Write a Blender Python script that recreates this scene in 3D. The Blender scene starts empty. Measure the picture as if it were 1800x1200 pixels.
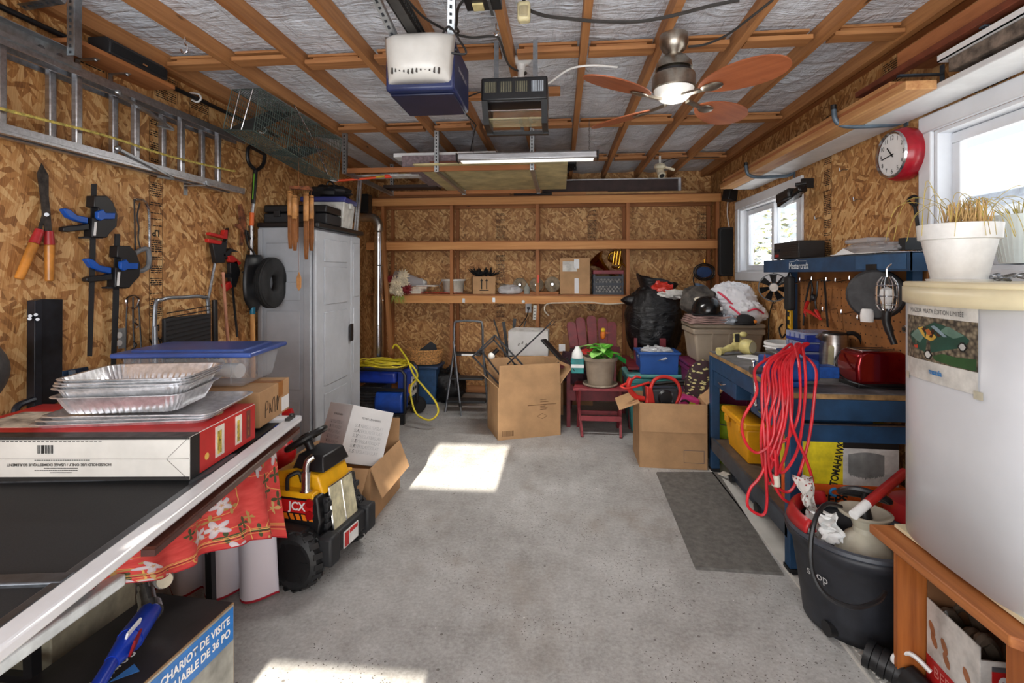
import bpy, math, random
from mathutils import Matrix, Vector, Euler, noise
random.seed(7)
SC = bpy.context.scene
COL = SC.collection
R = math.radians
PI = math.pi
# ---------------------------------------------------------------- camera
FPX, HZ, EYE = 880.0, 482.0, 1.5                 # focal length (px of the 1800 frame), horizon row, eye height
YAW = math.atan(85 / FPX)
cam = bpy.data.objects.new('camera', bpy.data.cameras.new('camera'))
COL.objects.link(cam)
cam.location = (0, 0, EYE)
cam.rotation_euler = (R(90), 0, YAW)
cam.data.sensor_width = 36
cam.data.lens = FPX / 1800 * 36
cam.data.shift_y = -(600 - HZ) / 1800
cam.data.clip_start = .05
SC.camera = cam
# ---------------------------------------------------------------- light
SC.view_settings.view_transform = 'Standard'
SC.view_settings.look = 'None'
SC.view_settings.gamma = 1
SC.view_settings.use_curve_mapping = False
SC.view_settings.exposure = 0.0
wd = bpy.data.worlds.new('sky'); SC.world = wd; wd.use_nodes = True
wd.node_tree.nodes['Background'].inputs[0].default_value = (.80, .89, 1.0, 1)
wd.node_tree.nodes['Background'].inputs[1].default_value = 1.3
def lamp(name, kind, loc, rot, energy, color=(1, 1, 1), **kw):
    d = bpy.data.lights.new(name, kind); d.energy = energy; d.color = color
    for k, v in kw.items(): setattr(d, k, v)
    o = bpy.data.objects.new(name, d); COL.objects.link(o); o.location = loc; o.rotation_euler = rot
    return o
# low winter sun from behind the camera, through the panes of the garage door
lamp('sun', 'SUN', (0, -6, 5), (R(90 - 19.8), 0, 0), 30.0, (1, .93, .80), angle=R(.5))
# photographer's flash bounced off the pale door end: broad soft light from behind the camera
lamp('bounced_flash', 'AREA', (-.25, -.85, 1.35), (R(112), 0, 0), 122, (.955, .98, 1.0), shape='RECTANGLE', size=3.4, size_y=1.9)
# ---------------------------------------------------------------- placing: a point of the place from where it is seen and the plane it lies in
_s, _c = math.sin(YAW), math.cos(YAW)
def ray(px, py):
    u = (px - 900) / FPX
    return (_c * u - _s, _s * u + _c, -(py - HZ) / FPX)
def PY(px, py, Y): d = ray(px, py); t = Y / d[1]; return Vector((d[0] * t, Y, EYE + d[2] * t))
def PX(px, py, X): d = ray(px, py); t = X / d[0]; return Vector((X, d[1] * t, EYE + d[2] * t))
def PZ(px, py, Z): d = ray(px, py); t = (Z - EYE) / d[2]; return Vector((d[0] * t, d[1] * t, Z))
# ---------------------------------------------------------------- materials
def lin(c):
    r = []
    for x in c[:3]:
        x = x / 255
        r.append(x / 12.92 if x <= .04045 else ((x + .055) / 1.055) ** 2.4)
    return (*r, 1)
class Mt:
    def __init__(s, name, rough=.6, metal=0):
        s.m = bpy.data.materials.new(name); s.m.use_nodes = True
        s.t = s.m.node_tree; s.b = s.t.nodes['Principled BSDF']
        s.b.inputs['Roughness'].default_value = rough; s.b.inputs['Metallic'].default_value = metal
    def n(s, typ, ins=None, **pr):
        x = s.t.nodes.new('ShaderNode' + typ)
        for k, v in pr.items(): setattr(x, k, v)
        for k, v in (ins or {}).items(): s.put(x.inputs[k], v)
        return x
    def put(s, sock, v):
        if isinstance(v, bpy.types.NodeSocket): s.t.links.new(v, sock)
        elif isinstance(v, bpy.types.Node): s.t.links.new(v.outputs[0], sock)
        else: sock.default_value = v
    def set(s, **k):
        for a, v in k.items(): s.put(s.b.inputs[a.replace('_', ' ')], v)
        return s
    def pos(s, sc=(1, 1, 1), rot=(0, 0, 0), src='Object'):
        if src == 'World': o = s.n('NewGeometry').outputs['Position']
        else: o = s.n('TexCoord').outputs[src]
        return s.n('Mapping', {'Vector': o, 'Scale': sc, 'Rotation': rot}).outputs[0]
    def noise(s, vec, scale=5, det=3, rough=.5, dist=0):
        return s.n('TexNoise', {'Vector': vec, 'Scale': scale, 'Detail': det, 'Roughness': rough, 'Distortion': dist}).outputs[0]
    def ramp(s, fac, stops, interp='LINEAR'):
        x = s.n('ValToRGB', {'Fac': fac}); r = x.color_ramp; r.interpolation = interp
        while len(r.elements) < len(stops): r.elements.new(.5)
        for e, (p, c) in zip(r.elements, stops): e.position = p; e.color = lin(c)
        return x.outputs[0]
    def mix(s, f, a, b, blend='MIX'):
        x = s.n('Mix', data_type='RGBA', blend_type=blend)
        s.put(x.inputs[0], f); s.put(x.inputs[6], lin(a) if isinstance(a, tuple) else a); s.put(x.inputs[7], lin(b) if isinstance(b, tuple) else b)
        return x.outputs[2]
    def math(s, op, a, b=0.0, c=0.0):
        x = s.n('Math', operation=op)
        for i, v in enumerate((a, b, c)): s.put(x.inputs[i], v)
        return x.outputs[0]
    def bump(s, h, k=.3, d=.01):
        s.put(s.b.inputs['Normal'], s.n('Bump', {'Height': h, 'Strength': k, 'Distance': d}).outputs[0]); return s
MC = {}
def mat(c, rough=.55, metal=0, var=.10, sc=12, bump=0, src='Object', **kw):
    """plain procedural material: base colour with a little uneven tone and fine relief"""
    key = (tuple(c), rough, metal, var, sc, bump, src, tuple(sorted(kw.items())))
    if key in MC: return MC[key]
    m = Mt('mat_%d_%d_%d' % tuple(c[:3]), rough, metal)
    v = m.noise(m.pos(src=src), sc, 4, .6)
    d = tuple(max(0, x * (1 - var * 1.6)) for x in c[:3]); l = tuple(min(255, x * (1 + var)) for x in c[:3])
    m.put(m.b.inputs['Base Color'], m.ramp(v, [(.3, d), (.7, l)]))
    if bump: m.bump(v, bump, .004)
    for k, x in kw.items(): m.put(m.b.inputs[k.replace('_', ' ')], x)
    MC[key] = m.m
    return m.m
def wood(c1, c2, axis=1, rough=.65, k=1.0):
    """sawn softwood with the grain along an axis of the object"""
    key = ('wood', c1, c2, axis, rough, k)
    if key in MC: return MC[key]
    m = Mt('wood', rough)
    sc = [38 * k, 38 * k, 38 * k]; sc[axis] = 1.8 * k
    p = m.pos(tuple(sc)); g = m.noise(p, 1, 4, .6, .6)
    sc2 = [9, 9, 9]; sc2[axis] = 1.2
    g2 = m.noise(m.pos(tuple(sc2), src='World'), 1, 2)
    col = m.ramp(m.math('ADD', m.math('MULTIPLY', g, .6), m.math('MULTIPLY', g2, .4)), [(.32, c1), (.66, c2)])
    kn = m.n('TexVoronoi', {'Vector': m.pos(tuple(2.2 if i == axis else 9 for i in range(3)), src='World'), 'Scale': 1.0}).outputs['Distance']
    col = m.mix(m.ramp(kn, [(.03, (255, 255, 255)), (.09, (0, 0, 0))]), col, tuple(x * .45 for x in c1))
    m.set(Base_Color=col).bump(g, .25, .003)
    MC[key] = m.m
    return m.m
def metalm(c, rough=.35, sc=(30, 30, 30), **kw):
    key = ('metal', c, rough, sc)
    if key in MC: return MC[key]
    m = Mt('metal', rough, 1.0)
    v = m.noise(m.pos(sc), 1, 4, .7)
    m.set(Base_Color=m.ramp(v, [(.3, tuple(x * .82 for x in c)), (.7, c)]), Roughness=m.math('MULTIPLY_ADD', v, .25, rough - .1))
    MC[key] = m.m
    return m.m
def plastic(c, rough=.38, **kw): return mat(c, rough, 0, .05, 9, **kw)
def glassy(c=(235, 240, 245), alpha=.25, rough=.08):
    key = ('glassy', c, alpha, rough)
    if key in MC: return MC[key]
    m = Mt('clear', rough); m.set(Base_Color=lin(c), Alpha=alpha)
    MC[key] = m.m
    return m.m
def osb(u):
    m = Mt('oriented_strand_board', .62)
    p = m.n('SeparateXYZ', {0: m.pos(src='World')})
    uv = m.n('CombineXYZ', {0: p.outputs[u], 1: p.outputs[2]}).outputs[0]
    wob = m.n('TexNoise', {'Vector': uv, 'Scale': 3.0, 'Detail': 2})
    uvw = m.n('VectorMath', {0: uv, 1: m.n('VectorMath', {0: wob.outputs['Color'], 3: .05}, operation='SCALE').outputs[0]}, operation='ADD').outputs[0]
    col = None
    for i, (a, sx, sy, th) in enumerate(((82, 9, 42, 0), (108, 11, 50, .38), (64, 10, 40, .42), (15, 13, 54, .74), (138, 14, 54, .64))):
        mp = m.n('Mapping', {'Vector': uvw, 'Rotation': (0, 0, R(a)), 'Scale': (1 / sx, 1 / sy, 1), 'Location': (i * .37, i * .13, 0)}, vector_type='TEXTURE')
        v = m.n('TexVoronoi', {'Vector': mp.outputs[0], 'Scale': 1.0, 'Randomness': 1.0}, voronoi_dimensions='2D')
        s = m.n('SeparateColor', {0: v.outputs['Color']})
        if col is None: col = s.outputs[0]; gr = mp.outputs[0]
        else:
            k = m.math('GREATER_THAN', s.outputs[1], th)
            col = m.n('Mix', {0: k, 2: col, 3: s.outputs[0]}).outputs[0]
    gr = m.n('TexNoise', {'Vector': m.n('Mapping', {'Vector': gr, 'Scale': (.7, 4, 1)}).outputs[0], 'Scale': 1.0, 'Detail': 2}, noise_dimensions='2D').outputs[0]
    tone = m.math('ADD', m.math('MULTIPLY', col, .62), m.math('MULTIPLY', gr, .5))
    col = m.ramp(tone, [(.16, (98, 58, 28)), (.35, (150, 98, 50)), (.59, (188, 135, 78)), (.95, (234, 196, 138))])
    big = m.noise(uv, 1.3, 3)
    col = m.mix(.2, col, m.ramp(big, [(.3, (168, 114, 60)), (.7, (214, 172, 118))]))
    m.set(Base_Color=col).bump(gr, .25, .003)
    return m.m
OSB_SIDE, OSB_BACK = osb(1), osb(0)
FIR = ((142, 90, 50), (190, 134, 82))
DARKFIR = ((132, 78, 40), (176, 114, 64))
WOODX, WOODY, WOODZ = (wood(*FIR, a) for a in range(3))
DWOODX, DWOODY, DWOODZ = (wood(*DARKFIR, a) for a in range(3))
def card_m(c=(190, 150, 108)):
    key = ('card', c)
    if key in MC: return MC[key]
    m = Mt('cardboard', .8)
    v = m.noise(m.pos(), 5, 4, .6); f = m.noise(m.pos((1, 1, 1)), 160, 2)
    m.set(Base_Color=m.mix(m.math('MULTIPLY', f, .2), m.ramp(v, [(.3, tuple(x * .9 for x in c)), (.7, tuple(min(255, x * 1.05) for x in c))]), (120, 84, 50)))
    MC[key] = m.m
    return m.m
CARD = card_m()
GALV = metalm((196, 202, 206), .38)
ALU = metalm((206, 208, 212), .36, (6, 60, 60))
CHROME = metalm((225, 225, 228), .14)
STEEL = metalm((150, 152, 156), .34)
BLACK = plastic((22, 22, 24), .42)
DBLACK = plastic((30, 31, 34), .6)
RUBBER = mat((26, 26, 27), .75, 0, .15, 30, .2)
WHITE = plastic((232, 232, 230), .42)
WHITEP = mat((236, 237, 238), .45, 0, .03, 4)
INK = mat((26, 24, 22), .8)
# ---------------------------------------------------------------- mesh building
class B:
    """collects shapes; done() links them as ONE mesh object"""
    def __init__(s, w=None): s.v, s.f, s.k, s.i, s.X = [], [], [], 0, (RM[w.name].inverted() if w else None); s.uv = None
    def put(s, vs, fs):
        o = len(s.v)
        if s.X: vs = [s.X @ Vector(v) for v in vs]
        s.v += [tuple(v) for v in vs]
        for f in fs: s.f.append(tuple(o + i for i in f)); s.k.append(s.i)
        return s
    def m(s, i): s.i = i; return s
    def box(s, c, d, rot=None, taper=1.0):
        x, y, z = d[0] / 2, d[1] / 2, d[2] / 2; t = taper
        vs = [Vector(p) for p in ((-x * t, -y * t, -z), (x * t, -y * t, -z), (x * t, y * t, -z), (-x * t, y * t, -z), (-x, -y, z), (x, -y, z), (x, y, z), (-x, y, z))]
        if rot is not None:
            q = rot if isinstance(rot, Matrix) else Euler(rot).to_matrix()
            vs = [q @ v for v in vs]
        c = Vector(c)
        return s.put([v + c for v in vs], [(0, 3, 2, 1), (4, 5, 6, 7), (0, 1, 5, 4), (1, 2, 6, 5), (2, 3, 7, 6), (3, 0, 4, 7)])
    def mm(s, a, b): return s.box([(p + q) / 2 for p, q in zip(a, b)], [abs(q - p) for p, q in zip(a, b)])
    def bar(s, p, q, w, h, up=(0, 0, 1)):
        p, q = Vector(p), Vector(q); d = q - p; z = d.normalized(); u = Vector(up)
        if abs(z.dot(u)) > .98: u = Vector((0, 1, 0))
        x = u.cross(z).normalized(); y = z.cross(x)
        return s.box((p + q) / 2, (w, h, d.length), Matrix((x, y, z)).transposed())
    def ring(s, pts):
        pass
    def cyl(s, p, q, r, r2=None, n=12, cap=True):
        p, q = Vector(p), Vector(q); r2 = r if r2 is None else r2
        z = (q - p).normalized(); u = Vector((0, 0, 1)) if abs(z.z) < .9 else Vector((1, 0, 0))
        x = u.cross(z).normalized(); y = z.cross(x); vs = []
        for c, rr in ((p, r), (q, r2)):
            for i in range(n): a = 2 * PI * i / n; vs.append(c + x * math.cos(a) * rr + y * math.sin(a) * rr)
        fs = [(i, (i + 1) % n, n + (i + 1) % n, n + i) for i in range(n)]
        if cap: fs += [tuple(range(n - 1, -1, -1)), tuple(range(n, 2 * n))]
        return s.put(vs, fs)
    def tube(s, pts, r, n=6, closed=False, sub=6, smooth=True, cap=True):
        P = [Vector(p) for p in pts]
        if smooth and len(P) > 2:
            Q = []; L = len(P); rng = range(L if closed else L - 1)
            for i in rng:
                g = (lambda j: P[j % L]) if closed else (lambda j: P[max(0, min(L - 1, j))])
                a, b, c, d = g(i - 1), g(i), g(i + 1), g(i + 2)
                for k in range(sub):
                    t = k / sub
                    Q.append(.5 * (2 * b + (c - a) * t + (2 * a - 5 * b + 4 * c - d) * t * t + (3 * b - a - 3 * c + d) * t ** 3))
            if not closed: Q.append(P[-1])
            P = Q
        L = len(P); vs = []; prev = None
        for i in range(L):
            a = P[(i - 1) % L] if closed or i else P[0]; b = P[(i + 1) % L] if closed or i < L - 1 else P[-1]
            t = (b - a)
            t = t.normalized() if t.length > 1e-9 else Vector((0, 0, 1))
            if prev is None: u = Vector((0, 0, 1)) if abs(t.z) < .9 else Vector((1, 0, 0)); x = u.cross(t).normalized()
            else:
                x = prev - t * prev.dot(t)
                x = x.normalized() if x.length > 1e-6 else prev
            prev = x; y = t.cross(x); rr = r[min(i * len(r) // L, len(r) - 1)] if isinstance(r, (list, tuple)) else r
            for k in range(n): an = 2 * PI * k / n; vs.append(P[i] + x * math.cos(an) * rr + y * math.sin(an) * rr)
        fs = []
        for i in range(L if closed else L - 1):
            j = (i + 1) % L
            for k in range(n): fs.append((i * n + k, i * n + (k + 1) % n, j * n + (k + 1) % n, j * n + k))
        if not closed and cap: fs += [tuple(range(n - 1, -1, -1)), tuple((L - 1) * n + k for k in range(n))]
        return s.put(vs, fs)
    def lathe(s, prof, c=(0, 0, 0), n=24, axis=(0, 0, 1), sx=1, sy=1):
        z = Vector(axis).normalized(); u = Vector((1, 0, 0)) if abs(z.x) < .9 else Vector((0, 1, 0))
        y = z.cross(u).normalized(); x = y.cross(z); c = Vector(c); vs = []; fs = []; rows = []
        for r, h in prof:
            if r < 1e-6: rows.append([len(vs)]); vs.append(c + z * h)
            else:
                rows.append(list(range(len(vs), len(vs) + n)))
                for i in range(n): a = 2 * PI * i / n; vs.append(c + z * h + x * math.cos(a) * r * sx + y * math.sin(a) * r * sy)
        for a, b in zip(rows, rows[1:]):
            for i in range(n):
                j = (i + 1) % n
                if len(a) == 1 and len(b) > 1: fs.append((a[0], b[j], b[i]))
                elif len(b) == 1 and len(a) > 1: fs.append((a[i], a[j], b[0]))
                elif len(a) > 1: fs.append((a[i], a[j], b[j], b[i]))
        return s.put(vs, fs)
    def ball(s, c, r, n=14, m=9):
        r = r if isinstance(r, (tuple, list)) else (r, r, r); c = Vector(c); vs = [c + Vector((0, 0, r[2]))]; fs = []
        for i in range(1, m):
            t = PI * i / m
            for j in range(n): a = 2 * PI * j / n; vs.append(c + Vector((r[0] * math.sin(t) * math.cos(a), r[1] * math.sin(t) * math.sin(a), r[2] * math.cos(t))))
        vs.append(c - Vector((0, 0, r[2])))
        for j in range(n): fs.append((0, 1 + j, 1 + (j + 1) % n))
        for i in range(m - 2):
            for j in range(n): a = 1 + i * n; b = a + n; fs.append((a + j, b + j, b + (j + 1) % n, a + (j + 1) % n))
        e = len(vs) - 1; a = 1 + (m - 2) * n
        for j in range(n): fs.append((e, a + (j + 1) % n, a + j))
        return s.put(vs, fs)
    def prism(s, poly, d, o=(0, 0, 0), x=(1, 0, 0), y=(0, 0, 1)):
        """polygon in the plane (x, y) through o, thickened by d along y cross x"""
        x, y, o = Vector(x), Vector(y), Vector(o); z = y.cross(x).normalized(); n = len(poly)
        a = sum(poly[i][0] * poly[(i + 1) % n][1] - poly[(i + 1) % n][0] * poly[i][1] for i in range(n))
        if a < 0: poly = poly[::-1]
        vs = [o + x * p[0] + y * p[1] + z * k for k in (0, d) for p in poly]
        fs = [tuple(range(n)) if d > 0 else tuple(range(n - 1, -1, -1)), tuple(range(2 * n - 1, n - 1, -1)) if d > 0 else tuple(range(n, 2 * n))]
        for i in range(n):
            j = (i + 1) % n
            fs.append((j, i, n + i, n + j) if d > 0 else (i, j, n + j, n + i))
        return s.put(vs, fs)
    def grid(s, fn, nu, nv, cu=False, uv=False):
        vs = [fn(i / nu, j / nv) for j in range(nv + 1) for i in range(nu if cu else nu + 1)]; w = nu if cu else nu + 1
        if uv: s.uv = (nu, nv)
        return s.put(vs, [(j * w + i, j * w + (i + 1) % w, (j + 1) * w + (i + 1) % w, (j + 1) * w + i) for j in range(nv) for i in range(nu)])
    def done(s, name, m, parent=None, bev=0, solid=0, ang=40, seg=2, sub=0, loc=None, smooth=True):
        me = bpy.data.meshes.new(name)
        if parent is None and loc is None:
            xs = [[v[k] for v in s.v] for k in range(3)]
            loc = ((min(xs[0]) + max(xs[0])) / 2, (min(xs[1]) + max(xs[1])) / 2, min(xs[2]))
        vs = [(v[0] - loc[0], v[1] - loc[1], v[2] - loc[2]) for v in s.v] if loc is not None else s.v
        me.from_pydata(vs, [], s.f)
        ms = m if isinstance(m, (list, tuple)) else [m]
        for x in ms: me.materials.append(x)
        if len(ms) > 1: me.polygons.foreach_set('material_index', s.k)
        if s.uv:
            nu, nv = s.uv; ul = me.uv_layers.new(name='UVMap')
            for lp in me.loops: ul.data[lp.index].uv = ((lp.vertex_index % (nu + 1)) / nu, (lp.vertex_index // (nu + 1)) / nv)
        if smooth:
            me.polygons.foreach_set('use_smooth', [True] * len(me.polygons)); me.set_sharp_from_angle(angle=R(ang))
        o = bpy.data.objects.new(name, me); COL.objects.link(o)
        if parent: o.parent = parent
        if loc is not None: o.location = loc
        if solid: md = o.modifiers.new('solid', 'SOLIDIFY'); md.thickness = solid; md.offset = 0
        if bev: md = o.modifiers.new('bevel', 'BEVEL'); md.width = bev; md.segments = seg; md.limit_method = 'ANGLE'; md.angle_limit = R(40); md.harden_normals = False
        if sub: md = o.modifiers.new('sub', 'SUBSURF'); md.levels = sub; md.render_levels = sub
        RM[o.name] = (RM[parent.name] if parent else Matrix.Identity(4)) @ Matrix.Translation(loc or (0, 0, 0))
        return o
RM = {}
def tag(o, label, cat, group=None, kind=None):
    o['label'] = label
    if cat: o['category'] = cat
    if group: o['group'] = group
    o['kind'] = kind or 'thing'
    return o
def thing(name, label, cat, loc=(0, 0, 0), rz=0, group=None, rot=None):
    o = bpy.data.objects.new(name, None); COL.objects.link(o); o.empty_display_size = .1
    o.location = loc; o.rotation_euler = rot or (0, 0, rz)
    RM[o.name] = Matrix.Translation(Vector(loc)) @ Euler(rot or (0, 0, rz)).to_matrix().to_4x4()
    return tag(o, label, cat, group)
def struct(o, label=None):
    o['kind'] = 'structure'
    if label: o['label'] = label
    return o
def copy(o, parent=None, loc=None, rz=None, label=None):
    c = o.copy(); COL.objects.link(c); c.parent = parent
    for ch in list(o.children): copy(ch, c)
    if loc is not None: c.location = loc
    if rz is not None: c.rotation_euler.z = rz
    if label: c['label'] = label
    RM[c.name] = Matrix.Translation(c.location) @ c.rotation_euler.to_matrix().to_4x4()
    return c
TXT = {}
def txt(s, size, m, parent, o, x, y, name='lettering', off=.0008, align='CENTER', bold=0.0, sx=1.0, world=True):
    """flat print: the baseline middle at o, written along x, upright along y"""
    cu = bpy.data.curves.new('t', 'FONT'); cu.body = s; cu.size = size; cu.align_x = align; cu.align_y = 'CENTER'; cu.offset = bold; cu.resolution_u = 3
    t = bpy.data.objects.new('t', cu); COL.objects.link(t)
    me = bpy.data.meshes.new_from_object(t.evaluated_get(bpy.context.evaluated_depsgraph_get()))
    bpy.data.objects.remove(t); bpy.data.curves.remove(cu)
    x, y = Vector(x).normalized(), Vector(y).normalized(); z = x.cross(y).normalized()
    M = Matrix(((x[0] * sx, y[0], z[0], o[0]), (x[1] * sx, y[1], z[1], o[1]), (x[2] * sx, y[2], z[2], o[2]), (0, 0, 0, 1))) @ Matrix.Translation((0, 0, off))
    if world and parent: M = RM[parent.name].inverted() @ M
    me.transform(M); me.materials.clear(); me.materials.append(m)
    ob = bpy.data.objects.new(name, me); COL.objects.link(ob); ob.parent = parent
    return ob
def rrect(w, h, r, n=4, cx=0, cy=0):
    p = []
    for sx, sy, a0 in ((1, 1, 0), (-1, 1, 90), (-1, -1, 180), (1, -1, 270)):
        for i in range(n + 1):
            a = R(a0 + 90 * i / n); p.append((cx + sx * (w / 2 - r) + r * math.cos(a), cy + sy * (h / 2 - r) + r * math.sin(a)))
    return p
def blob(b, c, r, amp=.15, fr=4.0, n=28, m=18, seed=0, zmin=None, fold=0):
    """lumpy closed body (bags, cloth heaps)"""
    c = Vector(c); sd = Vector((seed * 3.1, seed * 1.7, seed * .9))
    def f(u, v):
        t = PI * v; a = 2 * PI * u
        d = Vector((math.sin(t) * math.cos(a), math.sin(t) * math.sin(a), math.cos(t)))
        k = 1 + amp * noise.noise(d * fr * .5 + sd) + amp * .6 * (1 - 2 * abs(noise.noise(d * fr + sd * 2))) + fold * noise.noise(Vector((d.x * 9, d.y * 9, d.z * 2.5)) + sd)
        p = c + Vector((d.x * r[0] * k, d.y * r[1] * k, d.z * r[2] * k))
        if zmin is not None and p.z < zmin: p.z = zmin + .002 * d.z
        return p
    return b.grid(f, n, m, cu=True)
# ================================================================ the setting
XL, XR, YB, YF, ZC = -2.36, 1.82, 6.30, -1.20, 2.77
def concrete():
    m = Mt('concrete', .7)
    p = m.pos(src='World')
    a = m.noise(p, 1.1, 5, .6); f = m.noise(p, 60, 3, .7); g = m.noise(p, 9, 4, .65)
    col = m.ramp(m.math('ADD', m.math('MULTIPLY', a, .5), m.math('ADD', m.math('MULTIPLY', g, .22), m.math('MULTIPLY', f, .30))),
                 [(.36, (128, 125, 121)), (.5, (164, 162, 159)), (.64, (192, 191, 189))])
    st = m.noise(m.n('Mapping', {'Vector': p, 'Location': (2.3, .7, 0), 'Scale': (1.3, .9, 1)}).outputs[0], 1.6, 3, .6)
    col = m.mix(m.ramp(st, [(.56, (0, 0, 0)), (.75, (190, 190, 190))]), col, (132, 118, 102))
    v = m.n('TexVoronoi', {'Vector': p, 'Scale': 65.0}).outputs['Distance']
    k = m.math('MULTIPLY', m.math('LESS_THAN', v, .17), m.math('GREATER_THAN', m.noise(p, 2.2, 2), .52))
    col = m.mix(k, col, (84, 78, 72))
    v2 = m.n('TexVoronoi', {'Vector': p, 'Scale': 11.0}).outputs['Distance']
    col = m.mix(m.math('MULTIPLY', m.math('LESS_THAN', v2, .07), .7), col, (80, 74, 68))
    v3 = m.n('TexVoronoi', {'Vector': m.n('Mapping', {'Vector': p, 'Location': (.3, .4, 0)}).outputs[0], 'Scale': 6.0}).outputs['Distance']
    col = m.mix(m.math('LESS_THAN', v3, .022), col, (226, 224, 220))
    m.set(Base_Color=col, Roughness=m.math('MULTIPLY_ADD', g, .3, .5)).bump(f, .22, .002)
    return m.m
CONC = concrete()
struct(B().box(((XL + XR) / 2, (YB + YF) / 2, -.05), (XR - XL + .3, YB - YF + .3, .1)).done('floor', CONC, loc=(0, 0, 0)), 'grey speckled concrete garage floor')
# strip of ribbed pale edging beside the bench
t = B()
t.mm((1.135, 1.2, 0), (1.145, 4.2, .012))
for i in range(60): y = 1.3 + i * .022; t.box((1.30, y, .005), (.30, .010, .010), (0, 0, .5))
t.mm((1.145, 1.2, 0), (1.60, 4.2, .005))
struct(t.done('trim_1', mat((206, 203, 196), .7, 0, .04, 6)), 'pale ribbed floor edging under the workbench')
# walls: backing plus sheathing panels, each panel a piece
WIN = [(1.36, 2.63, 1.52, 2.20), (4.03, 5.30, 1.52, 2.16)]      # openings in the wall_right: y0 y1 z0 z1
def rects(u0, u1, v0, v1, holes):
    us = sorted({u0, u1, *[h[i] for h in holes for i in (0, 1) if u0 < h[i] < u1]}); vs = sorted({v0, v1, *[h[i] for h in holes for i in (2, 3) if v0 < h[i] < v1]})
    for a, b in zip(us, us[1:]):
        for c, d in zip(vs, vs[1:]):
            if not any(h[0] < (a + b) / 2 < h[1] and h[2] < (c + d) / 2 < h[3] for h in holes): yield a, b, c, d
def wall(name, label, plane, at, out, u0, u1, m, holes=(), first=0, panels=True, thick=.14):
    """plane 'x' or 'y'; at = inner face; out = +1/-1 direction away from the room"""
    b = B(); a0, a1 = sorted((at + out * .011, at + out * thick))
    for a, bb, c, d in rects(u0, u1, 0, ZC + .1, holes):
        b.mm((a0, a, c), (a1, bb, d)) if plane == 'x' else b.mm((a, a0, c), (bb, a1, d))
    w = struct(b.done(name, DWOODZ, loc=(0, 0, 0)), label)
    if not panels: return w
    u = first
    while u < u1:
        for c, d in ((.02, 2.42), (2.424, ZC + .05)):
            p0, p1 = max(u, u0), min(u + 1.217, u1)
            if p1 - p0 < .02: continue
            b = B(); q0, q1 = sorted((at, at + out * .010))
            for a, bb, e, f in rects(p0, p1, c, d, holes):
                b.mm((q0, a, e), (q1, bb, f)) if plane == 'x' else b.mm((a, q0, e), (bb, q1, f))
            b.done('sheathing_panel', m, w, smooth=False)
        u += 1.22
    return w
WL = wall('wall_left', 'strand board wall hung with ladder and hand tools', 'x', XL, -1, YF, YB, OSB_SIDE, first=-1.78)
WR = wall('wall_right', 'strand board wall with two white windows', 'x', XR, 1, YF, YB, OSB_SIDE, WIN, first=-1.0)
WB = wall('wall_back', 'strand board wall behind the open shelving', 'y', YB, 1, XL, XR, OSB_BACK, first=-2.42)
# door end behind the camera: sectional door with two clear panes
b = B(); TE = .36
DH = [(-1.07, -.45, (3.45 - YF) * TE, (4.40 - YF) * TE), (-1.12, -.50, .62, (1.88 - YF) * TE)]
for a, bb, c, d in rects(XL, XR, 0, ZC + .1, DH): b.mm((a, YF - .05, c), (bb, YF, d))
struct(b.done('wall_front', WHITEP, loc=(0, 0, 0)), 'pale garage door end wall')
# printed grade stamps of the sheathing (flat print)
def stamp(parent, o, x, y, h, w=.085, big='LP', sd=0, seq=None):
    rnd = random.Random(sd); b = B(w=parent); x, y = Vector(x), Vector(y); z = x.cross(y); o = Vector(o)
    v = 0
    while v < h:
        k = rnd.random()
        if k < .035 and v + .06 < h:
            txt(big if rnd.random() < .7 else 'APA', .052, INK, parent, o + y * (v + .03), x, y, 'printed_stamp', .0012, bold=.002); v += .075
        elif k < .14: v += .02 + rnd.random() * .02
        else:
            u = -w / 2
            while u < w / 2 - .006:
                l = min(.006 + rnd.random() * .024, w / 2 - u); hh = .0045 + rnd.random() * .003
                c = o + x * (u + l / 2) + y * v + z * .0012
                dx, dy = x * l / 2, y * hh / 2
                b.put([c - dx - dy, c + dx - dy, c + dx + dy, c - dx + dy], [(0, 1, 2, 3)]); u += l + .004
            v += .0125
    for sgn in (-1, 1):
        c = o + x * sgn * (w / 2 + .006) + y * h / 2 + z * .0012; dx, dy = x * .0012, y * h / 2
        b.put([c - dx - dy, c + dx - dy, c + dx + dy, c - dx + dy], [(0, 1, 2, 3)])
    b.done('printed_stamp', INK, parent, smooth=False)
LW = dict(x=(0, -1, 0), y=(0, 0, -1))              # stamps of the ladder wall are upside down
for i, (px, zt, h) in enumerate(((274, 2.40, 1.55), (440, 1.95, .75), (100, 2.42, .0))):
    if h: stamp(WL, (XL, PX(px, 300, XL).y, zt), (0, -1, 0), (0, 0, -1), h, sd=i)
for i, (px, z0, h) in enumerate(((292, 2.55, .14), (350, 2.52, .14), (160, 2.5, .1))): stamp(WL, (XL, PX(px, 200, XL).y, z0), (0, 1, 0), (0, 0, 1), h, .16, sd=20 + i)
for i, (px, z0, h) in enumerate(((1455, 1.62, .75), (1318, 1.15, .35), (1360, 1.2, .28), (1310, 2.3, .3), (1742, 2.3, .11), (1570, 2.55, .16), (1460, 2.5, .1), (1735, 2.5, .18))):
    stamp(WR, (XR, PX(px, 300, XR).y, z0), (0, -1, 0), (0, 0, 1), h, .085 if h > .2 else .17, sd=40 + i)
for i, (px, z0, h) in enumerate(((880, 1.1, .65), (880, 1.95, .33), (1041, 1.93, .36), (880, .95, .1), (1235, 1.9, .35), (1040, 1.05, .12), (690, 1.4, .25))): stamp(WB, (PY(px, 300, YB).x, YB, z0), (1, 0, 0), (0, 0, 1), h, .10, sd=60 + i)
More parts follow.
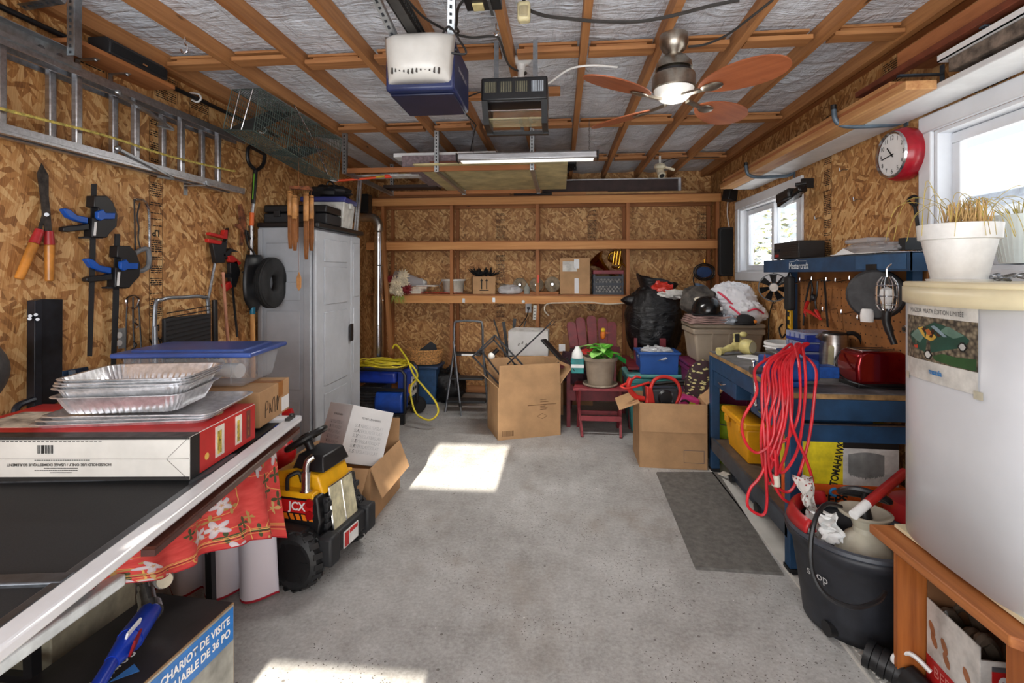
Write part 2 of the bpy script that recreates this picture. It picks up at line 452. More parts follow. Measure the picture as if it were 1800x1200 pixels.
# ceiling: vapour-barrier film, joists along the room, short strapping blocks across
def film():
    m = Mt('vapour_barrier_film', .3)
    p = m.pos(src='World')
    w1 = m.noise(m.n('Mapping', {'Vector': p, 'Scale': (2.2, 9, 1), 'Rotation': (0, 0, .5)}).outputs[0], 1.5, 4, .6, 1.2)
    w2 = m.noise(m.n('Mapping', {'Vector': p, 'Scale': (11, 2.5, 1), 'Rotation': (0, 0, .25)}).outputs[0], 1.2, 5, .6, 1.5)
    t = m.noise(p, 1.6, 4, .6)
    m.set(Base_Color=m.ramp(t, [(.3, (196, 202, 212)), (.7, (230, 236, 244))]), Roughness=.27, Specular_IOR_Level=.8)
    m.bump(m.math('ADD', w1, m.math('MULTIPLY', w2, .8)), .8, .035)
    return m.m
JX = [-2.27 + .399 * i for i in range(11)]
def sag(u, v):
    x = XL + u * (XR - XL); y = YF + v * (YB - YF)
    k = ((x - JX[0]) / .399) % 1; s = math.sin(PI * k)
    r = (((y - .05) / 1.315) % 1); yy = abs(math.sin(PI * r)) ** .6
    n1 = noise.noise(Vector((x * 2.3, y * 1.2, 0))); n2 = noise.noise(Vector((x * 5 + y * 3, y * 2.2 - x * 3, 3)))
    n3 = noise.noise(Vector(((x + .5 * y) * 14, (y - .4 * x) * 3, 7)))
    return Vector((x, y, ZC - s * (.012 + .024 * n1 + .022 * n2 + .012 * n3) * yy))
CE = struct(B().grid(sag, 220, 240).done('ceiling', film(), loc=(0, 0, 0), ang=180), 'wrinkled grey plastic film ceiling between wooden joists')
for i, x in enumerate(JX):
    B().mm((x - .019, YF, 2.685), (x + .019, YB, ZC - .002)).done('joist', WOODY, CE)
for x0, x1 in ((XL, XL + .05), (XR - .05, XR)): B().mm((x0, YF, 2.70), (x1, YB, ZC - .004)).done('edge_plate', DWOODY, CE)
rb = random.Random(3)
for y, skip in ((2.72, ()), (4.05, ()), (5.30, (0, 1)), (1.40, (3,)), (.1, ())):
    for i in range(10):
        if i in skip: continue
        x0, x1 = JX[i] + .02 + rb.random() * .03, JX[i + 1] - .022 - rb.random() * .03; yy = y + rb.uniform(-.04, .04)
        b = B().mm((x0, yy - .045, 2.695), (x1, yy + .045, 2.717))
        if rb.random() < .75: b.mm((x0 + .04, yy - .02, 2.718), (x1 - .04, yy + .06, 2.738))
        b.mm((x0 + .01, yy - .03, 2.739), (x1 - .01, yy + .03, 2.752))
        b.done('strapping_block', WOODX, CE)
for x0, x1, y in ((-.66, -.42, 3.40), (-.26, -.0, 3.36)): B().mm((x0, y - .03, 2.70), (x1, y + .03, 2.745)).done('strapping_block', WOODX, CE)
REDT = mat((170, 22, 28), .35)
for px, py, w, h, a in ((628, 130, .10, .035, .6), (700, 52, .07, .05, .3), (930, 112, .05, .04, .5), (960, 145, .05, .025, -.2), (1065, 258, .05, .03, 0), (1100, 163, .09, .025, -.2), (1232, 146, .13, .035, -.1), (1300, 143, .22, .022, -.05), (655, 8, .10, .05, 1.2)):
    p = PZ(px, py, 2.742); B().box((0, 0, 0), (w, h, .003), (0, .12, a)).done('tape_patch', REDT, CE, loc=(p.x, p.y, 2.742))
# windows
PVC = mat((226, 230, 236), .4, 0, .02, 4)
GLASS = glassy((225, 235, 240), .10, .02)
def window(n, y0, y1, z0, z1, label):
    w = bpy.data.objects.new('window_%d' % n, None); COL.objects.link(w); w.location = (XR, y0, z0); RM[w.name] = Matrix.Translation(w.location); struct(w, label)
    X = XR; t = .085
    for a, q in (((X - .022, y0 - t, z1), (X, y1 + t, z1 + t)), ((X - .022, y0 - t, z0 - t), (X, y1 + t, z0)), ((X - .022, y0 - t, z0), (X, y0, z1)), ((X - .022, y1, z0), (X, y1 + t, z1))):
        b = B(w=w).mm(a, q); b.done('casing_board', PVC, w, bev=.006)
    for a, q in (((X - .002, y0, z1 - .018), (X + .13, y1, z1)), ((X - .002, y0, z0), (X + .13, y1, z0 + .018)), ((X - .002, y0, z0 + .018), (X + .13, y0 + .018, z1 - .018)), ((X - .002, y1 - .018, z0 + .018), (X + .13, y1, z1 - .018))):
        B(w=w).mm(a, q).done('jamb_board', PVC, w)
    ym = (y0 + y1) / 2
    for a0, a1, xo in ((y0 + .02, ym + .03, .095), (ym - .03, y1 - .02, .06)):
        b = B(w=w); x0, x1 = X + xo, X + xo + .03; s = .05
        b.mm((x0, a0, z0 + .02), (x1, a1, z0 + .02 + s)).mm((x0, a0, z1 - .02 - s), (x1, a1, z1 - .02)).mm((x0, a0, z0 + .02 + s), (x1, a0 + s, z1 - .02 - s)).mm((x0, a1 - s, z0 + .02 + s), (x1, a1, z1 - .02 - s))
        sa = b.done('sash', PVC, w, bev=.004)
        B(w=w).mm((x0 + .013, a0 + s, z0 + .02 + s), (x0 + .017, a1 - s, z1 - .02 - s)).done('pane', GLASS, w)
window(1, *WIN[0], 'white vinyl window beside the planters on the fridge')
window(2, *WIN[1], 'white vinyl window beside the narrow black speaker')
# outside: snow, neighbour's siding wall, snowy shrubs
SNOW = mat((240, 243, 248), .8, 0, .03, 2, src='World')
b = B(); b.grid(lambda u, v: Vector((XR + .16 + u * 14, -4 + v * 30, -.05 + .12 * noise.noise(Vector((u * 9, v * 9, 0))))), 24, 24)
struct(b.done('ground_snow', SNOW, loc=(0, 0, 0)), 'snow covered yard outside the windows')
h = thing('neighbour_house', 'pale sided house with snowy roof seen through the planter window', 'house', (7.0, 9.2, 0))
SID = mat((214, 218, 224), .6)
for i in range(17): B().prism([(0, 0), (.035, 0), (.012, .158), (0, .158)], -8.0, (0, -4.0, i * .16), (-1, 0, 0), (0, 0, 1)).done('siding_board', SID, h)
B().mm((0, -4, 0), (3, 4, 2.72)).done('wall', SID, h)
B().mm((-.55, -4.4, 2.60), (0, 4.4, 2.72)).done('soffit', mat((150, 158, 170), .5), h)
B().prism([(-.6, 2.72), (3, 4.4), (3, 4.6), (-.6, 2.86)], 8.8, (0, -4.4, 0), (1, 0, 0), (0, 0, 1)).done('roof', SNOW, h)
LEAFG = mat((120, 124, 84), .8, 0, .3, 8, src='World')
def shrub(name, label, c, r, n, sd, mats=(LEAFG, SNOW)):
    rn = random.Random(sd); s = thing(name, label, 'shrub', c)
    bb, sn, st = B(), B(), B()
    st.cyl((0, 0, 0), (0, 0, r[2]), .05, .02, 7)
    for i in range(n):
        a, t, k = rn.random() * 2 * PI, math.acos(rn.uniform(-1, 1)), rn.random() ** .4
        p = Vector((math.cos(a) * math.sin(t) * r[0] * k, math.sin(a) * math.sin(t) * r[1] * k, r[2] * (1.05 + math.cos(t) * k)))
        d = Vector((rn.uniform(-1, 1), rn.uniform(-1, 1), rn.uniform(-.3, .7))) * .16
        e = Vector((rn.uniform(-1, 1), rn.uniform(-1, 1), rn.uniform(-.3, .3))) * .05
        bb.put([p, p + d * .5 + e, p + d, p + d * .5 - e], [(0, 1, 2, 3)])
        if rn.random() < .45: q = p + Vector((0, 0, .03)); sn.ball(q, (.10, .10, .035), 6, 4)
    st.done('stem', DWOODZ, s); bb.done('foliage', mats[0], s)['kind'] = 'stuff'; sn.done('snow_cap', mats[1], s)['kind'] = 'stuff'
shrub('snowy_shrub', 'snow dusted shrub outside the far window', (4.2, 11.0, -.1), (1.4, 2.4, 1.45), 2200, 5)
shrub('snowy_shrub', 'low tan shrub outside the window behind the white planter', (3.6, 4.3, -.1), (.6, .9, .82), 700, 9)
# ================================================================ hung on the ladder wall
def wpoly(b, pts, x0=.004, th=.012):
    """outline on the ladder wall, standing x0 off it and th thick"""
    q = [PX(p[0], p[1], XL + x0) for p in pts]
    return b.prism([(v.y, v.z) for v in q], -th, (XL + x0, 0, 0), (0, 1, 0), (0, 0, 1))
def wl(px, py, off=.02): return PX(px, py, XL + off)
# extension ladder on its side
ld = thing('extension_ladder', 'aluminium extension ladder hung sideways with yellow rope', 'ladder', (-2.28, 2.1, 2.06))
for x, y0, y1 in ((-2.315, .9, 3.27), (-2.245, .95, 3.33)):
    for z, s in ((2.445, -1), (2.075, 1)):
        b = B(w=ld).mm((x - .032, y0, z - .004), (x + .032, y1, z + .004))
        for e in (-1, 1): b.mm((x + e * .032 - .003, y0, z), (x + e * .032 + .003, y1, z + s * .028))
        b.box((x + .026, (y0 + y1) / 2, z - s * .006), (.012, y1 - y0, .012))
        b.done('rail', ALU, ld)
for x, o in ((-2.315, 0), (-2.245, .058)):
    for i in range(5): y = 1.75 + o + i * .322; B(w=ld).bar((x, y, 2.075), (x, y, 2.445), .03, .032).done('rung', ALU, ld, bev=.006)
for z in (2.37, 2.09):
    b = B(w=ld).bar((-2.20, 2.30, z + .035), (-2.205, 2.62, z - .03), .02, .012).ball((-2.20, 2.30, z + .038), .016, 8, 6)
    b.tube([(-2.21, 2.52, z), (-2.2, 2.60, z - .025), (-2.2, 2.66, z - .045), (-2.21, 2.56, z - .05)], .007)
    b.done('rung_lock', GALV, ld)
B(w=ld).tube([(-2.2, .9, 2.17), (-2.2, 1.6, 2.15), (-2.19, 2.2, 2.17), (-2.19, 2.6, 2.165), (-2.2, 3.08, 2.19), (-2.2, 3.2, 2.20)], .0065, 6).done('rope', mat((196, 178, 92), .8, 0, .2, 60), ld)
for y in (2.0, 2.42, 2.85, 3.2): B(w=ld).cyl((-2.245, y, 2.071), (-2.245, y, 2.068), .022, n=16).done('rung_plug', GALV, ld)
for k, y in enumerate((1.45, 2.95)):
    b = B().mm((XL, y - .015, 2.0), (XL + .005, y + .015, 2.10)).mm((XL, y - .012, 2.055), (-2.20, y + .012, 2.062)).mm((-2.21, y - .012, 2.055), (-2.204, y + .012, 2.085))
    tag(b.done('ladder_bracket', GALV), ('flat galvanized bracket under the ladder by the hedge shears', 'flat galvanized bracket under the far part of the ladder')[k], 'bracket', 'ladder brackets')
# garage door track and its hanger
tr = thing('garage_door_track', 'galvanized garage door track hanging above the ladder', 'track', (-2.2, 1.5, 2.45))
b = B(w=tr).mm((-2.235, .4, 2.44), (-2.23, 2.10, 2.515)).mm((-2.235, .4, 2.512), (-2.19, 2.10, 2.516)).mm((-2.235, .4, 2.44), (-2.19, 2.10, 2.444)).mm((-2.194, .4, 2.444), (-2.19, 2.10, 2.46)); b.done('track', GALV, tr)
def perforated(b, bb, p, q, w=.035, n=None, face=(0, -1, 0)):
    """slotted angle from p to q: two flanges, dark slots on the face"""
    p, q = Vector(p), Vector(q); d = (q - p); L = d.length; z = d / L; f = Vector(face); x = z.cross(f).normalized()
    b.bar(p, q, w, .003, f) if 0 else b.box((p + q) / 2, (w, .003, L), Matrix((x, f, z)).transposed())
    b.box((p + q) / 2 + x * w / 2 - f * w / 2, (.003, w, L), Matrix((x, f, z)).transposed())
    k = int(L / .028)
    for i in range(k):
        c = p + z * (.014 + i * .028) + f * .0022
        bb.box(c, (.011, .001, .016 if i % 2 else .011), Matrix((x, f, z)).transposed())
HOLE = mat((40, 42, 46), .8)
b, bb = B(w=tr), B(w=tr); perforated(b, bb, (-2.16, 2.02, 2.47), (-2.16, 2.02, 2.74)); a = b.done('hanger_angle', GALV, tr); bb.done('slots', HOLE, a)['kind'] = 'stuff'
b, bb = B(w=tr), B(w=tr); perforated(b, bb, (-2.33, 1.96, 2.66), (-2.14, 1.96, 2.68), face=(0, -.3, -.95)); a = b.done('cross_angle', GALV, tr); bb.done('slots', HOLE, a)['kind'] = 'stuff'
for y in (2.03, 1.95): B(w=tr).cyl((-2.235, y, 2.475), (-2.22, y, 2.475), .012, n=6).done('bolt', STEEL, tr)
pp = thing('black_pipe', 'slim black pipe clipped along the wall below the film ceiling', 'pipe', (-2.31, 2.5, 2.6))
B(w=pp).cyl((-2.31, 1.0, 2.60), (-2.31, 3.9, 2.63), .013, n=10).done('pipe', BLACK, pp)
for y in (2.99, 3.7): B(w=pp).tube([(-2.36, y, 2.66), (-2.30, y, 2.65), (-2.285, y, 2.62), (-2.31, y, 2.60), (-2.345, y, 2.615)], .006).done('clip', WHITE, pp)
sh = thing('wall_shelf', 'short wooden plank shelf on two small metal brackets', 'shelf', (-2.27, 2.5, 2.60))
B(w=sh).mm((XL + .002, 2.07, 2.555), (-2.19, 2.66, 2.576)).done('board', wood((150, 92, 52), (186, 122, 72), 1), sh)
for y in (2.24, 2.42):
    b = B(w=sh).mm((XL + .001, y - .012, 2.45), (XL + .005, y + .012, 2.555)).mm((XL + .001, y - .012, 2.55), (-2.25, y + .012, 2.555)).cyl((XL + .005, y, 2.46), (XL + .01, y, 2.46), .008, n=8).ball((-2.26, y, 2.548), .010, 8, 6)
    b.done('bracket', GALV, sh)
sp = thing('bar_speaker', 'black bar shaped speaker lying on the plank shelf', 'speaker', (-2.235, 2.41, 2.577))
B().prism([(-.06, 0), (.06, 0), (.062, .055), (.035, .082), (-.06, .082)], .36, (0, -.18, 0), (1, 0, 0), (0, 0, 1)).done('cabinet', DBLACK, sp, bev=.006)
B().box((.063, 0, .032), (.003, .33, .045)).done('grille', mat((18, 18, 20), .9, 0, .3, 200), sp)
B().box((.066, .02, .02), (.002, .03, .008)).done('badge', CHROME, sp)
p = PZ(328, 66, 2.685)
tag(B().tube([(JX[1], p.y, 2.69), (JX[1], p.y, 2.655), (JX[1] + .012, p.y, 2.64), (JX[1] + .01, p.y, 2.615), (JX[1] - .012, p.y, 2.607), (JX[1] - .022, p.y, 2.628)], .004).done('ceiling_hook', CHROME), 'small chrome screw hook in the joist above the ladder', 'hook')
# live trap of wire mesh hung under the joists
cg = thing('wire_trap', 'green grey wire mesh animal trap hanging below the joists', 'trap', (-2.0, 3.3, 2.3))
nr = [PY(392, 227, 3.0), PY(446, 229, 3.0), PY(457, 147, 3.0), PY(408, 146, 3.0)]; fr = [PY(538, 307, 3.75), PY(594, 318, 3.75), PY(600, 245, 3.75), PY(546, 238, 3.75)]
for v in nr: v.z = min(v.z, 2.675)
WIRE = mat((74, 88, 82), .5, .3)
b = B(w=cg); NR = 46
def cgp(k, t): return nr[k].lerp(fr[k], t)
for i in range(NR + 1):
    t = i / NR; b.tube([cgp(k, t) for k in range(4)], .0045 if i in (0, 16, 30, NR) else .0021, 4, closed=True, smooth=False)
for k in range(4):
    for j in range(9): a = nr[k].lerp(nr[(k + 1) % 4], j / 9); c = fr[k].lerp(fr[(k + 1) % 4], j / 9); b.cyl(a, c, .004 if j == 0 else .0021, n=4, cap=False)
b.done('wire_mesh', WIRE, cg)['kind'] = 'stuff'
TRAPD = metalm((120, 124, 122), .5)
def plate(b, a, c, d, e, th=.003):
    a, c, d, e = map(Vector, (a, c, d, e)); n = (c - a).cross(d - a).normalized() * th
    return b.put([a, c, d, e, a + n, c + n, d + n, e + n], [(3, 2, 1, 0), (4, 5, 6, 7), (0, 1, 5, 4), (1, 2, 6, 5), (2, 3, 7, 6), (3, 0, 4, 7)])
plate(B(w=cg), cgp(0, .02), cgp(1, .02), cgp(2, .42), cgp(3, .42)).done('trap_door', TRAPD, cg)
plate(B(w=cg), cgp(0, .5), cgp(1, .5), cgp(1, .8).lerp(cgp(2, .8), .55), cgp(0, .8).lerp(cgp(3, .8), .55)).done('trap_door', TRAPD, cg)
for a, c in ((cgp(0, 0).lerp(cgp(1, 0), .25), cgp(3, 0).lerp(cgp(2, 0), .3)), (cgp(0, 0).lerp(cgp(1, 0), .6), cgp(3, 0).lerp(cgp(2, 0), .75)), (cgp(0, .3).lerp(cgp(1, .3), .6), cgp(3, .4).lerp(cgp(2, .4), .6))): B(w=cg).cyl(a, c, .004, n=6).done('lock_rod', CHROME, cg)
B(w=cg).tube([cgp(2, .35) + Vector((.01, 0, .03)), cgp(2, .42), cgp(2, .62).lerp(cgp(1, .62), .4), cgp(1, .85)], .004).tube([cgp(2, .66).lerp(cgp(1, .66), .4), cgp(1, .86)], .003).done('trigger_rod', CHROME, cg)
for t in (.05, .9): q = cgp(3, t); B(w=cg).cyl(q, (q.x, q.y, 2.69), .003, n=6).done('hanging_wire', GALV, cg)
# hedge shears
hs = thing('hedge_shears', 'old hedge shears with dark blades and varnished wooden handles', 'shears', wl(72, 490))
OLDST = mat((66, 60, 56), .5, .6, .25, 30)
wpoly(B(w=hs), [(72, 287), (84, 308), (84, 345), (87, 372), (90, 408), (78, 408), (74, 380), (68, 330), (65, 306)], .022, .005).done('blade', OLDST, hs)
wpoly(B(w=hs), [(71, 290), (78, 312), (78, 350), (80, 380), (70, 408), (66, 402), (74, 375), (70, 340), (64, 305)], .028, .005).done('blade', OLDST, hs)
B(w=hs).cyl(wl(82, 377, .03), wl(82, 377, .04), .009, n=8).done('pivot_bolt', STEEL, hs)
HAND = mat((196, 128, 52), .3, 0, .15, 8)
for p0, p1, p2 in (((70, 404), (60, 428), (33, 490)), ((86, 406), (87, 430), (87, 494))):
    a, c, d = wl(*p0, .03), wl(*p1, .03), wl(*p2, .03)
    h = B(w=hs).cyl(c, d, .020, .017, 12).done('handle', HAND, hs, bev=.004); B(w=hs).cyl(a, c, .017, .0205, 12).done('ferrule', mat((168, 40, 44), .4), h)
# bar clamps
BLUEP = plastic((22, 84, 176), .35)
def blue_clamp(label, dx, dy, y1):
    c = thing('bar_clamp', label, 'clamp', wl(160 + dx, 450 + dy), group='blue and black bar clamps')
    o = lambda l: [(x + dx, y + dy) for x, y in l]
    wpoly(B(w=c), o([(160, 323), (168, 323), (166, 450), (160, y1 - dy), (153, y1 - dy)]), .03, .007).done('bar', DBLACK, c)
    wpoly(B(w=c), o([(151, 344), (173, 344), (184, 356), (192, 378), (190, 398), (178, 410), (172, 418), (146, 417), (147, 382), (158, 382), (158, 366), (150, 364)]), .012, .05).done('body', BLACK, c, bev=.004)
    wpoly(B(w=c), o([(166, 372), (176, 368), (180, 374), (197, 374), (196, 385), (178, 385), (172, 388), (166, 384)]), .055, .02).done('release_lever', BLUEP, c, bev=.003)
    wpoly(B(w=c), o([(102, 368), (106, 366), (114, 368), (126, 378), (146, 382), (146, 393), (128, 389), (112, 382)]), .02, .03).done('trigger', BLUEP, c, bev=.004)
    wpoly(B(w=c), o([(102, 400), (110, 397), (130, 396), (148, 392), (148, 404), (126, 406), (108, 408), (102, 406)]), .02, .03).done('handle', BLACK, c, bev=.004)
    wpoly(B(w=c), o([(166, 390), (170, 390), (168, 414), (164, 414)]), .0625, .002).done('white_mark', WHITE, c)
    wpoly(B(w=c), o([(137, 416), (172, 414), (172, 419), (138, 419)]), .02, .03).done('pad', DBLACK, c)
blue_clamp('larger blue and black bar clamp nearest the hedge shears', 0, 0, 626)
blue_clamp('lower blue and black bar clamp between big clamp and hacksaw', 41, 88, 660)
REDP = plastic((190, 36, 30), .4)
c = thing('bar_clamp', 'larger red and black bar clamp beside the rusty saw', 'clamp', wl(380, 440), group='red bar clamps')
wpoly(B(w=c), [(366, 424), (390, 425), (396, 400), (388, 462), (373, 462)], .02, .03).done('body', BLACK, c, bev=.003)
wpoly(B(w=c), [(362, 408), (386, 414), (388, 404), (394, 404), (393, 420), (384, 419), (362, 413)], .03, .03).done('upper_jaw', REDP, c, bev=.003)
wpoly(B(w=c), [(359, 419), (384, 424), (382, 430), (360, 426)], .03, .03).done('lower_jaw', REDP, c, bev=.003)
wpoly(B(w=c), [(385, 448), (398, 436), (414, 442), (400, 443), (392, 456)], .02, .03).done('handle', BLACK, c, bev=.003)
B(w=c).cyl(wl(378, 460, .03), wl(364, 538, .03), .009, n=8).done('bar', STEEL, c)
c = thing('bar_clamp', 'small red and black bar clamp hanging on the pink stick', 'clamp', wl(405, 480), group='red bar clamps')
wpoly(B(w=c), [(398, 462), (410, 458), (416, 478), (408, 505), (400, 500)], .03, .03).done('body', BLACK, c, bev=.003)
wpoly(B(w=c), [(395, 450), (402, 448), (418, 462), (414, 466), (398, 460)], .03, .03).done('upper_jaw', REDP, c, bev=.003)
wpoly(B(w=c), [(388, 500), (398, 494), (402, 504), (392, 512)], .03, .03).done('lower_jaw', REDP, c, bev=.003)
wpoly(B(w=c), [(386, 482), (400, 480), (402, 488), (390, 487)], .03, .03).done('handle', BLACK, c, bev=.003)
wpoly(B(w=c), [(406, 500), (409, 500), (418, 592), (415, 592)], .04, .006).done('bar', DBLACK, c)
# hacksaw
k = thing('hacksaw', 'small bow saw with chrome back and grey pistol grip', 'saw', wl(250, 460))
B(w=k).tube([wl(237, 350), wl(250, 352), wl(258, 360), wl(262, 376), wl(263, 420), wl(264, 472)], .008, 8).done('frame', CHROME, k)
B(w=k).cyl(wl(236, 350), wl(238, 445), .004, n=6).done('blade', DBLACK, k)
B(w=k).tube([wl(246, 356), wl(241, 380), wl(244, 400), wl(243, 420), wl(248, 440)], .004).done('cord', DBLACK, k)
B(w=k).tube([wl(237, 446, .03), wl(256, 437, .03), wl(262, 448, .03), wl(260, 468, .03), wl(248, 476, .03), wl(236, 474, .03), wl(236, 460, .03)], .013, 8, closed=True).done('handle', mat((118, 122, 126), .5), k)
# tall black bracket, blue bracket, hook bar
k = thing('steel_bracket', 'tall black painted steel bracket with bolts leaning on the wall', 'bracket', wl(78, 720, .03))
BSTEEL = mat((34, 36, 42), .35, .3, .5, 5)
wpoly(B(w=k), [(47, 528), (60, 526), (60, 722), (46, 722)], .03, .04).done('flange', BSTEEL, k, bev=.002)
wpoly(B(w=k), [(60, 525), (108, 526), (107, 700), (78, 722), (60, 722)], .03, .008).done('plate', BSTEEL, k, bev=.002)
for q in ((53, 555), (63, 553), (52, 560), (66, 561)): B(w=k).cyl(wl(*q, .038), wl(*q, .076), .007, n=8).done('bolt', STEEL, k)
B(w=k).tube([wl(28, 735, .06), wl(27, 722, .06), (wl(33, 712, .06)), wl(48, 706, .06), wl(60, 702, .06)], .014, 8).done('hook', BSTEEL, k)
k = thing('steel_bracket', 'short dark blue steel bracket beside the tall black one', 'bracket', wl(130, 708, .03))
wpoly(B(w=k), [(107, 652), (152, 644), (158, 672), (130, 708), (108, 708)], .03, .01).done('plate', mat((42, 66, 96), .35, .4, .3, 10), k, bev=.002)
wpoly(B(w=k), [(120, 652), (126, 650), (131, 706), (125, 708)], .042, .02).done('rib', mat((120, 134, 150), .4, .5), k)
B(w=k).cyl(wl(141, 663, .04), wl(141, 663, .044), .008, n=8).done('hole', DBLACK, k)
tag(B().grid(lambda u, v: PX(-30 + 48 * u, 585 + 125 * v, XL + .05 + .05 * math.sin(PI * u)) + Vector((0, -.10 * (2 * v - 1) ** 2 * u, 0)), 10, 10).done('scoop_blade', metalm((150, 152, 154), .5), solid=.004), 'worn grey metal scoop blade at the edge of the wall', 'scoop')
# outlet
k = thing('wall_outlet', 'grey duplex outlet between clamp bar and hanging cords', 'outlet', wl(213, 595, 0))
wpoly(B(w=k), [(207, 577), (219, 576), (219, 612), (207, 613)], .001, .006).done('cover', mat((150, 152, 152), .4), k, bev=.002)
for y in (589, 603): B(w=k).lathe([(0, .012), (.016, .012), (.017, .006)], (XL, wl(213, y).y, wl(213, y).z), 14, (1, 0, 0)).done('socket', WHITE, k)
# hanging cords with hooks
k = thing('bungee_cords', 'black elastic cords with chrome hooks hanging from a nail', 'cord', wl(233, 640))
for pts in ([(224, 525), (222, 560), (221, 600), (219, 650)], [(234, 522), (234, 570), (236, 610), (235, 655)], [(243, 525), (246, 570), (248, 610), (246, 650)]):
    B(w=k).tube([wl(*q) for q in pts], .004).done('cord', BLACK, k)
B(w=k).tube([wl(240, 560), wl(236, 566), wl(243, 572), wl(238, 576)], .004).done('hook', CHROME, k)
B(w=k).tube([wl(224, 540), wl(222, 526), wl(234, 519), wl(244, 526), wl(238, 542), wl(230, 540)], .005).done('hook', CHROME, k)
b = B(w=k)
b.tube([wl(234 + 6 * math.sin(i * 1.3), 600 + i * 5) for i in range(11)], .004, 5); b.done('spring', STEEL, k)
# folding step stool
k = thing('step_stool', 'folded step stool with grey tube frame and black ribbed tread', 'stool', (-2.2, 2.65, 0))
X = -2.20
q = lambda px, py, X=X: PX(px, py, X)
a, c = q(272, 545), q(366, 545)
B(w=k).tube([(X, a.y - .02, 0), (X, a.y, .7), (X, a.y, a.z - .02), (X, a.y + .05, a.z + .055), (X, (a.y + c.y) / 2, a.z + .06), (X, c.y - .05, a.z + .055), (X, c.y, a.z - .02), (X, c.y, .7), (X, c.y + .02, 0)], .011, 8).done('frame', metalm((150, 154, 160), .4), k)
B(w=k).cyl((X + .05, a.y - .03, 0), (X + .03, a.y - .03, 1.22), .010, n=8).done('rear_leg', metalm((150, 154, 160), .4), k)
b = B(w=k); z0, z1 = 1.0, q(320, 555).z
b.mm((X + .012, a.y + .03, z0), (X + .035, c.y - .02, z1)); tr_ = b.done('tread', DBLACK, k, bev=.006)
b = B(w=k)
for i in range(12): b.bar((X + .037, a.y + .04, z0 + .01 + i * .025), (X + .037, c.y - .03, z0 + .03 + i * .025), .004, .006)
b.done('ribs', BLACK, tr_)
tag(B().cyl(PX(377, 527, XL + .03), (XL + .04, PX(377, 527, XL + .03).y + .01, .45), .018, n=12).done('plastic_pipe', BLACK), 'black plastic pipe standing behind the blue lidded bin', 'pipe')
tag(B().cyl(wl(392, 478, .05), (XL + .12, wl(394, 480).y, .02), .010, n=8).done('broom_stick', mat((186, 128, 100), .6)), 'pinkish wooden stick standing behind the small red clamp', 'stick')
# edging tool, upside-down shovel, tyre, rusty saw
k = thing('garden_tool', 'garden tool with black D handle, green print and orange band', 'tool', wl(446, 520, .05))
x = .05
B(w=k).tube([wl(450, 300, x), wl(437, 285, x), wl(436, 262, x), wl(444, 256, x)], .014, 8).tube([wl(450, 300, x), wl(462, 290, x), wl(466, 272, x)], .014, 8).cyl(wl(440, 258, x), wl(466, 272, x), .012, n=8).done('handle', BLACK, k)
B(w=k).cyl(wl(449, 298, x), wl(445, 358, x), .018, .016, 10).done('grip', BLACK, k)
B(w=k).cyl(wl(445, 358, x), wl(443, 374, x), .013, n=10).cyl(wl(442, 396, x), wl(441, 520, x), .013, n=10).done('shaft', ALU, k)
B(w=k).cyl(wl(443, 374, x), wl(442, 397, x), .017, n=10).done('band', plastic((214, 98, 36)), k)
B(w=k).bar(wl(447, 305, x + .02), wl(444, 350, x + .018), .010, .003, (1, 0, 0)).done('label_strip', plastic((120, 190, 60)), k)
B(w=k).tube([wl(440, 420, x), wl(432, 405, x), wl(436, 430, x), wl(447, 445, x + .04), wl(448, 455, x + .04)], .008).done('hook', BLACK, k)
k = thing('shovel', 'shovel hung upside down with black blade and blue collar', 'shovel', wl(445, 600, .07))
def shv(u, v):
    w = math.sin(PI * min(1, .12 + .88 * v)) ** .45 if v < .98 else .25
    w = (.55 + .45 * math.sin(PI * (v * .8 + .1))) * (1 - max(0, v - .8) * 3.0)
    a = wl(446, 448 + 100 * v, .08); return a + Vector((.06 * (1 - (2 * u - 1) ** 2) * w, (u - .5) * .26 * w, 0))
B(w=k).grid(shv, 12, 12).done('blade', BLACK, k, solid=.005)
B(w=k).cyl(wl(444, 540, .09), wl(444, 552, .09), .020, n=10).done('collar', plastic((24, 120, 150)), k)
B(w=k).cyl(wl(444, 551, .09), (XL + .10, wl(444, 551, .09).y, .25), .017, n=10).done('handle', wood((190, 130, 70), (214, 160, 96), 2), k)
k = thing('rubber_tire_ring', 'small black rubber tire hanging beside the grey cabinet', 'tire', wl(475, 497, .2))
cc = PX(477, 497, -2.12); ax = Vector((1, .02, 0)).normalized()
pr = [(.06, -.02), (.075, -.034), (.11, -.042), (.15, -.04), (.176, -.028), (.184, 0), (.176, .028), (.15, .04), (.11, .042), (.075, .034), (.06, .02), (.055, 0), (.06, -.02)]
B(w=k).lathe(pr, cc, 32, ax).done('tyre', RUBBER, k)
b = B(w=k)
for s in (-.018, -.006, .006, .018): b.lathe([(.178, s - .003), (.188, s), (.178, s + .003)], cc, 32, ax)
b.done('tread_ridges', RUBBER, k)
B(w=k).cyl(cc + Vector((0, 0, .07)), (XL, cc.y + .02, cc.z + .08), .006, n=6).done('peg', STEEL, k)
k = thing('hand_saw', 'rusty old hand saw hanging beside the garden tool', 'saw', wl(425, 400))
RUST = mat((124, 74, 46), .8, .1, .35, 20)
wpoly(B(w=k), [(418, 360), (424, 358), (430, 380), (432, 405), (425, 432), (420, 430), (423, 404), (412, 398), (413, 393), (420, 393)], .015, .006).done('blade', RUST, k)
B(w=k).tube([wl(430, 408, .03), wl(434, 416, .03), wl(440, 428, .03), wl(443, 445, .03)], .006).done('handle', mat((70, 56, 48), .6), k)
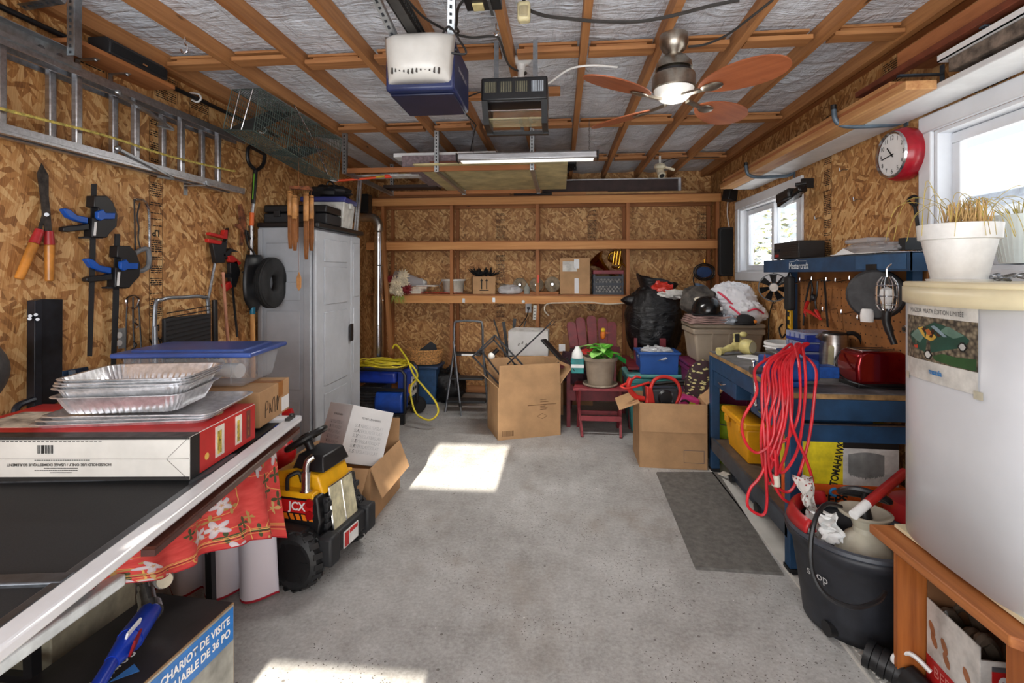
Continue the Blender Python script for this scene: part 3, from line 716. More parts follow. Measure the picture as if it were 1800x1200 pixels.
# ================================================================ grey storage cabinet and what is on it
CX, CY0, CY1, CH = -1.85, 3.64, 4.50, 1.86
GREYP = mat((168, 172, 178), .5, 0, .05, 3); GREYP2 = mat((176, 180, 186), .5, 0, .05, 3)
k = thing('storage_cabinet', 'tall grey plastic storage cabinet with black top', 'cabinet', (-2.1, 4.07, 0))
B(w=k).mm((XL + .05, CY0, 0), (CX - .03, CY1, CH)).done('body', GREYP, k, bev=.006)
B(w=k).prism(rrect(.50, .90, .03), .035, (-2.07, 4.07, CH + .035), (1, 0, 0), (0, 1, 0)).done('top', BLACK, k, bev=.006)
for z0, z1 in ((1.52, 1.74), (1.30, 1.44), (.62, 1.22), (.12, .54)):
    b = B(w=k).mm((XL + .12, CY0 - .010, z0), (CX - .12, CY0 - .001, z1)); b.done('side_panel', GREYP, k, bev=.008)
B(w=k).mm((XL + .052, CY0 - .012, 0), (XL + .09, CY0 - .001, CH - .01)).mm((CX - .09, CY0 - .012, 0), (CX - .035, CY0 - .001, CH - .01)).done('corner_post', GREYP, k, bev=.006)
for y0, y1 in ((CY0 + .005, 4.285), (4.292, CY1 - .005)):
    d = B(w=k).mm((CX - .028, y0, .04), (CX, y1, CH - .02)).done('door', GREYP2, k, bev=.01)
    if y1 - y0 > .3:
        for z0, z1 in ((1.60, 1.78), (1.26, 1.56), (.62, 1.20), (.10, .56)): B(w=k).mm((CX - .002, y0 + .13, z0), (CX + .008, y1 - .09, z1)).done('door_panel', GREYP2, d, bev=.008)
        B(w=k).prism(rrect(.055, .15, .01), .014, (CX + .014, 4.25, .99), (0, -1, 0), (0, 0, 1)).done('latch', BLACK, d, bev=.003)
        B(w=k).cyl((CX + .014, 4.25, 1.0), (CX + .018, 4.25, 1.0), .01, n=10).done('keyhole', CHROME, d)
    else:
        for z0, z1 in ((1.30, 1.78), (.62, 1.20)): B(w=k).mm((CX - .002, y0 + .04, z0), (CX + .006, y1 - .03, z1)).done('door_panel', GREYP2, d, bev=.006)
CT = CH + .036
k = thing('tool_case', 'dark grey plastic tool case lying on the cabinet top', 'case', (-2.06, 3.86, CT), rz=.05)
B().box((0, 0, .04), (.50, .30, .08)).done('base', DBLACK, k, bev=.01); B().box((0, 0, .115), (.50, .30, .06)).done('lid', BLACK, k, bev=.012)
for x in (.14, -.14): B().box((x, -.157, .075), (.05, .014, .05)).done('latch', BLACK, k, bev=.003)
k = thing('storage_bin', 'white plastic bin with dark blue lid on the cabinet top', 'bin', (-2.03, 4.25, CT), rz=.1)
B().box((0, 0, .115), (.36, .30, .23), taper=.88).done('body', mat((206, 206, 200), .5), k, bev=.012); B().box((0, 0, .245), (.39, .33, .045)).done('lid', plastic((48, 54, 120)), k, bev=.012)
B().box((.19, 0, .2), (.02, .07, .05)).done('handle', mat((206, 206, 200), .5), k, bev=.004)
k = thing('black_bag', 'crumpled black bag lying on the blue bin lid', 'bag', (-2.02, 4.25, CT + .27)); blob(B(), (0, 0, .05), (.17, .13, .06), .3, 6, 24, 14, 3, zmin=0).done('body', mat((24, 24, 27), .55), k); B().tube([(-.05, 0, .09), (-.02, 0, .15), (.02, 0, .14), (.05, 0, .085)], .008).done('strap', BLACK, k)
k = thing('metal_channel', 'pair of slim white metal channels propped on the cabinet top', 'channel', (-1.83, 4.4, CT))
for dx in (0, .022): B(w=k).bar((-1.87 + dx, 4.42, CT), (-1.84 + dx, 4.44, 2.36), .016, .02).done('channel', ALU, k)
k = thing('box_speaker', 'small black box speaker in the far wall corner by the duct', 'speaker', (-2.25, 5.6, 2.2))
B().box((0, 0, .11), (.12, .14, .22)).done('cabinet', BLACK, k, bev=.006); B().box((.02, -.073, .11), (.10, .006, .19)).done('grille', mat((16, 16, 17), .9), k); B().box((-.06, .02, .10), (.08, .04, .04)).done('bracket', BLACK, k)
# bamboo wind chime in front of the cabinet
k = thing('wind_chime', 'bamboo wind chime hanging in front of the grey cabinet', 'wind chime', (-1.88, 3.45, 1.35))
BAM = mat((196, 140, 84), .5, 0, .15, 10); BAMD = mat((150, 96, 52), .7)
P = lambda px, py: PY(px, py, 3.45)
B(w=k).prism([(0, 0), (.16, -.012), (.15, .015), (.01, .02)], .05, P(507, 331), (1, 0, 0), (0, 0, 1)).done('top_plate', RUST, k)
for i, (px, y0, y1, dy) in enumerate(((510, 336, 437, 0), (523, 345, 441, -.04), (538, 339, 456, 0), (541, 342, 440, .05), (514, 344, 425, .05))):
    o = Vector((0, dy, 0)); a, c = P(px, y0) + o, P(px, y1) + o
    tb = B(w=k).cyl(a, a.lerp(c, .42), .017, n=10, cap=False).done('tube', BAM, k, solid=.004); b = B(w=k)
    b.grid(lambda u, v: a.lerp(c, .40 + .6 * v) + Vector((-math.cos(PI * u) * .017 * (1 - .5 * max(0, v - .7) / .3), math.sin(PI * u) * .017, 0)), 8, 6).done('split_half', BAMD, tb, solid=.004)
    B(w=k).cyl(a.lerp(c, .03), a.lerp(c, .045), .019, n=10).done('node', BAMD, tb)
    B(w=k).cyl(a, (a.x, a.y, P(510, 330).z), .0015, n=4).done('string', BAMD, k)
B(w=k).cyl(P(525, 345), P(525, 476), .0015, n=4).done('sail_string', BAMD, k)
B(w=k).prism([(0, .065), (.018, .02), (.016, -.05), (0, -.075), (-.016, -.05), (-.018, .02)], .008, P(525, 493), (1, 0, 0), (0, 0, 1)).done('sail', BAM, k, bev=.002)
B(w=k).cyl(P(525, 328), (P(525, 328).x, 3.45, 2.69), .0015, n=4).done('hanging_cord', BAMD, k)
# ================================================================ table by the ladder wall, with the storm door and boxes on it
def carton(k, w, d, h, flaps=(), m=None, th=.005, front=None):
    """open carton in the frame of k: four wall panels, bottom, hinged flaps (side, degrees from upright, length)"""
    m = m or CARD
    for nm, c, s in (('front', (0, -d / 2, h / 2), (w, th, h)), ('rear', (0, d / 2, h / 2), (w, th, h)), ('near', (-w / 2, 0, h / 2), (th, d, h)), ('far', (w / 2, 0, h / 2), (th, d, h)), ('bottom', (0, 0, th), (w, d, th))):
        B().box(c, s).done('wall_panel' if nm != 'bottom' else 'bottom', m, k)
    for side, ang, ln in flaps:
        a = R(ang); sgn, ax = {'f': (-1, 1), 'r': (1, 1), 'l': (-1, 0), 'x': (1, 0)}[side]
        e = Vector((0, 0, h)); e[ax] = sgn * (d if ax else w) / 2
        o = Vector((0, 0, math.cos(a))); o[ax] = sgn * math.sin(a); al = Vector((0, 0, 0)); al[1 - ax] = (w if ax else d) / 2 - .006
        n = o.cross(al).normalized() * th / 2; p = [e - al, e + al, e + al * .985 + o * ln, e - al * .985 + o * ln]
        B().put([v + n for v in p] + [v - n for v in p], [(0, 1, 2, 3), (7, 6, 5, 4), (0, 4, 5, 1), (1, 5, 6, 2), (2, 6, 7, 3), (3, 7, 4, 0)]).done('flap', m, k)
k = thing('folding_table', 'folding table under the red flowered cloth', 'table', (-1.80, 1.75, 0))
B(w=k).mm((-2.30, 1.18, .70), (-1.33, 2.14, .73)).done('top', mat((200, 200, 196), .6), k, bev=.006)
for y in (1.30, 2.03):
    for x, x2 in ((-2.2, -2.24), (-1.52, -1.50)): B(w=k).bar((x, y, .70), (x2, y, .0), .028, .028).done('leg', BLACK, k)
    B(w=k).bar((-2.22, y, .34), (-1.51, y, .34), .022, .022).done('crossbar', BLACK, k)
B(w=k).bar((-1.51, 2.03, .30), (-1.75, 1.7, .69), .02, .02).done('brace', BLACK, k)
def floral():
    m = Mt('floral_cloth', .8)
    uv = m.n('TexCoord').outputs['UV']
    def flowers(scale, loc, r0, petals, amp, jitter=.75):
        mp = m.n('Mapping', {'Vector': uv, 'Scale': scale, 'Location': loc}).outputs[0]
        v = m.n('TexVoronoi', {'Vector': mp, 'Scale': 1.0, 'Randomness': jitter}, voronoi_dimensions='2D')
        d = m.n('VectorMath', {0: mp, 1: v.outputs['Position']}, operation='SUBTRACT').outputs[0]
        s = m.n('SeparateXYZ', {0: d}); an = m.math('ARCTAN2', s.outputs[1], s.outputs[0])
        w = m.math('MULTIPLY_ADD', m.math('COSINE', m.math('MULTIPLY', an, float(petals))), amp, 1 - amp)
        rr = m.math('DIVIDE', v.outputs['Distance'], m.math('MULTIPLY', w, r0))
        return rr, m.n('SeparateColor', {0: v.outputs['Color']})
    n0 = m.noise(uv, 12, 3)
    col = m.ramp(n0, [(.3, (196, 52, 50)), (.7, (222, 84, 78))])
    ln, _ = flowers((3.2, 2.4, 1), (.3, .2, 0), .46, 3, .12)
    col = m.mix(m.math('MULTIPLY', m.math('GREATER_THAN', ln, .96), m.math('LESS_THAN', ln, 1.0)), col, (226, 176, 96))
    # bands of leaves and flowers
    sx = m.n('SeparateXYZ', {0: uv}); band = m.math('GREATER_THAN', m.math('SINE', m.math('MULTIPLY_ADD', sx.outputs[0], 15.0, m.math('MULTIPLY', sx.outputs[1], 4.0))), -.35)
    lf, c1 = flowers((15, 5.5, 1), (.1, .4, 0), .48, 4, .45)
    col = m.mix(m.math('MULTIPLY', m.math('LESS_THAN', lf, 1.0), band), col, m.ramp(c1.outputs[0], [(.3, (70, 78, 48)), (.6, (176, 140, 80)), (.9, (206, 172, 112))], 'CONSTANT'))
    fl, c2 = flowers((9, 3.2, 1), (.5, .1, 0), .40, 5, .28)
    k2 = m.math('MULTIPLY', m.math('MULTIPLY', m.math('LESS_THAN', fl, 1.0), m.math('GREATER_THAN', c2.outputs[1], .42)), band)
    col = m.mix(k2, col, m.ramp(fl, [(.0, (214, 180, 80)), (.16, (206, 160, 150)), (.3, (226, 218, 220)), (1.0, (196, 186, 196))]))
    # hem stripes
    v = sx.outputs[1]
    for a, bb, c in ((.845, .853, (214, 160, 90)), (.862, .872, (226, 186, 110)), (.885, .893, (66, 50, 34)), (.905, .913, (214, 160, 90)), (.985, 1.1, (170, 22, 36))):
        col = m.mix(m.math('MULTIPLY', m.math('GREATER_THAN', v, a), m.math('LESS_THAN', v, bb)), col, c)
    lining = m.mix(m.math('GREATER_THAN', v, .985), (212, 204, 212), (160, 20, 40))
    m.set(Base_Color=m.mix(m.n('NewGeometry').outputs['Backfacing'], col, lining))
    return m.m
FLOR = floral()
k = thing('tablecloth', 'red tablecloth with white flowers and leaves over the folding table', 'tablecloth', (-1.80, 1.75, .735))
B(w=k).mm((-2.3, 1.17, .733), (-1.32, 2.15, .736)).done('top_sheet', mat((200, 60, 56), .8), k)
def dr(u, v):                                     # aisle side: hem pulled up in the middle, pinned under the door's edge
    y = .95 + u * 1.20
    zt = .748; hem = 0
    for (ya, za), (yb, zb) in zip(((.9, .72), (1.2, .66), (1.5, .53), (1.84, .45), (2.0, .38)), ((1.2, .66), (1.5, .53), (1.84, .45), (2.0, .38), (2.3, .21))):
        if ya <= y <= yb: hem = za + (zb - za) * (y - ya) / (yb - ya)
    z = zt + (hem - zt) * v
    x = -1.255 - .03 * u + .03 * math.sin(u * 17 + v) * v * (.4 + u) + .055 * v * u + .02 * math.sin(u * 39) * v
    return Vector((x, y + .03 * v * u, z))
B(w=k).grid(lambda u, v: dr(1 - u, v), 70, 24, uv=True).done('aisle_drop', FLOR, k, ang=180)
def dr2(u, v):                                    # far end drop reaching the floor, its pale lining towards the camera
    x = -1.30 - u * .96; z = .735 + (.012 - .735) * v
    return Vector((x + .02 * v * math.sin(u * 30), 2.16 + .045 * v * math.sin(u * 34 + .8) * (.5 + .5 * v) + .02 * v, z))
B(w=k).grid(lambda u, v: dr2(1 - u, v), 70, 18, uv=True).done('end_drop', FLOR, k, ang=180)
# storm door lying on the table, its frame pieces one by one
TZ = .80
k = thing('storm_screen', 'white framed screen storm door lying flat on the table', 'door', (-1.49, 1.3, TZ), rz=R(8.7)); k['kind'] = 'thing'
A = RM[k.name]
X0, X1, Y0, Y1 = -.55, .41, -1.5, .93
FR = mat((226, 228, 232), .35, 0, .03, 5)
for nm, a, c in (('rail', (X1 - .055, Y0, 0), (X1, Y1, .03)), ('rail', (X0, Y0, 0), (X0 + .055, Y1, .03)), ('rail', (X0 + .055, Y1 - .055, 0), (X1 - .055, Y1, .03)), ('rail', (X0 + .055, Y0, 0), (X1 - .055, Y0 + .055, .03))): B().mm(a, c).done(nm, FR, k, bev=.008)
GREYF = metalm((120, 124, 130), .45)
B().mm((X1 - .085, Y0 + .06, .008), (X1 - .058, .30, .024)).done('screen_bead', GREYF, k, bev=.004); B().mm((X0 + .08, .22, .008), (X1 - .085, .25, .024)).done('screen_bead', GREYF, k, bev=.004); B().mm((X0 + .08, -.36, .008), (X1 - .06, -.32, .026)).done('screen_bead', GREYF, k, bev=.004)
B().prism([(X1 - .058, .25), (X1 - .058, .42), (X1 - .13, .42), (X1 - .145, .35), (X1 - .12, .25), (X1 - .085, .16)], .012, (0, 0, .028), (1, 0, 0), (0, 1, 0)).done('corner_bracket', mat((70, 72, 76), .5), k)
B().mm((X0 + .075, -.35, .012), (X1 - .08, .24, .016)).done('screen', mat((34, 35, 37), .8, 0, .15, 300), k)
B().mm((X0 + .075, .24, .012), (X1 - .08, Y1 - .075, .016)).done('panel', mat((30, 31, 33), .5), k); B().mm((X0 + .075, Y0 + .07, .012), (X1 - .08, -.35, .016)).done('screen', mat((34, 35, 37), .8, 0, .15, 300), k)
B().box((X1 - .03, .86, .036), (.022, .07, .012)).cyl((X1 - .03, .88, .034), (X1 - .03, .88, .05), .012, n=8).done('latch', mat((50, 48, 46), .4), k)
B().mm((X0 + .02, -.15, -.020), (X1 + .006, .88, -.012)).done('glass_insert', glassy((96, 52, 40), .55, .08), k)
B().mm((X1 - .03, -.15, -.038), (X1 + .006, .88, -.021)).done('insert_edge', mat((74, 40, 34), .4), k)
TOPZ = TZ + .031
# appliance carton
ABC = mat((214, 211, 204), .55, 0, .04, 5)
def box_frame(name, label, cat, P0, rz, w, d, h, **kw):
    """closed carton whose near aisle-side bottom corner is P0"""
    return thing(name, label, cat, P0, rz, **kw)
k = thing('appliance_box', 'flat white and red kitchen appliance carton lying on storm door', 'box', (-1.2, 1.52, TOPZ), rz=R(6))
w, d, h = .86, .42, .14
B().mm((-w, 0, 0), (0, d, h)).done('carton', ABC, k, bev=.002)
RED = mat((196, 40, 38), .4, 0, .06, 6)
for y0, y1, m_ in ((.002, .05, mat((26, 24, 24), .5)), (.052, d - .002, RED)): B().mm((0, y0, .002), (.0015, y1, h - .002)).done('printed_side', m_, k)
for y, w_, c in ((.14, .055, (232, 226, 214)), (.27, .045, (232, 226, 214)), (.35, .03, (120, 60, 50))):
    q = B().mm((.0016, y, .02), (.0026, y + w_, h - .012)).done('printed_picture', mat(c, .5), k); B().mm((.0027, y + .012, .03), (.0034, y + w_ - .018, h - .03)).done('printed_food', mat((206, 150, 60), .5, 0, .5, 60), q)
B().cyl((.0016, .09, .045), (.0026, .09, .045), .012, n=14).done('printed_dot', mat((220, 180, 90), .5), k)
B().mm((-w + .002, .05, h), (-.002, d - .002, h + .0012)).done('printed_top', RED, k); B().mm((-w + .002, .0, h), (-.0, .05, h + .0013)).done('printed_edge', mat((48, 44, 42), .5, 0, .5, 30), k)
B().mm((-.82, .10, h + .0014), (-.55, .30, h + .002)).done('printed_picture', mat((208, 196, 180), .5, 0, .25, 14), k); B().cyl((-.1, .27, h + .0014), (-.1, .27, h + .0022), .05, n=24).done('printed_plate', mat((220, 210, 150), .5, 0, .3, 30), k)
B().mm((-w, -.0012, 0), (0, -.0002, .012)).mm((-w, -.0012, h - .008), (0, -.0002, h)).done('printed_border', mat((36, 34, 33), .6), k)
txt('HOUSEHOLD USE ONLY / USAGE DOMESTIQUE SEULEMENT', .0125, INK, k, (-.42, -.001, .052), (-1, 0, 0), (0, 0, -1), bold=.0002, world=False)
b = B(); rn = random.Random(2); x = -.49
while x < -.44: b.mm((x, -.0014, .088), (x + .002, -.0004, .115)); x += .003 + rn.random() * .003
b.done('barcode', INK, k)
for z, x0, x1 in ((.066, -.5, -.32), (.04, -.47, -.36), (.033, -.5, -.36), (.026, -.45, -.38), (.128, -.62, -.28)): b = B(); [b.mm((x0 + (x1 - x0) * i / 24, -.0012, z - .0011), (x0 + (x1 - x0) * (i + .7) / 24, -.0004, z + .0011)) for i in range(24)]; b.done('fine_print', INK, k)['kind'] = 'stuff'
for a, c in (((-.002, 0, .07), (-.075, 0, .069)), ((-.075, 0, .069), (-.002, 0, h)), ((-.075, 0, .069), (-.002, 0, 0)), ((-w, 0, .072), (-.075, 0, .069))): B().bar(Vector(a) - Vector((0, .0006, 0)), Vector(c) - Vector((0, .0006, 0)), .0012, .0012).done('flap_seam', mat((120, 116, 108), .8), k)
# foil trays
FOIL = mat((226, 227, 230), .3, .75, .08, 40, .15)
def tray(b, w, d, h, rim=.014, r=.03, inset=.03, crimp=0, z=0):
    def ringp(ww, dd, rr, zz, cr=0):
        pts = []
        for i, (x, y) in enumerate(rrect(ww, dd, rr, 12)): pts.append(Vector((x, y, zz)))
        # resample straight sides
        out = []
        for i in range(len(pts)):
            a, c = pts[i], pts[(i + 1) % len(pts)]; n = max(1, int((c - a).length / .012))
            for j in range(n):
                p = a.lerp(c, j / n)
                out.append(p)
        return out
    L = [ringp(w + rim * 2, d + rim * 2, r + rim, z + h - .002), ringp(w + rim * 2, d + rim * 2, r + rim, z + h + .003), ringp(w, d, r, z + h + .001)]
    n = len(L[2]); bot = []; mid = []
    for i, p in enumerate(L[2]):
        q = Vector((p.x * (w - 2 * inset) / w, p.y * (d - 2 * inset) / d, z)); c = (1 if i % 2 else -1) * crimp
        nrm = Vector((p.x / w, p.y / d, 0)).normalized(); mid.append(p.lerp(q, .5) + nrm * c); bot.append(q + nrm * c)
    rows = [L[2], mid, bot]; vs = [v for r_ in rows for v in r_]; fs = []
    for a in range(2):
        for i in range(n): j = (i + 1) % n; fs.append((a * n + i, a * n + j, (a + 1) * n + j, (a + 1) * n + i))
    fs.append(tuple(range(2 * n, 3 * n)))
    o = len(vs); rim_o = [Vector((p.x * (w + 2 * rim) / w, p.y * (d + 2 * rim) / d, z + h + .0015)) for p in L[2]]; vs += rim_o
    for i in range(n): j = (i + 1) % n; fs.append((i, o + i, o + j, j))
    return b.put(vs, fs)
bz = TOPZ + .1425
for i in range(3):
    k = thing('foil_sheet_tray', ('lowest flat foil tray resting on the appliance carton', 'middle flat foil tray on the appliance carton', 'top flat foil tray under the deep foil pans')[i], 'tray', (-1.56 + .012 * i, 1.76 + .008 * i, bz + .010 * i), rz=R(13 - i * 2), group='flat foil trays')
    tray(B(), .56, .34, .013, .012, .04, .01).done('tray', FOIL, k, solid=.0015)
bz += .042
for i in range(5):
    k = thing('foil_roasting_pan', ('lowest deep foil roasting pan of the stack', 'second deep foil roasting pan from below', 'middle deep foil roasting pan of the stack', 'fourth deep foil roasting pan from below', 'topmost deep foil roasting pan with oval base')[i], 'pan', (-1.56 + .004 * i, 1.73 + .002 * i, bz + (.0, .030, .040, .050, .060)[i]), rz=R(12 + (i % 2) * 2), group='deep foil roasting pans')
    tray(B(), .42, .30, .062, .012, .05, .03, crimp=.0028).done('pan', FOIL, k, solid=.0012)
    if i == 4:
        B().lathe([(.10, .004), (.106, .012), (.115, .006), (.125, .004)], n=40, sx=1.15, sy=.75).done('oval_rib', FOIL, k)
# carton and the blue lidded bin
k = thing('cardboard_box', 'cardboard box with handwriting under the clear bin', 'box', (-1.30, 2.06, TOPZ), rz=R(9))
B().mm((-.50, 0, 0), (0, .33, .155)).done('carton', CARD, k, bev=.002)
B().mm((.0005, .20, .085), (.0015, .25, .1555)).mm((-.2, .20, .1555), (.0015, .25, .1565)).done('tape', mat((168, 112, 62), .3), k); B().mm((.0005, .235, .01), (.0016, .325, .075)).done('paper_label', WHITEP, k)
b = B()
for st in ([(.05, .03), (.055, .09), (.075, .10), (.08, .07), (.06, .06)], [(.095, .04), (.10, .085), (.115, .04), (.105, .06)], [(.125, .035), (.13, .085), (.15, .10), (.155, .03)], [(.165, .05), (.185, .10), (.18, .03), (.20, .09)]): b.tube([(.002, y, z) for y, z in st], .0012, 4)
b.done('pen_marks', mat((40, 34, 30), .7), k)
CLEAR = glassy((206, 212, 220), .27, .2)
k = thing('clear_bin', 'clear plastic bin with blue lid holding white paper plates', 'bin', (-1.70, 2.26, TOPZ + .158), rz=R(8))
B().box((0, 0, .07), (.56, .34, .138), taper=.9).done('body', CLEAR, k, bev=.015)
B().box((0, 0, .150), (.61, .40, .022)).box((0, 0, .163), (.50, .30, .014)).done('lid', mat((62, 88, 158), .3, 0, .08, 6), k, bev=.008)
b = B()
for x in (-.2, -.1, 0, .1, .2): b.box((x, -.163, .075), (.003, .006, .12))
b.done('body_ribs', CLEAR, k)
for i in range(10): B().lathe([(0, 0), (.028, 0), (.045, .006), (.046, .006), (.028, .002)], (-.12 + i * .022, -.03, .065), 20, (1, 0, 0)).done('paper_plate', WHITE, k)
B().lathe([(0, 0), (.034, 0), (.036, -.01), (.03, -.12)], (.20, -.08, .06), 18, (1, -.3, 0)).done('paper_cup', WHITE, k)
# second storm window low at the near end, carton that carries it
k = thing('storm_window', 'white framed glass storm window lying low under the storm door', 'window', (-1.245, 1.33, .605), rz=R(1)); k['kind'] = 'thing'
for a, c in (((-.05, -.95, 0), (0, 0, .035)), ((-.70, -.95, 0), (-.65, 0, .035)), ((-.65, -.05, 0), (-.05, 0, .035)), ((-.65, -.95, 0), (-.05, -.90, .035))): B().mm(a, c).done('rail', mat((216, 224, 228), .35), k, bev=.006)
for a, c in (((-.065, -.93, .03), (-.05, -.05, .042)), ((-.65, -.065, .03), (-.05, -.05, .042))): B().mm(a, c).done('glazing_bead', mat((190, 202, 210), .3), k)
B().mm((-.65, -.90, .014), (-.05, -.05, .018)).done('pane', glassy((70, 66, 64), .62, .05), k)
k = thing('tan_carton', 'plain tan carton carrying the low storm window', 'box', (-1.80, .80, 0)); B().box((0, 0, .301), (.40, .50, .602)).done('carton', CARD, k, bev=.004)
k = thing('beige_carton', 'plain beige carton standing under the folding table', 'box', (-1.80, 1.56, 0), rz=.12); B().box((0, 0, .26), (.42, .36, .52)).done('carton', mat((170, 164, 142), .6), k, bev=.004); B().box((0, 0, .521), (.06, .36, .002)).done('tape', mat((150, 140, 110), .4), k)
# creeper carton
k = thing('creeper_box', 'black and blue carton for a folding mechanics creeper', 'box', (-1.14, 1.655, 0), rz=R(-4))
PHOTO = mat((150, 150, 144), .45, 0, .25, 5)
B().mm((-.33, -1.0, 0), (0, 0, .35)).done('carton', card_m((150, 120, 88)), k, bev=.002)
B().mm((-.33, -1.0, .35), (-.004, -.003, .3515)).done('printed_top', mat((46, 42, 42), .45, 0, .2, 6), k); B().mm((0, -1.0, .005), (.0012, -.004, .345)).done('printed_side', PHOTO, k); B().mm((.0013, -.335, .225), (.0022, -.006, .338)).done('printed_band', mat((28, 112, 190), .45), k)
for s, z in (('CHARIOT DE VISITE', .305), ('REPLIABLE DE 36 PO', .262)): txt(s, .036, WHITEP, k, (.0024, -.165, z), (0, 1, 0), (0, 0, 1), bold=.0012, sx=.88, world=False)
txt('certified', .07, WHITEP, k, (-.13, -.35, .3518), (0, -1, 0), (1, 0, 0), sx=.8, world=False)
B().prism([(0, 0), (.07, .01), (.05, .05)], -.001, (-.1, -.37, .3522), (0, 1, 0), (1, 0, 0)).done('printed_triangle', mat((60, 120, 190), .5), k)
k2 = thing('kick_scooter', 'blue folding kick scooter stem with grey foam grips', 'scooter', (-1.45, 1.5, .3))
SCB = plastic((26, 60, 176), .3); P = lambda px, py, Y: PY(px, py, Y)
B(w=k2).cyl(P(150, 1240, 1.15), P(196, 1165, 1.28), .018, n=12).cyl(P(196, 1165, 1.28), P(228, 1125, 1.36), .020, .034, 12).cyl(P(228, 1125, 1.36), P(268, 1068, 1.50), .036, .03, 12).done('stem', SCB, k2)
B(w=k2).bar(P(222, 1120, 1.33), P(246, 1092, 1.39), .025, .006, (0, 1, 0)).done('label_plate', WHITEP, k2); B(w=k2).bar(P(232, 1140, 1.31), P(244, 1118, 1.35), .05, .006, (0, 1, 0)).done('red_decal', mat((130, 20, 26), .4), k2)
B(w=k2).cyl(P(262, 1070, 1.50), P(256, 1042, 1.54), .026, n=14).cyl(P(256, 1042, 1.54), P(252, 1030, 1.56), .018, n=12).cyl(P(266, 1078, 1.48), P(263, 1066, 1.50), .034, n=14).done('clamp', CHROME, k2)
B(w=k2).tube([P(236, 1015, 1.56), P(246, 1022, 1.56), P(256, 1020, 1.56)], .014).done('lever', CHROME, k2)
B(w=k2).cyl(P(258, 985, 1.66), P(288, 1018, 1.48), .027, n=16).done('grip', mat((104, 100, 98), .8, 0, .1, 80, .3), k2); B(w=k2).cyl(P(288, 1018, 1.48), P(290, 1020, 1.47), .022, n=16).done('grip_cap', mat((170, 160, 140), .5), k2)
# ================================================================ ride-on toy truck
k = thing('toy_truck', 'yellow and black ride-on toy truck parked at the cloth', 'toy truck', (-1.13, 2.49, 0), rz=R(-8)); k.scale = (.95, .82, 1)
YEL = plastic((232, 172, 26), .32); TYR = mat((28, 29, 31), .55, 0, .12, 20)
def toy_wheel(c, parent):
    c = Vector(c); w = B().lathe([(.055, -.05), (.11, -.062), (.134, -.045), (.137, 0), (.134, .045), (.11, .062), (.055, .05)], c, 28, (0, 1, 0)).done('wheel', TYR, parent)
    b = B()
    for i in range(18):
        a = 2 * PI * i / 18
        for s in (-1, 1):
            aa = a + s * .08; q = c + Vector((math.cos(aa) * .137, s * .03, math.sin(aa) * .137))
            b.box(q, (.007, .05, .026), Euler((0, -aa, s * .5)).to_matrix())
    b.done('tread_lugs', TYR, w)
    B().lathe([(0, -.045), (.03, -.05), (.045, -.042), (.058, -.05), (.06, -.045)], c, 20, (0, 1, 0)).done('hub', BLACK, w)
    b = B()
    for i in range(6): a = 2 * PI * i / 6; b.box(c + Vector((math.cos(a) * .075, -.055, math.sin(a) * .075)), (.05, .012, .022), Euler((0, -a, 0)).to_matrix())
    b.cyl(c + Vector((0, -.052, 0)), c + Vector((0, -.058, 0)), .09, n=18); b.done('hub_spokes', BLACK, w)
for c in ((-.10, -.26, .14), (-.10, .26, .14), (-.62, -.26, .14), (-.62, .26, .14)): toy_wheel(c, k)
B().mm((-.78, -.20, .12), (-.02, .20, .24)).done('chassis', DBLACK, k, bev=.01)
B().prism([(-.30, .22), (-.015, .22), (0, .30), (-.02, .42), (-.30, .42)], .42, (0, -.21, 0), (1, 0, 0), (0, 0, 1)).done('hood_side', BLACK, k, bev=.01)
B().prism([(-.32, .42), (-.12, .42), (-.015, .405), (-.05, .50), (-.20, .52), (-.32, .50)], .30, (0, -.15, 0), (1, 0, 0), (0, 0, 1)).done('hood', YEL, k, bev=.012)
B().mm((-.34, -.215, .405), (-.04, -.15, .435)).done('hood_shelf', YEL, k, bev=.006); B().mm((-.34, .15, .405), (-.04, .215, .435)).done('hood_shelf', YEL, k, bev=.006); B().mm((-.44, -.215, .40), (-.34, -.12, .455)).done('step', YEL, k, bev=.008)
B().box((-.13, .02, .545), (.15, .22, .075), taper=1.3).done('dashboard', BLACK, k, bev=.008)
B().cyl((-.18, .02, .55), (-.22, .02, .62), .025, n=10).done('steering_column', BLACK, k)
b = B(); ax = Vector((-.5, 0, .86)); cc = Vector((-.225, .02, .63)); u = Vector((.86, 0, .5))
b.tube([cc + u * math.cos(t) * .115 + Vector((0, 1, 0)) * math.sin(t) * .115 for t in [2 * PI * i / 20 for i in range(20)]], .016, 8, closed=True, sub=2)
for t in (.5, 2.6, 4.7): b.bar(cc, cc + u * math.cos(t) * .11 + Vector((0, 1, 0)) * math.sin(t) * .11, .03, .014, ax)
b.lathe([(0, .03), (.035, .025), (.045, 0), (.03, -.02)], cc, 14, ax); b.done('steering_wheel', BLACK, k)
B().cyl((-.10, -.185, .435), (-.10, -.185, .445), .036, n=16).cyl((-.10, -.185, .44), (-.10, -.185, .53), .024, n=14).tube([(-.10, -.185, .52), (-.10, -.183, .56), (-.09, -.175, .585), (-.07, -.16, .60)], .017, 12).done('exhaust_pipe', CHROME, k)
B().tube([(-.20, -.20, .43), (-.20, -.20, .49), (-.18, -.19, .51), (-.15, -.17, .515), (-.14, -.16, .47)], .011, 8).done('grab_rail', BLACK, k)
gp = [Vector((.030, -.13, .235)), Vector((.030, .13, .235)), Vector((-.004, .12, .44)), Vector((-.004, -.12, .44))]
plate(B(), *gp, th=.006).done('grille_decal', mat((198, 192, 160), .35, 0, .15, 14), k)
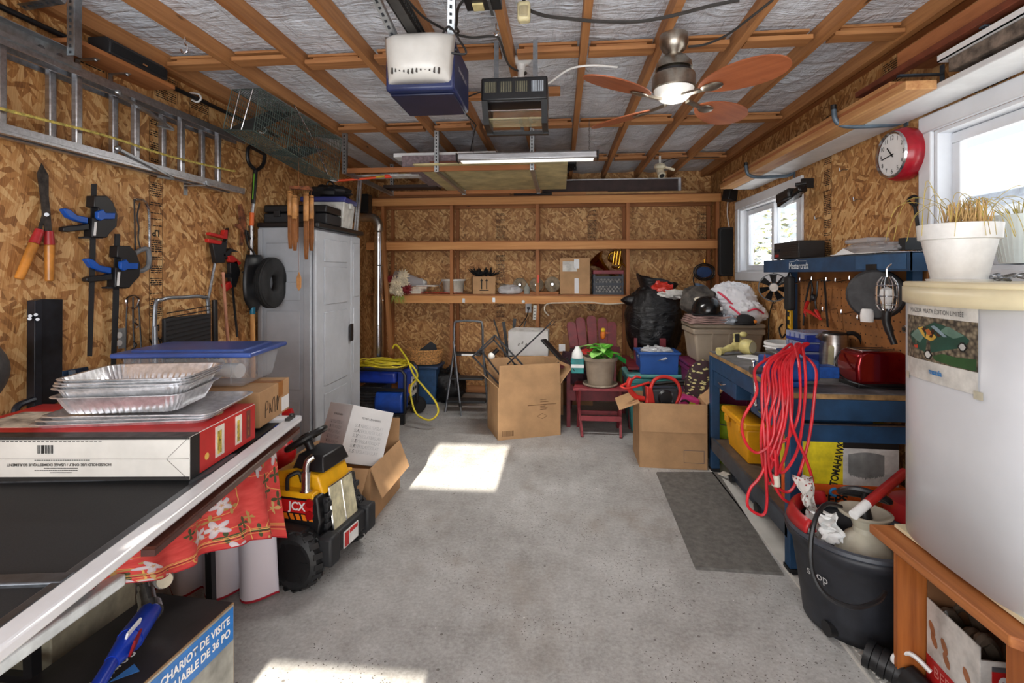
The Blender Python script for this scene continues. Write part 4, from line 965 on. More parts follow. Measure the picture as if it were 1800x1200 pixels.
b = B(); [b.cyl(gp[i], gp[(i + 1) % 4], .006, n=6) for i in range(4)]; b.cyl((gp[0] + gp[1]) / 2 + Vector((.006, 0, 0)), (gp[2] + gp[3]) / 2 + Vector((.006, 0, 0)), .004, n=6); b.done('grille_trim', CHROME, k)
for s in (-1, 1):
    B().mm((-.02, s * .135 - .025 * (s < 0), .24), (.012, s * .135 + .025 * (s > 0), .40)).done('grille_guard', DBLACK, k, bev=.006)
    for z in (.27, .32, .37): B().box((.012, s * .155, z), (.02, .05, .028)).done('guard_rib', DBLACK, k, bev=.004)
    for z in (.33, .39): B().cyl((-.06, s * .212, z), (-.06, s * .222, z), .022, n=12).done('lamp', plastic((150, 20, 24), .2), k)
B().mm((-.235, -.2135, .335), (-.045, -.2105, .395)).done('decal', plastic((196, 30, 32), .35), k)
txt('JCX', .058, WHITEP, k, (-.135, -.214, .365), (1, 0, 0), (0, 0, 1), bold=.0015, world=False)
for i in range(7): B().prism([(0, 0), (.022, 0), (.010, .028), (-.012, .028)], -.002, (-.28 + i * .036, -.211, .30), (1, 0, 0), (0, 0, 1)).done('hazard_stripe', plastic((236, 128, 30)), k)
B().prism([(-.3, .22), (-.02, .22), (-.06, .28), (-.27, .29)], .09, (0, -.30, 0), (1, 0, 0), (0, 0, 1)).done('fender', DBLACK, k, bev=.008)
B().mm((-.02, -.25, .13), (.07, .25, .235)).done('bumper', DBLACK, k, bev=.015)
for s in (-1, 1): B().box((.05, s * .21, .18), (.08, .10, .14)).done('bumper_end', DBLACK, k, bev=.015)
B().mm((.071, -.10, .135), (.076, .06, .215)).done('licence_plate', WHITE, k); B().mm((.0765, -.095, .14), (.0775, -.05, .21)).mm((.0765, -.04, .19), (.0775, .05, .21)).done('plate_print', mat((190, 40, 40), .5), k)
B().mm((-.78, -.17, .24), (-.46, .17, .30)).mm((-.78, -.17, .30), (-.70, .17, .52)).done('seat', BLACK, k, bev=.02)
# toddler trike behind it
k = thing('toddler_trike', 'blue and red toddler tricycle behind the yellow toy truck', 'tricycle', (-1.80, 2.95, 0), rz=.3)
BL = plastic((24, 70, 190), .3); RD = plastic((200, 26, 30), .25)
B().cyl((0, -.06, .14), (0, .06, .14), .14, n=24).done('wheel', BLACK, k); B().cyl((-.35, -.14, .10), (-.35, -.18, .10), .10, n=20).done('wheel', BLACK, k); B().cyl((-.35, .14, .10), (-.35, .18, .10), .10, n=20).done('wheel', BLACK, k)
B().tube([(.02, 0, .14), (.0, 0, .40), (-.06, 0, .66)], .03, 10).done('fork', BL, k); B().tube([(-.02, 0, .36), (-.18, 0, .30), (-.36, 0, .26)], .045, 10).done('frame', BL, k)
B().ball((.05, -.10, .42), (.13, .12, .11), 16, 10).done('body_shell', RD, k); B().prism([(-.05, 0), (.12, -.05), (.02, .18)], .03, (-.02, -.18, .42), (1, 0, 0), (0, 0, 1)).done('side_fin', BL, k)
B().tube([(-.10, -.20, .70), (-.06, -.08, .67), (-.06, .08, .67), (-.10, .20, .70)], .012).done('handlebar', BLACK, k)
B().cyl((-.09, -.17, .695), (-.13, -.25, .70), .02, n=10).done('grip', BLACK, k)
B().ball((.05, .03, .68), (.035, .035, .05), 12, 8).done('knob', plastic((206, 200, 90)), k); B().ball((.0, -.03, .66), .03, 10, 8).done('knob', RD, k); B().cyl((.08, .03, .60), (.13, .03, .61), .045, n=14).done('horn', RD, k); B().cyl((.06, .03, .60), (.08, .03, .60), .04, n=14).done('horn_ring', WHITE, k)
B().cyl((-.02, -.06, .58), (.06, -.10, .60), .045, n=14).done('headlamp', BL, k)
# carton with the white folded wine box
k = thing('open_carton', 'open cardboard box holding a white printed wine carton', 'box', (-1.36, 3.17, 0), rz=R(-1))
carton(k, .46, .53, .335, (('f', 138, .17), ('x', 158, .19), ('r', 12, .15), ('l', 100, .15)))
for z in (.10, .14, .18): B().mm((.234, -.02, z), (.2352, .06, z + .012)).done('printed_mark', mat((120, 88, 54), .8), k)
b = B(); [b.mm((.234, .14 + i * .012, .10), (.2352, .147 + i * .012, .20)) for i in range(9)]; b.done('barcode', mat((110, 80, 50), .8), k)
wx = thing('wine_box', 'white printed wine box tipped up inside the open carton', 'box', (-1.36, 3.10, .30), rot=tuple((Matrix.Rotation(R(-20), 3, 'X') @ Matrix.Rotation(R(8), 3, 'Y') @ Matrix.Rotation(R(-42), 3, 'Z')).to_euler()))
WB2 = mat((222, 221, 220), .5, 0, .03, 4)
s2, hh = .29, .34
B().mm((-s2 / 2 - .03, -s2 / 2, .002), (s2 / 2 + .03, s2 / 2, hh)).done('carton', WB2, wx, bev=.002)
B().mm((-s2 / 2 - .028, -s2 / 2 + .002, 0), (s2 / 2 + .028, s2 / 2 - .002, .002)).done('bottom', mat((52, 56, 64), .6), wx)
GP = mat((186, 186, 186), .6)
for o, xd, cx in ((lambda u, z: (u, -s2 / 2 - .0006, z), (1, 0, 0), 0), (lambda u, z: (s2 / 2 + .0306, u, z), (0, 1, 0), 0)):
    txt('PETER LEHMANN', .017, INK, wx, o(0, hh * .80), xd, (0, 0, 1), world=False)
    for i in range(6): txt('SLAYERSLAYERSLAY', .028, GP, wx, o(0, hh * .66 - i * .03), xd, (0, 0, 1), sx=.8, world=False)
    for i, c in enumerate('LAYERS'): txt(c, .028, INK, wx, o(-.07, hh * .66 - i * .03), xd, (0, 0, 1), off=.0012, world=False)
# ================================================================ shelving along the back wall
SY = 5.90
k = thing('shelf_unit', 'rough timber shelving built along the whole back wall', 'shelves', (0, 6.1, 0))
PXS = [-2.15, -1.30, -.27, .78, 1.785]
for x in PXS: B(w=k).mm((x - .019, SY + .004, 0), (x + .019, SY + .085, 2.405)).done('post', DWOODZ, k)
for x in PXS: B(w=k).mm((x - .019, YB - .045, 0), (x + .019, YB - .005, 2.40)).done('rear_post', DWOODZ, k)
for z in (2.37, 1.838, 1.20):
    x0 = XL + .02 if z > 1.5 else -1.98
    x1 = XR - .01 if z > 1.5 else 1.1
    B(w=k).mm((x0, SY - .034, z - .044), (x1, SY + .003, z + .044)).done('beam', wood((186, 122, 66), (216, 158, 98), 0), k)
    B(w=k).mm((XL + .02, YB - .04 - .05, z - .044), (XR - .01, YB - .046, z + .044)).done('rear_ledger', DWOODX, k)
    for i in range(3):
        y0 = SY + .01 + i * .115; B(w=k).mm((XL + .02, y0, z + .045), (XR - .01, y0 + .108, z + .063)).done('shelf_board', DWOODX if z < 2 else wood((120, 74, 44), (160, 104, 62), 0), k)
B(w=k).mm((XL + .02, YB - .10, .02), (XR - .01, YB - .05, .10)).done('base_plate', WOODX, k)
for q in ((815, 528), (868, 527)): p = PY(*q, SY - .036); B(w=k).box(p, (.03, .004, .05)).done('strap', GALV, k)
S1 = 1.20 + .064; Sm = 1.838 + .064; St = 2.37 + .064
def on_shelf(px, Y=6.05): return (PY(px, 500, Y).x, Y, S1)
# flowers
k = thing('flower_bouquet', 'bouquet of cream and dark red artificial flowers in clear wrap', 'bouquet', on_shelf(705, 5.95))
o = Vector(RM[k.name].translation); rn = random.Random(4)
def flower(c, r, n, m, nm, d=(0, -1, 0)):
    b = B(w=k); d = Vector(d).normalized(); u = d.cross(Vector((0, 0, 1))).normalized(); v = d.cross(u)
    for ring_, rr, lift in ((0, r, .1), (1, r * .7, .45), (2, r * .4, .8)):
        for i in range(n):
            a = 2 * PI * i / n + ring_ * .3 + rn.uniform(-.1, .1); e = u * math.cos(a) + v * math.sin(a); t = d.cross(e); w = r * .13
            p0 = c + d * .01; p1 = c + e * rr * .6 + d * rr * (lift + .15); p2 = c + e * rr + d * rr * lift
            b.put([p0 - t * w * .5, p0 + t * w * .5, p1 + t * w, p2, p1 - t * w], [(0, 1, 2, 3, 4)])
    b.done(nm, m, k, solid=.002)
CREAM = mat((222, 208, 180), .7); DRED = mat((120, 18, 28), .7)
for q, r, m_ in (((709, 484), .09, CREAM), ((697, 497), .10, CREAM), ((702, 512), .08, CREAM), ((712, 498), .07, CREAM), ((716, 508), .08, DRED), ((686, 490), .06, DRED), ((690, 510), .06, CREAM)): flower(PY(*q, 5.83), r, 13, m_, 'bloom')
b = B(w=k)
for i in range(26): a = PY(700 + rn.uniform(-10, 10), 520, 5.84); b.cyl(a, a + Vector((rn.uniform(-.05, .05), rn.uniform(-.03, .03), -.09)), .004, .001, 4)
b.done('green_stems', mat((178, 190, 90), .7), k)
B(w=k).lathe([(.12, 0), (.10, .15), (.06, .32), (.04, .40)], PY(695, 492, 5.9), 16, (.75, .6, -.12)).done('clear_wrap', glassy((200, 200, 206), .5, .2), k)
for i, (px, w, d, h, z, a, c, lb) in enumerate(((728, .24, .18, .03, 0, .1, (206, 182, 150), 'tan book lowest beside the bouquet'), (731, .22, .17, .025, .031, -.1, (226, 222, 214), 'white book on the tan book beside the bouquet'), (738, .2, .16, .03, .057, .2, (178, 120, 70), 'brown book in the short pile beside the bouquet'), (752, .24, .2, .015, .089, .05, (232, 232, 232), 'white magazine on top of the short book pile'))):
    p = on_shelf(px); t = thing('book', lb, 'book', (p[0], 6.03, S1 + z), rz=a, group='pile beside the bouquet'); B().mm((-w / 2, -d / 2, 0), (w / 2, d / 2, .003)).mm((-w / 2, -d / 2, h - .003), (w / 2, d / 2, h)).mm((-w / 2, d / 2 - .003, 0), (w / 2, d / 2, h)).done('cover', mat(c, .6), t); B().mm((-w / 2 + .004, -d / 2 + .004, .003), (w / 2 - .004, d / 2 - .004, h - .003)).done('pages', mat((224, 216, 200), .8), t)
tag(B().tube([PY(733, 499, 6.1), PY(738, 493, 6.1), PY(748, 498, 6.1)], .03, 8).done('napkin_roll', WHITE), 'white rolled napkin on the book pile', 'napkin')
p = on_shelf(797); k = thing('grey_pail', 'light grey plastic pail with a white rim on the shelf', 'pail', (p[0], 6.06, S1))
B().lathe([(0, .005), (.115, .005), (.135, .16), (.14, .165), (.13, .165), (.112, .012), (0, .012)], n=28).done('body', mat((188, 182, 170), .5), k); B().lathe([(.135, .155), (.146, .158), (.146, .175), (.13, .176)], n=28).done('rim', WHITE, k); B().tube([(-.14, 0, .16), (-.17, -.02, .11), (-.155, -.05, .05)], .005).done('bail', GALV, k)
for px, y0, c, lb, a in ((790, 5.96, (206, 74, 40), 'orange red paper bag flat on the shelf edge', .15), (826, 5.97, (130, 96, 70), 'brown glossy envelope flat beside the arrow box', -.1), (770, 5.95, (196, 60, 46), 'small red folder flat beneath the grey pail', .3)):
    p = on_shelf(px); B0 = B(); B0.grid(lambda u, v: Vector((p[0] + (u - .5) * .36, y0 + (v - .5) * .10, S1 + .012 + .010 * noise.noise(Vector((u * 5, v * 4, px))))), 12, 6); tag(B0.done('flat_bag', mat(c, .4, 0, .2, 20), solid=.004), lb, 'bag')
p = on_shelf(850); k = thing('arrow_box', 'small cardboard box printed with up arrows on the shelf', 'box', (p[0], 6.03, S1), rz=.25)
B().box((0, 0, .105), (.27, .2, .21)).done('carton', CARD, k, bev=.002)
for x in (-.03, .03): B().box((x, -.102, .11), (.012, .003, .10)).prism([(-.018, 0), (.018, 0), (0, .03)], .003, (x, -.1035, .155), (1, 0, 0), (0, 0, 1)).done('printed_arrow', INK, k)
B().box((0, -.102, .045), (.11, .003, .01)).done('printed_bar', INK, k)
k = thing('feather_boa', 'black feathers sticking out of the small arrow box', 'feathers', (p[0], 6.03, S1 + .212)); b = B(); rn = random.Random(8)
for i in range(40):
    a = rn.uniform(-1.2, 1.2); l = rn.uniform(.07, .17); x0 = rn.uniform(-.10, .10); d = Vector((math.sin(a), rn.uniform(-.3, .3), math.cos(a) * .8)); e = Vector((.3, -1, .1)).normalized() * .012; q = Vector((x0, 0, 0))
    b.put([q, q + d * l * .5 + e + Vector((.012, 0, 0)), q + d * l, q + d * l * .5 - e - Vector((.012, 0, 0))], [(0, 1, 2, 3)])
b.done('plumes', mat((14, 14, 16), .8), k, solid=.003)
DISC = mat((128, 112, 90), .7, .0, .2, 20)
k = thing('grinding_wheels', 'row of round abrasive wheels standing on a wooden base', 'wheels', on_shelf(935, 6.05))
B(w=k).mm((PY(895, 515, 6.05).x, 5.98, S1), (PY(982, 515, 6.05).x, 6.12, S1 + .025)).done('base', DWOODX, k)
for px, r in ((885, .05), (914, .085), (943, .085), (971, .092)):
    c = PY(px, 497, 6.02); c.z = S1 + .026 + r
    w = B(w=k).lathe([(0, -.02), (r * .25, -.02), (r * .3, -.008), (r * .9, -.014), (r, -.008), (r, .012), (0, .012)], c, 26, (0, 1, 0)).done('wheel', DISC, k); B(w=k).lathe([(0, -.034), (r * .16, -.034), (r * .24, -.02)], c, 14, (0, 1, 0)).done('hub', CHROME, w)
p = on_shelf(897); k = thing('plastic_bag', 'small crumpled clear plastic bag by the abrasive wheels', 'bag', (p[0], 5.97, S1)); blob(B(), (0, 0, .05), (.13, .06, .055), .3, 6, 22, 12, 11, 0).done('body', glassy((222, 222, 224), .65, .3), k)
p = on_shelf(927); tag(B().lathe([(0, .003), (.035, .003), (.035, .08), (.012, .11), (.012, .13), (0, .13)], (p[0], 5.96, S1), 16).done('glass_bottle', glassy((170, 176, 170), .6, .1)), 'small pale glass bottle between the abrasive wheels', 'bottle')
tag(B().box(PY(946, 490, SY - .03), (.02, .012, .09)).done('marker_tag', mat((238, 84, 54), .5)), 'orange red tag fixed on the middle shelf post', 'tag')
x0 = PY(984, 500, 6.0).x; x1 = PY(1037, 500, 6.0).x
k = thing('taped_carton', 'tall taped cardboard box with white label on the shelf', 'box', ((x0 + x1) / 2, 6.10, S1))
w = x1 - x0; B().box((0, 0, .215), (w, .24, .43)).done('carton', CARD, k, bev=.003); B().box((-.06, -.122, .33), (.17, .003, .12)).done('label', mat((208, 206, 200), .6), k); B().box((.02, -.124, .36), (.06, .003, .11)).box((.02, -.1235, .10), (.05, .002, .18)).done('clear_tape', glassy((226, 226, 226), .6, .15), k)
x0 = PY(1043, 500, 5.98).x; x1 = PY(1095, 500, 5.98).x; w = x1 - x0
k = thing('milk_crate', 'black lattice milk crate with a dark red rim', 'crate', ((x0 + x1) / 2, 6.09, S1))
DK = plastic((44, 48, 58), .5); b = B()
for sx in (-1, 1):
    for y in (-.14, .14): b.box((sx * (w / 2 - .01), y, .12), (.02, .02, .24))
for z in (.01, .12, .20): b.box((0, -.145, z), (w, .012, .03)); b.box((0, .145, z), (w, .012, .03)); b.box((-w / 2, 0, z), (.012, .29, .03)); b.box((w / 2, 0, z), (.012, .29, .03))
b.box((0, 0, .006), (w, .29, .012)); b.done('body', DK, k)
for z0 in (.025, .135):
    for i in range(8):
        for s in (-1, 1): xx = -w / 2 + .03 + i * (w - .06) / 7; B().bar((max(-w / 2, xx - .03), -.146, z0 if s > 0 else z0 + .08), (min(w / 2, xx + .03), -.146, z0 + .08 if s > 0 else z0), .007, .007).done('lattice_bar', DK, k)
B().box((0, 0, .262), (w + .012, .31, .045)).done('rim', mat((120, 26, 40), .5), k, bev=.004); B().box((0, 0, .10), (w - .05, .25, .17)).done('contents', mat((150, 146, 140), .8, 0, .4, 30), k)
BRASS = metalm((206, 158, 60), .16)
k = thing('brass_horn', 'shiny brass horn lying above the milk crate', 'horn', ((x0 + x1) / 2, 6.08, S1 + .29))
B().lathe([(.02, .34), (.025, .2), (.04, .10), (.07, .03), (.11, -.01), (.13, -.015), (.10, -.0), (.05, .04)], (-.13, .02, .12), 28, (.72, .2, -.66)).done('bell', BRASS, k)
B().tube([(.05, 0, .04), (.13, .02, .02), (.17, 0, .10), (.13, -.03, .18), (.04, -.02, .20), (.02, 0, .12), (.10, .03, .08)], .014, 10).tube([(.12, 0, .10), (.20, -.03, .05), (.22, -.06, -.02)], .010, 8).done('tubing', BRASS, k)
for i in range(3): B().cyl((.06 + i * .035, -.05, .06), (.08 + i * .035, -.06, .22), .014, n=12).done('valve', BRASS, k); B().ball((.082 + i * .035, -.061, .235), .014, 10, 7).done('valve_cap', BRASS, k)
k = thing('air_gauge_hose', 'coiled black hose with blue gauge on the shelf corner', 'hose', (1.62, 6.0, S1))
q = PY(1236, 478, 6.0); B(w=k).lathe([(0, -.05), (.085, -.05), (.09, .05), (0, .05)], q, 20, (0, 1, 0), sy=.75).done('gauge_body', mat((32, 62, 110), .4), k, bev=.004); b = B(w=k)
for r in (.10, .12): b.tube([q + Vector((math.cos(t) * r, -.05, math.sin(t) * r * .8)) for t in [2 * PI * i / 16 for i in range(16)]], .008, 6, closed=True, sub=3)
b.tube([q + Vector((-.10, -.05, 0)), PY(1219, 490, 5.95), PY(1222, 503, 5.95), PY(1232, 512, 5.95)], .008); b.done('hose', BLACK, k); B(w=k).cyl(PY(1239, 463, 6.0), PY(1238, 455, 6.0), .014, .01, 8).done('fitting', BRASS, k)
B(w=k).box(PY(1230, 504, 5.95), (.09, .08, .06), (0, .3, .3)).done('base_block', mat((120, 150, 190), .4), k)
# under the shelf
k = thing('wall_outlet', 'white outlet with a black plug below the long shelf', 'outlet', PY(929, 541, SY + .1)); p = PY(929, 541, YB - .01)
B(w=k).box(p, (.075, .01, .12)).done('cover', WHITE, k, bev=.003); B(w=k).box(p + Vector((0, -.02, .0)), (.035, .03, .03)).done('plug', BLACK, k, bev=.004)
B(w=k).tube([p + Vector((0, -.03, -.01)), PY(926, 556, 6.2), PY(915, 572, 6.15), PY(905, 585, 6.0)], .006).done('cord', BLACK, k)
k = thing('power_strip', 'white power strip hanging under the shelf beside the outlet', 'power strip', PY(940, 560, SY + .1)); p = PY(940, 549, SY - .0)
B(w=k).box(p, (.04, .03, .17), (0, .06, 0)).done('body', mat((206, 204, 196), .5), k, bev=.004)
for i in range(4): B(w=k).box(p + Vector((0, -.016, -.06 + i * .036)), (.02, .003, .018)).done('socket', mat((120, 118, 112), .5), k)
k = thing('white_cable', 'white cable stapled along the front of the long shelf beam', 'cable', PY(1030, 533, SY - .04)); B(w=k).tube([PY(965, 555, SY - .02), PY(957, 545, SY - .04), PY(962, 534, SY - .045), PY(990, 532, SY - .045), PY(1035, 531, SY - .045), PY(1070, 534, SY - .045), PY(1118, 531, SY - .045)], .008, 6).done('cable', mat((214, 200, 180), .5), k); B(w=k).ball(PY(920, 530, SY - .04), (.02, .012, .02), 8, 6).done('clip', WHITE, k)
# duct in the corner, leaning strut
k = thing('metal_duct', 'shiny silver vent duct with elbow in the far corner', 'duct', (-2.05, 5.55, 0)); p0, p1 = PY(665, 605, 5.5), PY(665, 405, 5.5)
B(w=k).cyl((p0.x, 5.5, 0), (p0.x, 5.5, p0.z + .55), .056, n=20).cyl((p0.x, 5.5, p0.z + .5), p1, .044, n=20).done('pipe', CHROME, k)
B(w=k).tube([p1, p1 + Vector((0, 0, .07)), p1 + Vector((-.04, 0, .13)), p1 + Vector((-.12, 0, .15)), (XL + .005, 5.5, p1.z + .15)], .05, 16).done('elbow', metalm((190, 186, 180), .3), k)
for t in (.05, .5, .98): B(w=k).lathe([(.044, -.008), (.052, 0), (.044, .008)], (p0.x, 5.5, p0.z + .5 + (p1.z - p0.z - .5) * t), 20).done('seam', CHROME, k)
B(w=k).box((p0.x - .0, 5.5, p0.z + .5), (.13, .004, .01)).done('strap', CHROME, k)
tag(B().bar(PY(688, 622, 5.78), PY(672, 400, 5.82), .04, .06).done('leaning_strut', WOODZ), 'bare wooden strut leaning beside the silver duct', 'strut')
# generator with the yellow extension cord
gx0, gx1 = -2.10, -1.54
k = thing('generator', 'blue portable generator in a black tube frame', 'generator', (-1.82, 5.06, 0)); FRM = mat((24, 24, 27), .4)
for y in (4.86, 5.28):
    B(w=k).tube([(gx0, y, .12), (gx0, y, .50), (gx0 + .04, y, .545), (gx1 - .04, y, .545), (gx1, y, .50), (gx1, y, .12), (gx1 - .03, y, .10), (gx0 + .03, y, .10)], .017, 8, closed=True, smooth=False).done('frame_loop', FRM, k)
for x, z in ((gx0, .30), (gx1, .14), (gx0 + .05, .545), (gx1 - .05, .545)): B(w=k).cyl((x, 4.86, z), (x, 5.28, z), .015, n=8).done('frame_bar', FRM, k)
B(w=k).mm((gx0, 4.85, .33), (gx1, 4.87, .36)).done('frame_bar', FRM, k)
B(w=k).mm((gx0 + .03, 4.88, .40), (gx1 - .10, 5.26, .525)).done('fuel_tank', mat((30, 58, 160), .3), k, bev=.03, seg=3)
B(w=k).mm((gx1 - .09, 4.90, .26), (gx1 + .005, 5.24, .53)).done('control_panel', mat((36, 66, 160), .35), k, bev=.008)
B(w=k).cyl((gx1 + .005, 5.0, .33), (gx1 + .009, 5.0, .33), .05, n=18).done('round_sticker', mat((236, 150, 40), .5), k); B(w=k).mm((gx1 + .005, 5.06, .24), (gx1 + .012, 5.22, .44)).done('outlet_panel', mat((186, 182, 172), .5, 0, .35, 40), k)
for y, z in ((5.10, .39), (5.17, .39), (5.10, .31), (5.17, .31)): B(w=k).cyl((gx1 + .012, y, z), (gx1 + .02, y, z), .018, n=10).done('socket', BLACK, k)
B(w=k).cyl((gx1 - .30, 4.92, .22), (gx1 - .02, 4.92, .22), .12, n=20).done('alternator', mat((28, 70, 160), .35), k, bev=.015); B(w=k).mm((gx0 + .06, 4.92, .12), (gx0 + .30, 5.22, .36)).done('engine', mat((84, 84, 86), .4, .4, .3, 20), k, bev=.01)
for i in range(5): B(w=k).mm((gx0 + .07, 4.905, .20 + i * .03), (gx0 + .26, 4.92, .212 + i * .03)).done('cooling_fin', STEEL, k)
for y in (4.90, 5.30): B(w=k).cyl((gx1 + .0, y - .025, .09), (gx1 + .0, y + .025, .09), .09, n=20).done('wheel', RUBBER, k) if y > 5 else B(w=k).mm((gx1 - .05, 4.86, 0), (gx1 - .01, 4.90, .11)).done('foot', BLACK, k)
YC = mat((208, 190, 40), .5)
k = thing('extension_cable', 'yellow extension cord coiled on the generator and looping down', 'cord', (-1.75, 5.0, .56)); rn = random.Random(5)
b = B(w=k)
for i in range(9):
    rx, ry = .24 + rn.uniform(-.04, .03), .13 + rn.uniform(-.03, .03); cx, cy = -1.83 + rn.uniform(-.02, .02), 5.04 + rn.uniform(-.02, .02); z = .565 + (i // 3) * .016
    b.tube([(cx + rx * math.cos(t), cy + ry * math.sin(t), z + .012 * math.sin(3 * t + i)) for t in [2 * PI * j / 14 for j in range(14)]], .0085, 6, closed=True, sub=3)
b.done('coil', YC, k)
P = lambda q, Y: PY(q[0], q[1], Y)
B(w=k).tube([P((690, 612), 5.0), P((697, 606), 4.98), P((715, 630), 4.9), P((727, 658), 4.80), P((745, 680), 4.78), P((765, 705), 4.76), P((770, 725), 4.74), P((755, 738), 4.70), P((733, 728), 4.74), P((724, 705), 4.78), P((722, 680), 4.80), P((732, 666), 4.80), P((733, 655), 4.82), P((722, 640), 4.86), P((708, 636), 4.95)], .0095, 7).done('loop', YC, k)
# basket, blue bin, black bag, ladder
p = PY(745, 700, 5.75)
k = thing('blue_bin', 'tall dark blue plastic bin beneath the wicker basket', 'bin', (PY(750, 690, 5.80).x, 5.80, 0)); B().box((0, 0, .21), (.32, .34, .42), taper=.85).done('body', mat((44, 78, 118), .5), k, bev=.012); B().box((0, 0, .425), (.36, .38, .03)).done('lid', mat((44, 70, 104), .5), k, bev=.01)
k = thing('wicker_basket', 'oval wicker basket on the blue bin', 'basket', (PY(745, 630, 5.8).x, 5.80, .442)); WK = mat((186, 138, 84), .75, 0, .3, 60, .6)
B().lathe([(0, .01), (.17, .01), (.20, .16), (.19, .17), (.165, .02), (0, .02)], n=30, sx=1.15, sy=.85).done('body', WK, k)
for i in range(8): B().lathe([(.168 + i * .0042, .014 + i * .019), (.178 + i * .0042, .022 + i * .019), (.170 + i * .0042, .032 + i * .019)], n=30, sx=1.15, sy=.85).done('wicker_band', WK, k)
b = B(); b.tube([(.23 * math.cos(t), .17 * math.sin(t), .172 + .006 * math.sin(20 * t)) for t in [2 * PI * j / 40 for j in range(40)]], .011, 6, closed=True, sub=2); b.done('rim', WK, k)
k = thing('black_folder', 'dark folder sticking out of the wicker basket', 'folder', (PY(750, 612, 5.8).x, 5.80, .58)); B().prism([(-.12, 0), (.14, 0), (.12, .09), (.06, .13)], .012, (0, -.04, 0), (1, 0, 0), (0, 0, 1)).done('cover', mat((40, 44, 50), .6), k); B().prism([(-.10, .002), (.12, .002), (.10, .07), (.05, .11)], .004, (0, -.027, 0), (1, 0, 0), (0, 0, 1)).done('sheets', mat((150, 150, 146), .8), k)
def bagm():
    m = Mt('bag_film', .3); p = m.pos(); a = m.noise(m.n('Mapping', {'Vector': p, 'Scale': (6, 6, 17)}).outputs[0], 1.0, 5, .65, 1.5)
    m.set(Base_Color=lin((15, 15, 18))).bump(a, .6, .03); return m.m
BAGM = bagm()
k = thing('garbage_bag', 'small black garbage bag on the floor behind the step ladder', 'bag', (PY(785, 690, 5.85).x, 5.85, 0)); blob(B(), (0, 0, .17), (.20, .16, .20), .22, 5, 30, 20, 2, 0, .05).done('body', BAGM, k); B().tube([(0, 0, .33), (.02, 0, .38), (.06, .01, .40)], [.03, .015, .03], 8).done('tied_neck', BAGM, k)
LG = metalm((140, 144, 150), .42)
k = thing('step_ladder', 'grey folding step ladder with dark treads by the shelves', 'ladder', (-1.05, 5.6, 0))
fx0, fx1 = PY(797, 600, 5.45).x, PY(848, 600, 5.45).x; zt = PY(820, 565, 5.45).z
B(w=k).tube([(fx0 - .07, 5.36, .0), (fx0, 5.45, .62), (fx0 + .005, 5.47, zt - .05), (fx0 + .05, 5.475, zt), (fx1 - .05, 5.475, zt), (fx1 - .005, 5.47, zt - .05), (fx1 + .01, 5.45, .62), (fx1 + .08, 5.36, .0)], .013, 8, sub=8).done('front_frame', LG, k)
B(w=k).tube([(fx0 + .01, 5.47, .70), (fx0 - .05, 5.80, .02), (fx0 + .02, 5.82, .015), (fx1 + .04, 5.82, .015)], .011, 8, smooth=False).tube([(fx1 - .01, 5.47, .70), (fx1 + .05, 5.80, .02)], .011, 8).done('rear_frame', LG, k)
for z, y, e in ((.62, 5.45, .0), (.36, 5.42, .03), (.12, 5.39, .06)): B(w=k).mm((fx0 - e + .012, y - .05, z - .012), (fx1 + e - .012, y + .09, z + .015)).done('tread', DBLACK, k, bev=.005)
B(w=k).box(((fx0 + fx1) / 2 + .02, 5.395, .622), (.16, .006, .02)).done('tread_label', WHITE, k)
k = thing('telescopic_pole', 'telescopic metal pole leaning on the step ladder', 'pole', PZ(811, 731, 0)); a, c = PZ(811, 731, 0), PY(797, 600, 5.36); B(w=k).cyl(a, a.lerp(c, .13), .010, n=8).done('foot', LG, k); B(w=k).cyl(a.lerp(c, .13), c, .012, n=8).done('tube', LG, k); B(w=k).cyl(a.lerp(c, .12), a.lerp(c, .17), .016, n=8).done('collar', BLACK, k)
# ================================================================ big carton with metal frames, white box behind
k = thing('large_carton', 'large open cardboard box filled with metal frames', 'box', (-.355, 4.79, 0), rz=R(21))
carton(k, .60, .42, .475, (('f', 3, .20), ('l', 48, .21), ('r', 4, .2), ('x', 40, .2)))
b = B(); rn = random.Random(3)
for z, n, ln in ((.34, 1, .06), (.32, 2, .08), (.295, 1, .16), (.28, 3, .05), (.265, 2, .07), (.25, 2, .06)): b.mm((.10, -.2138, z), (.10 + ln, -.2126, z + .005))
b.mm((-.02, -.2138, .293), (.16, -.2126, .299)); b.done('printed_lines', mat((110, 78, 48), .8), k)['kind'] = 'stuff'
b = B(); [b.bar(Vector((.12, -.2132, .19)) + Vector(p) , Vector((.12, -.2132, .19)) + Vector(q), .003, .002) for p, q in zip([(-.05, 0, 0), (0, 0, .025), (.05, 0, 0), (0, 0, -.025)], [(0, 0, .025), (.05, 0, 0), (0, 0, -.025), (-.05, 0, 0)])]; b.done('printed_diamond', mat((100, 70, 44), .8), k)
b = B(); [b.mm((-.26 + i * .009, -.2138, .03), (-.255 + i * .009, -.2126, .08)) for i in range(12)]; b.done('barcode', mat((110, 78, 48), .8), k)
FM = mat((44, 46, 50), .45, .5)
k = thing('lamp_cage', 'dark square tube lamp frame tilted in the large carton', 'frame', (-.55, 4.75, .5)); P = lambda x, y, Y=4.62: PY(x, y, Y)
loop = [P(831, 626), P(870, 589), P(925, 648), P(886, 684)]; lp2 = [P(846, 616, 4.86), P(868, 597, 4.86), P(905, 640, 4.86), P(880, 660, 4.86)]
for L in (loop, lp2):
    for i in range(4): B(w=k).bar(L[i], L[(i + 1) % 4], .014, .014).done('frame_bar', FM, k)
for i in range(4): B(w=k).bar(loop[i], lp2[i], .012, .012).done('frame_bar', FM, k)
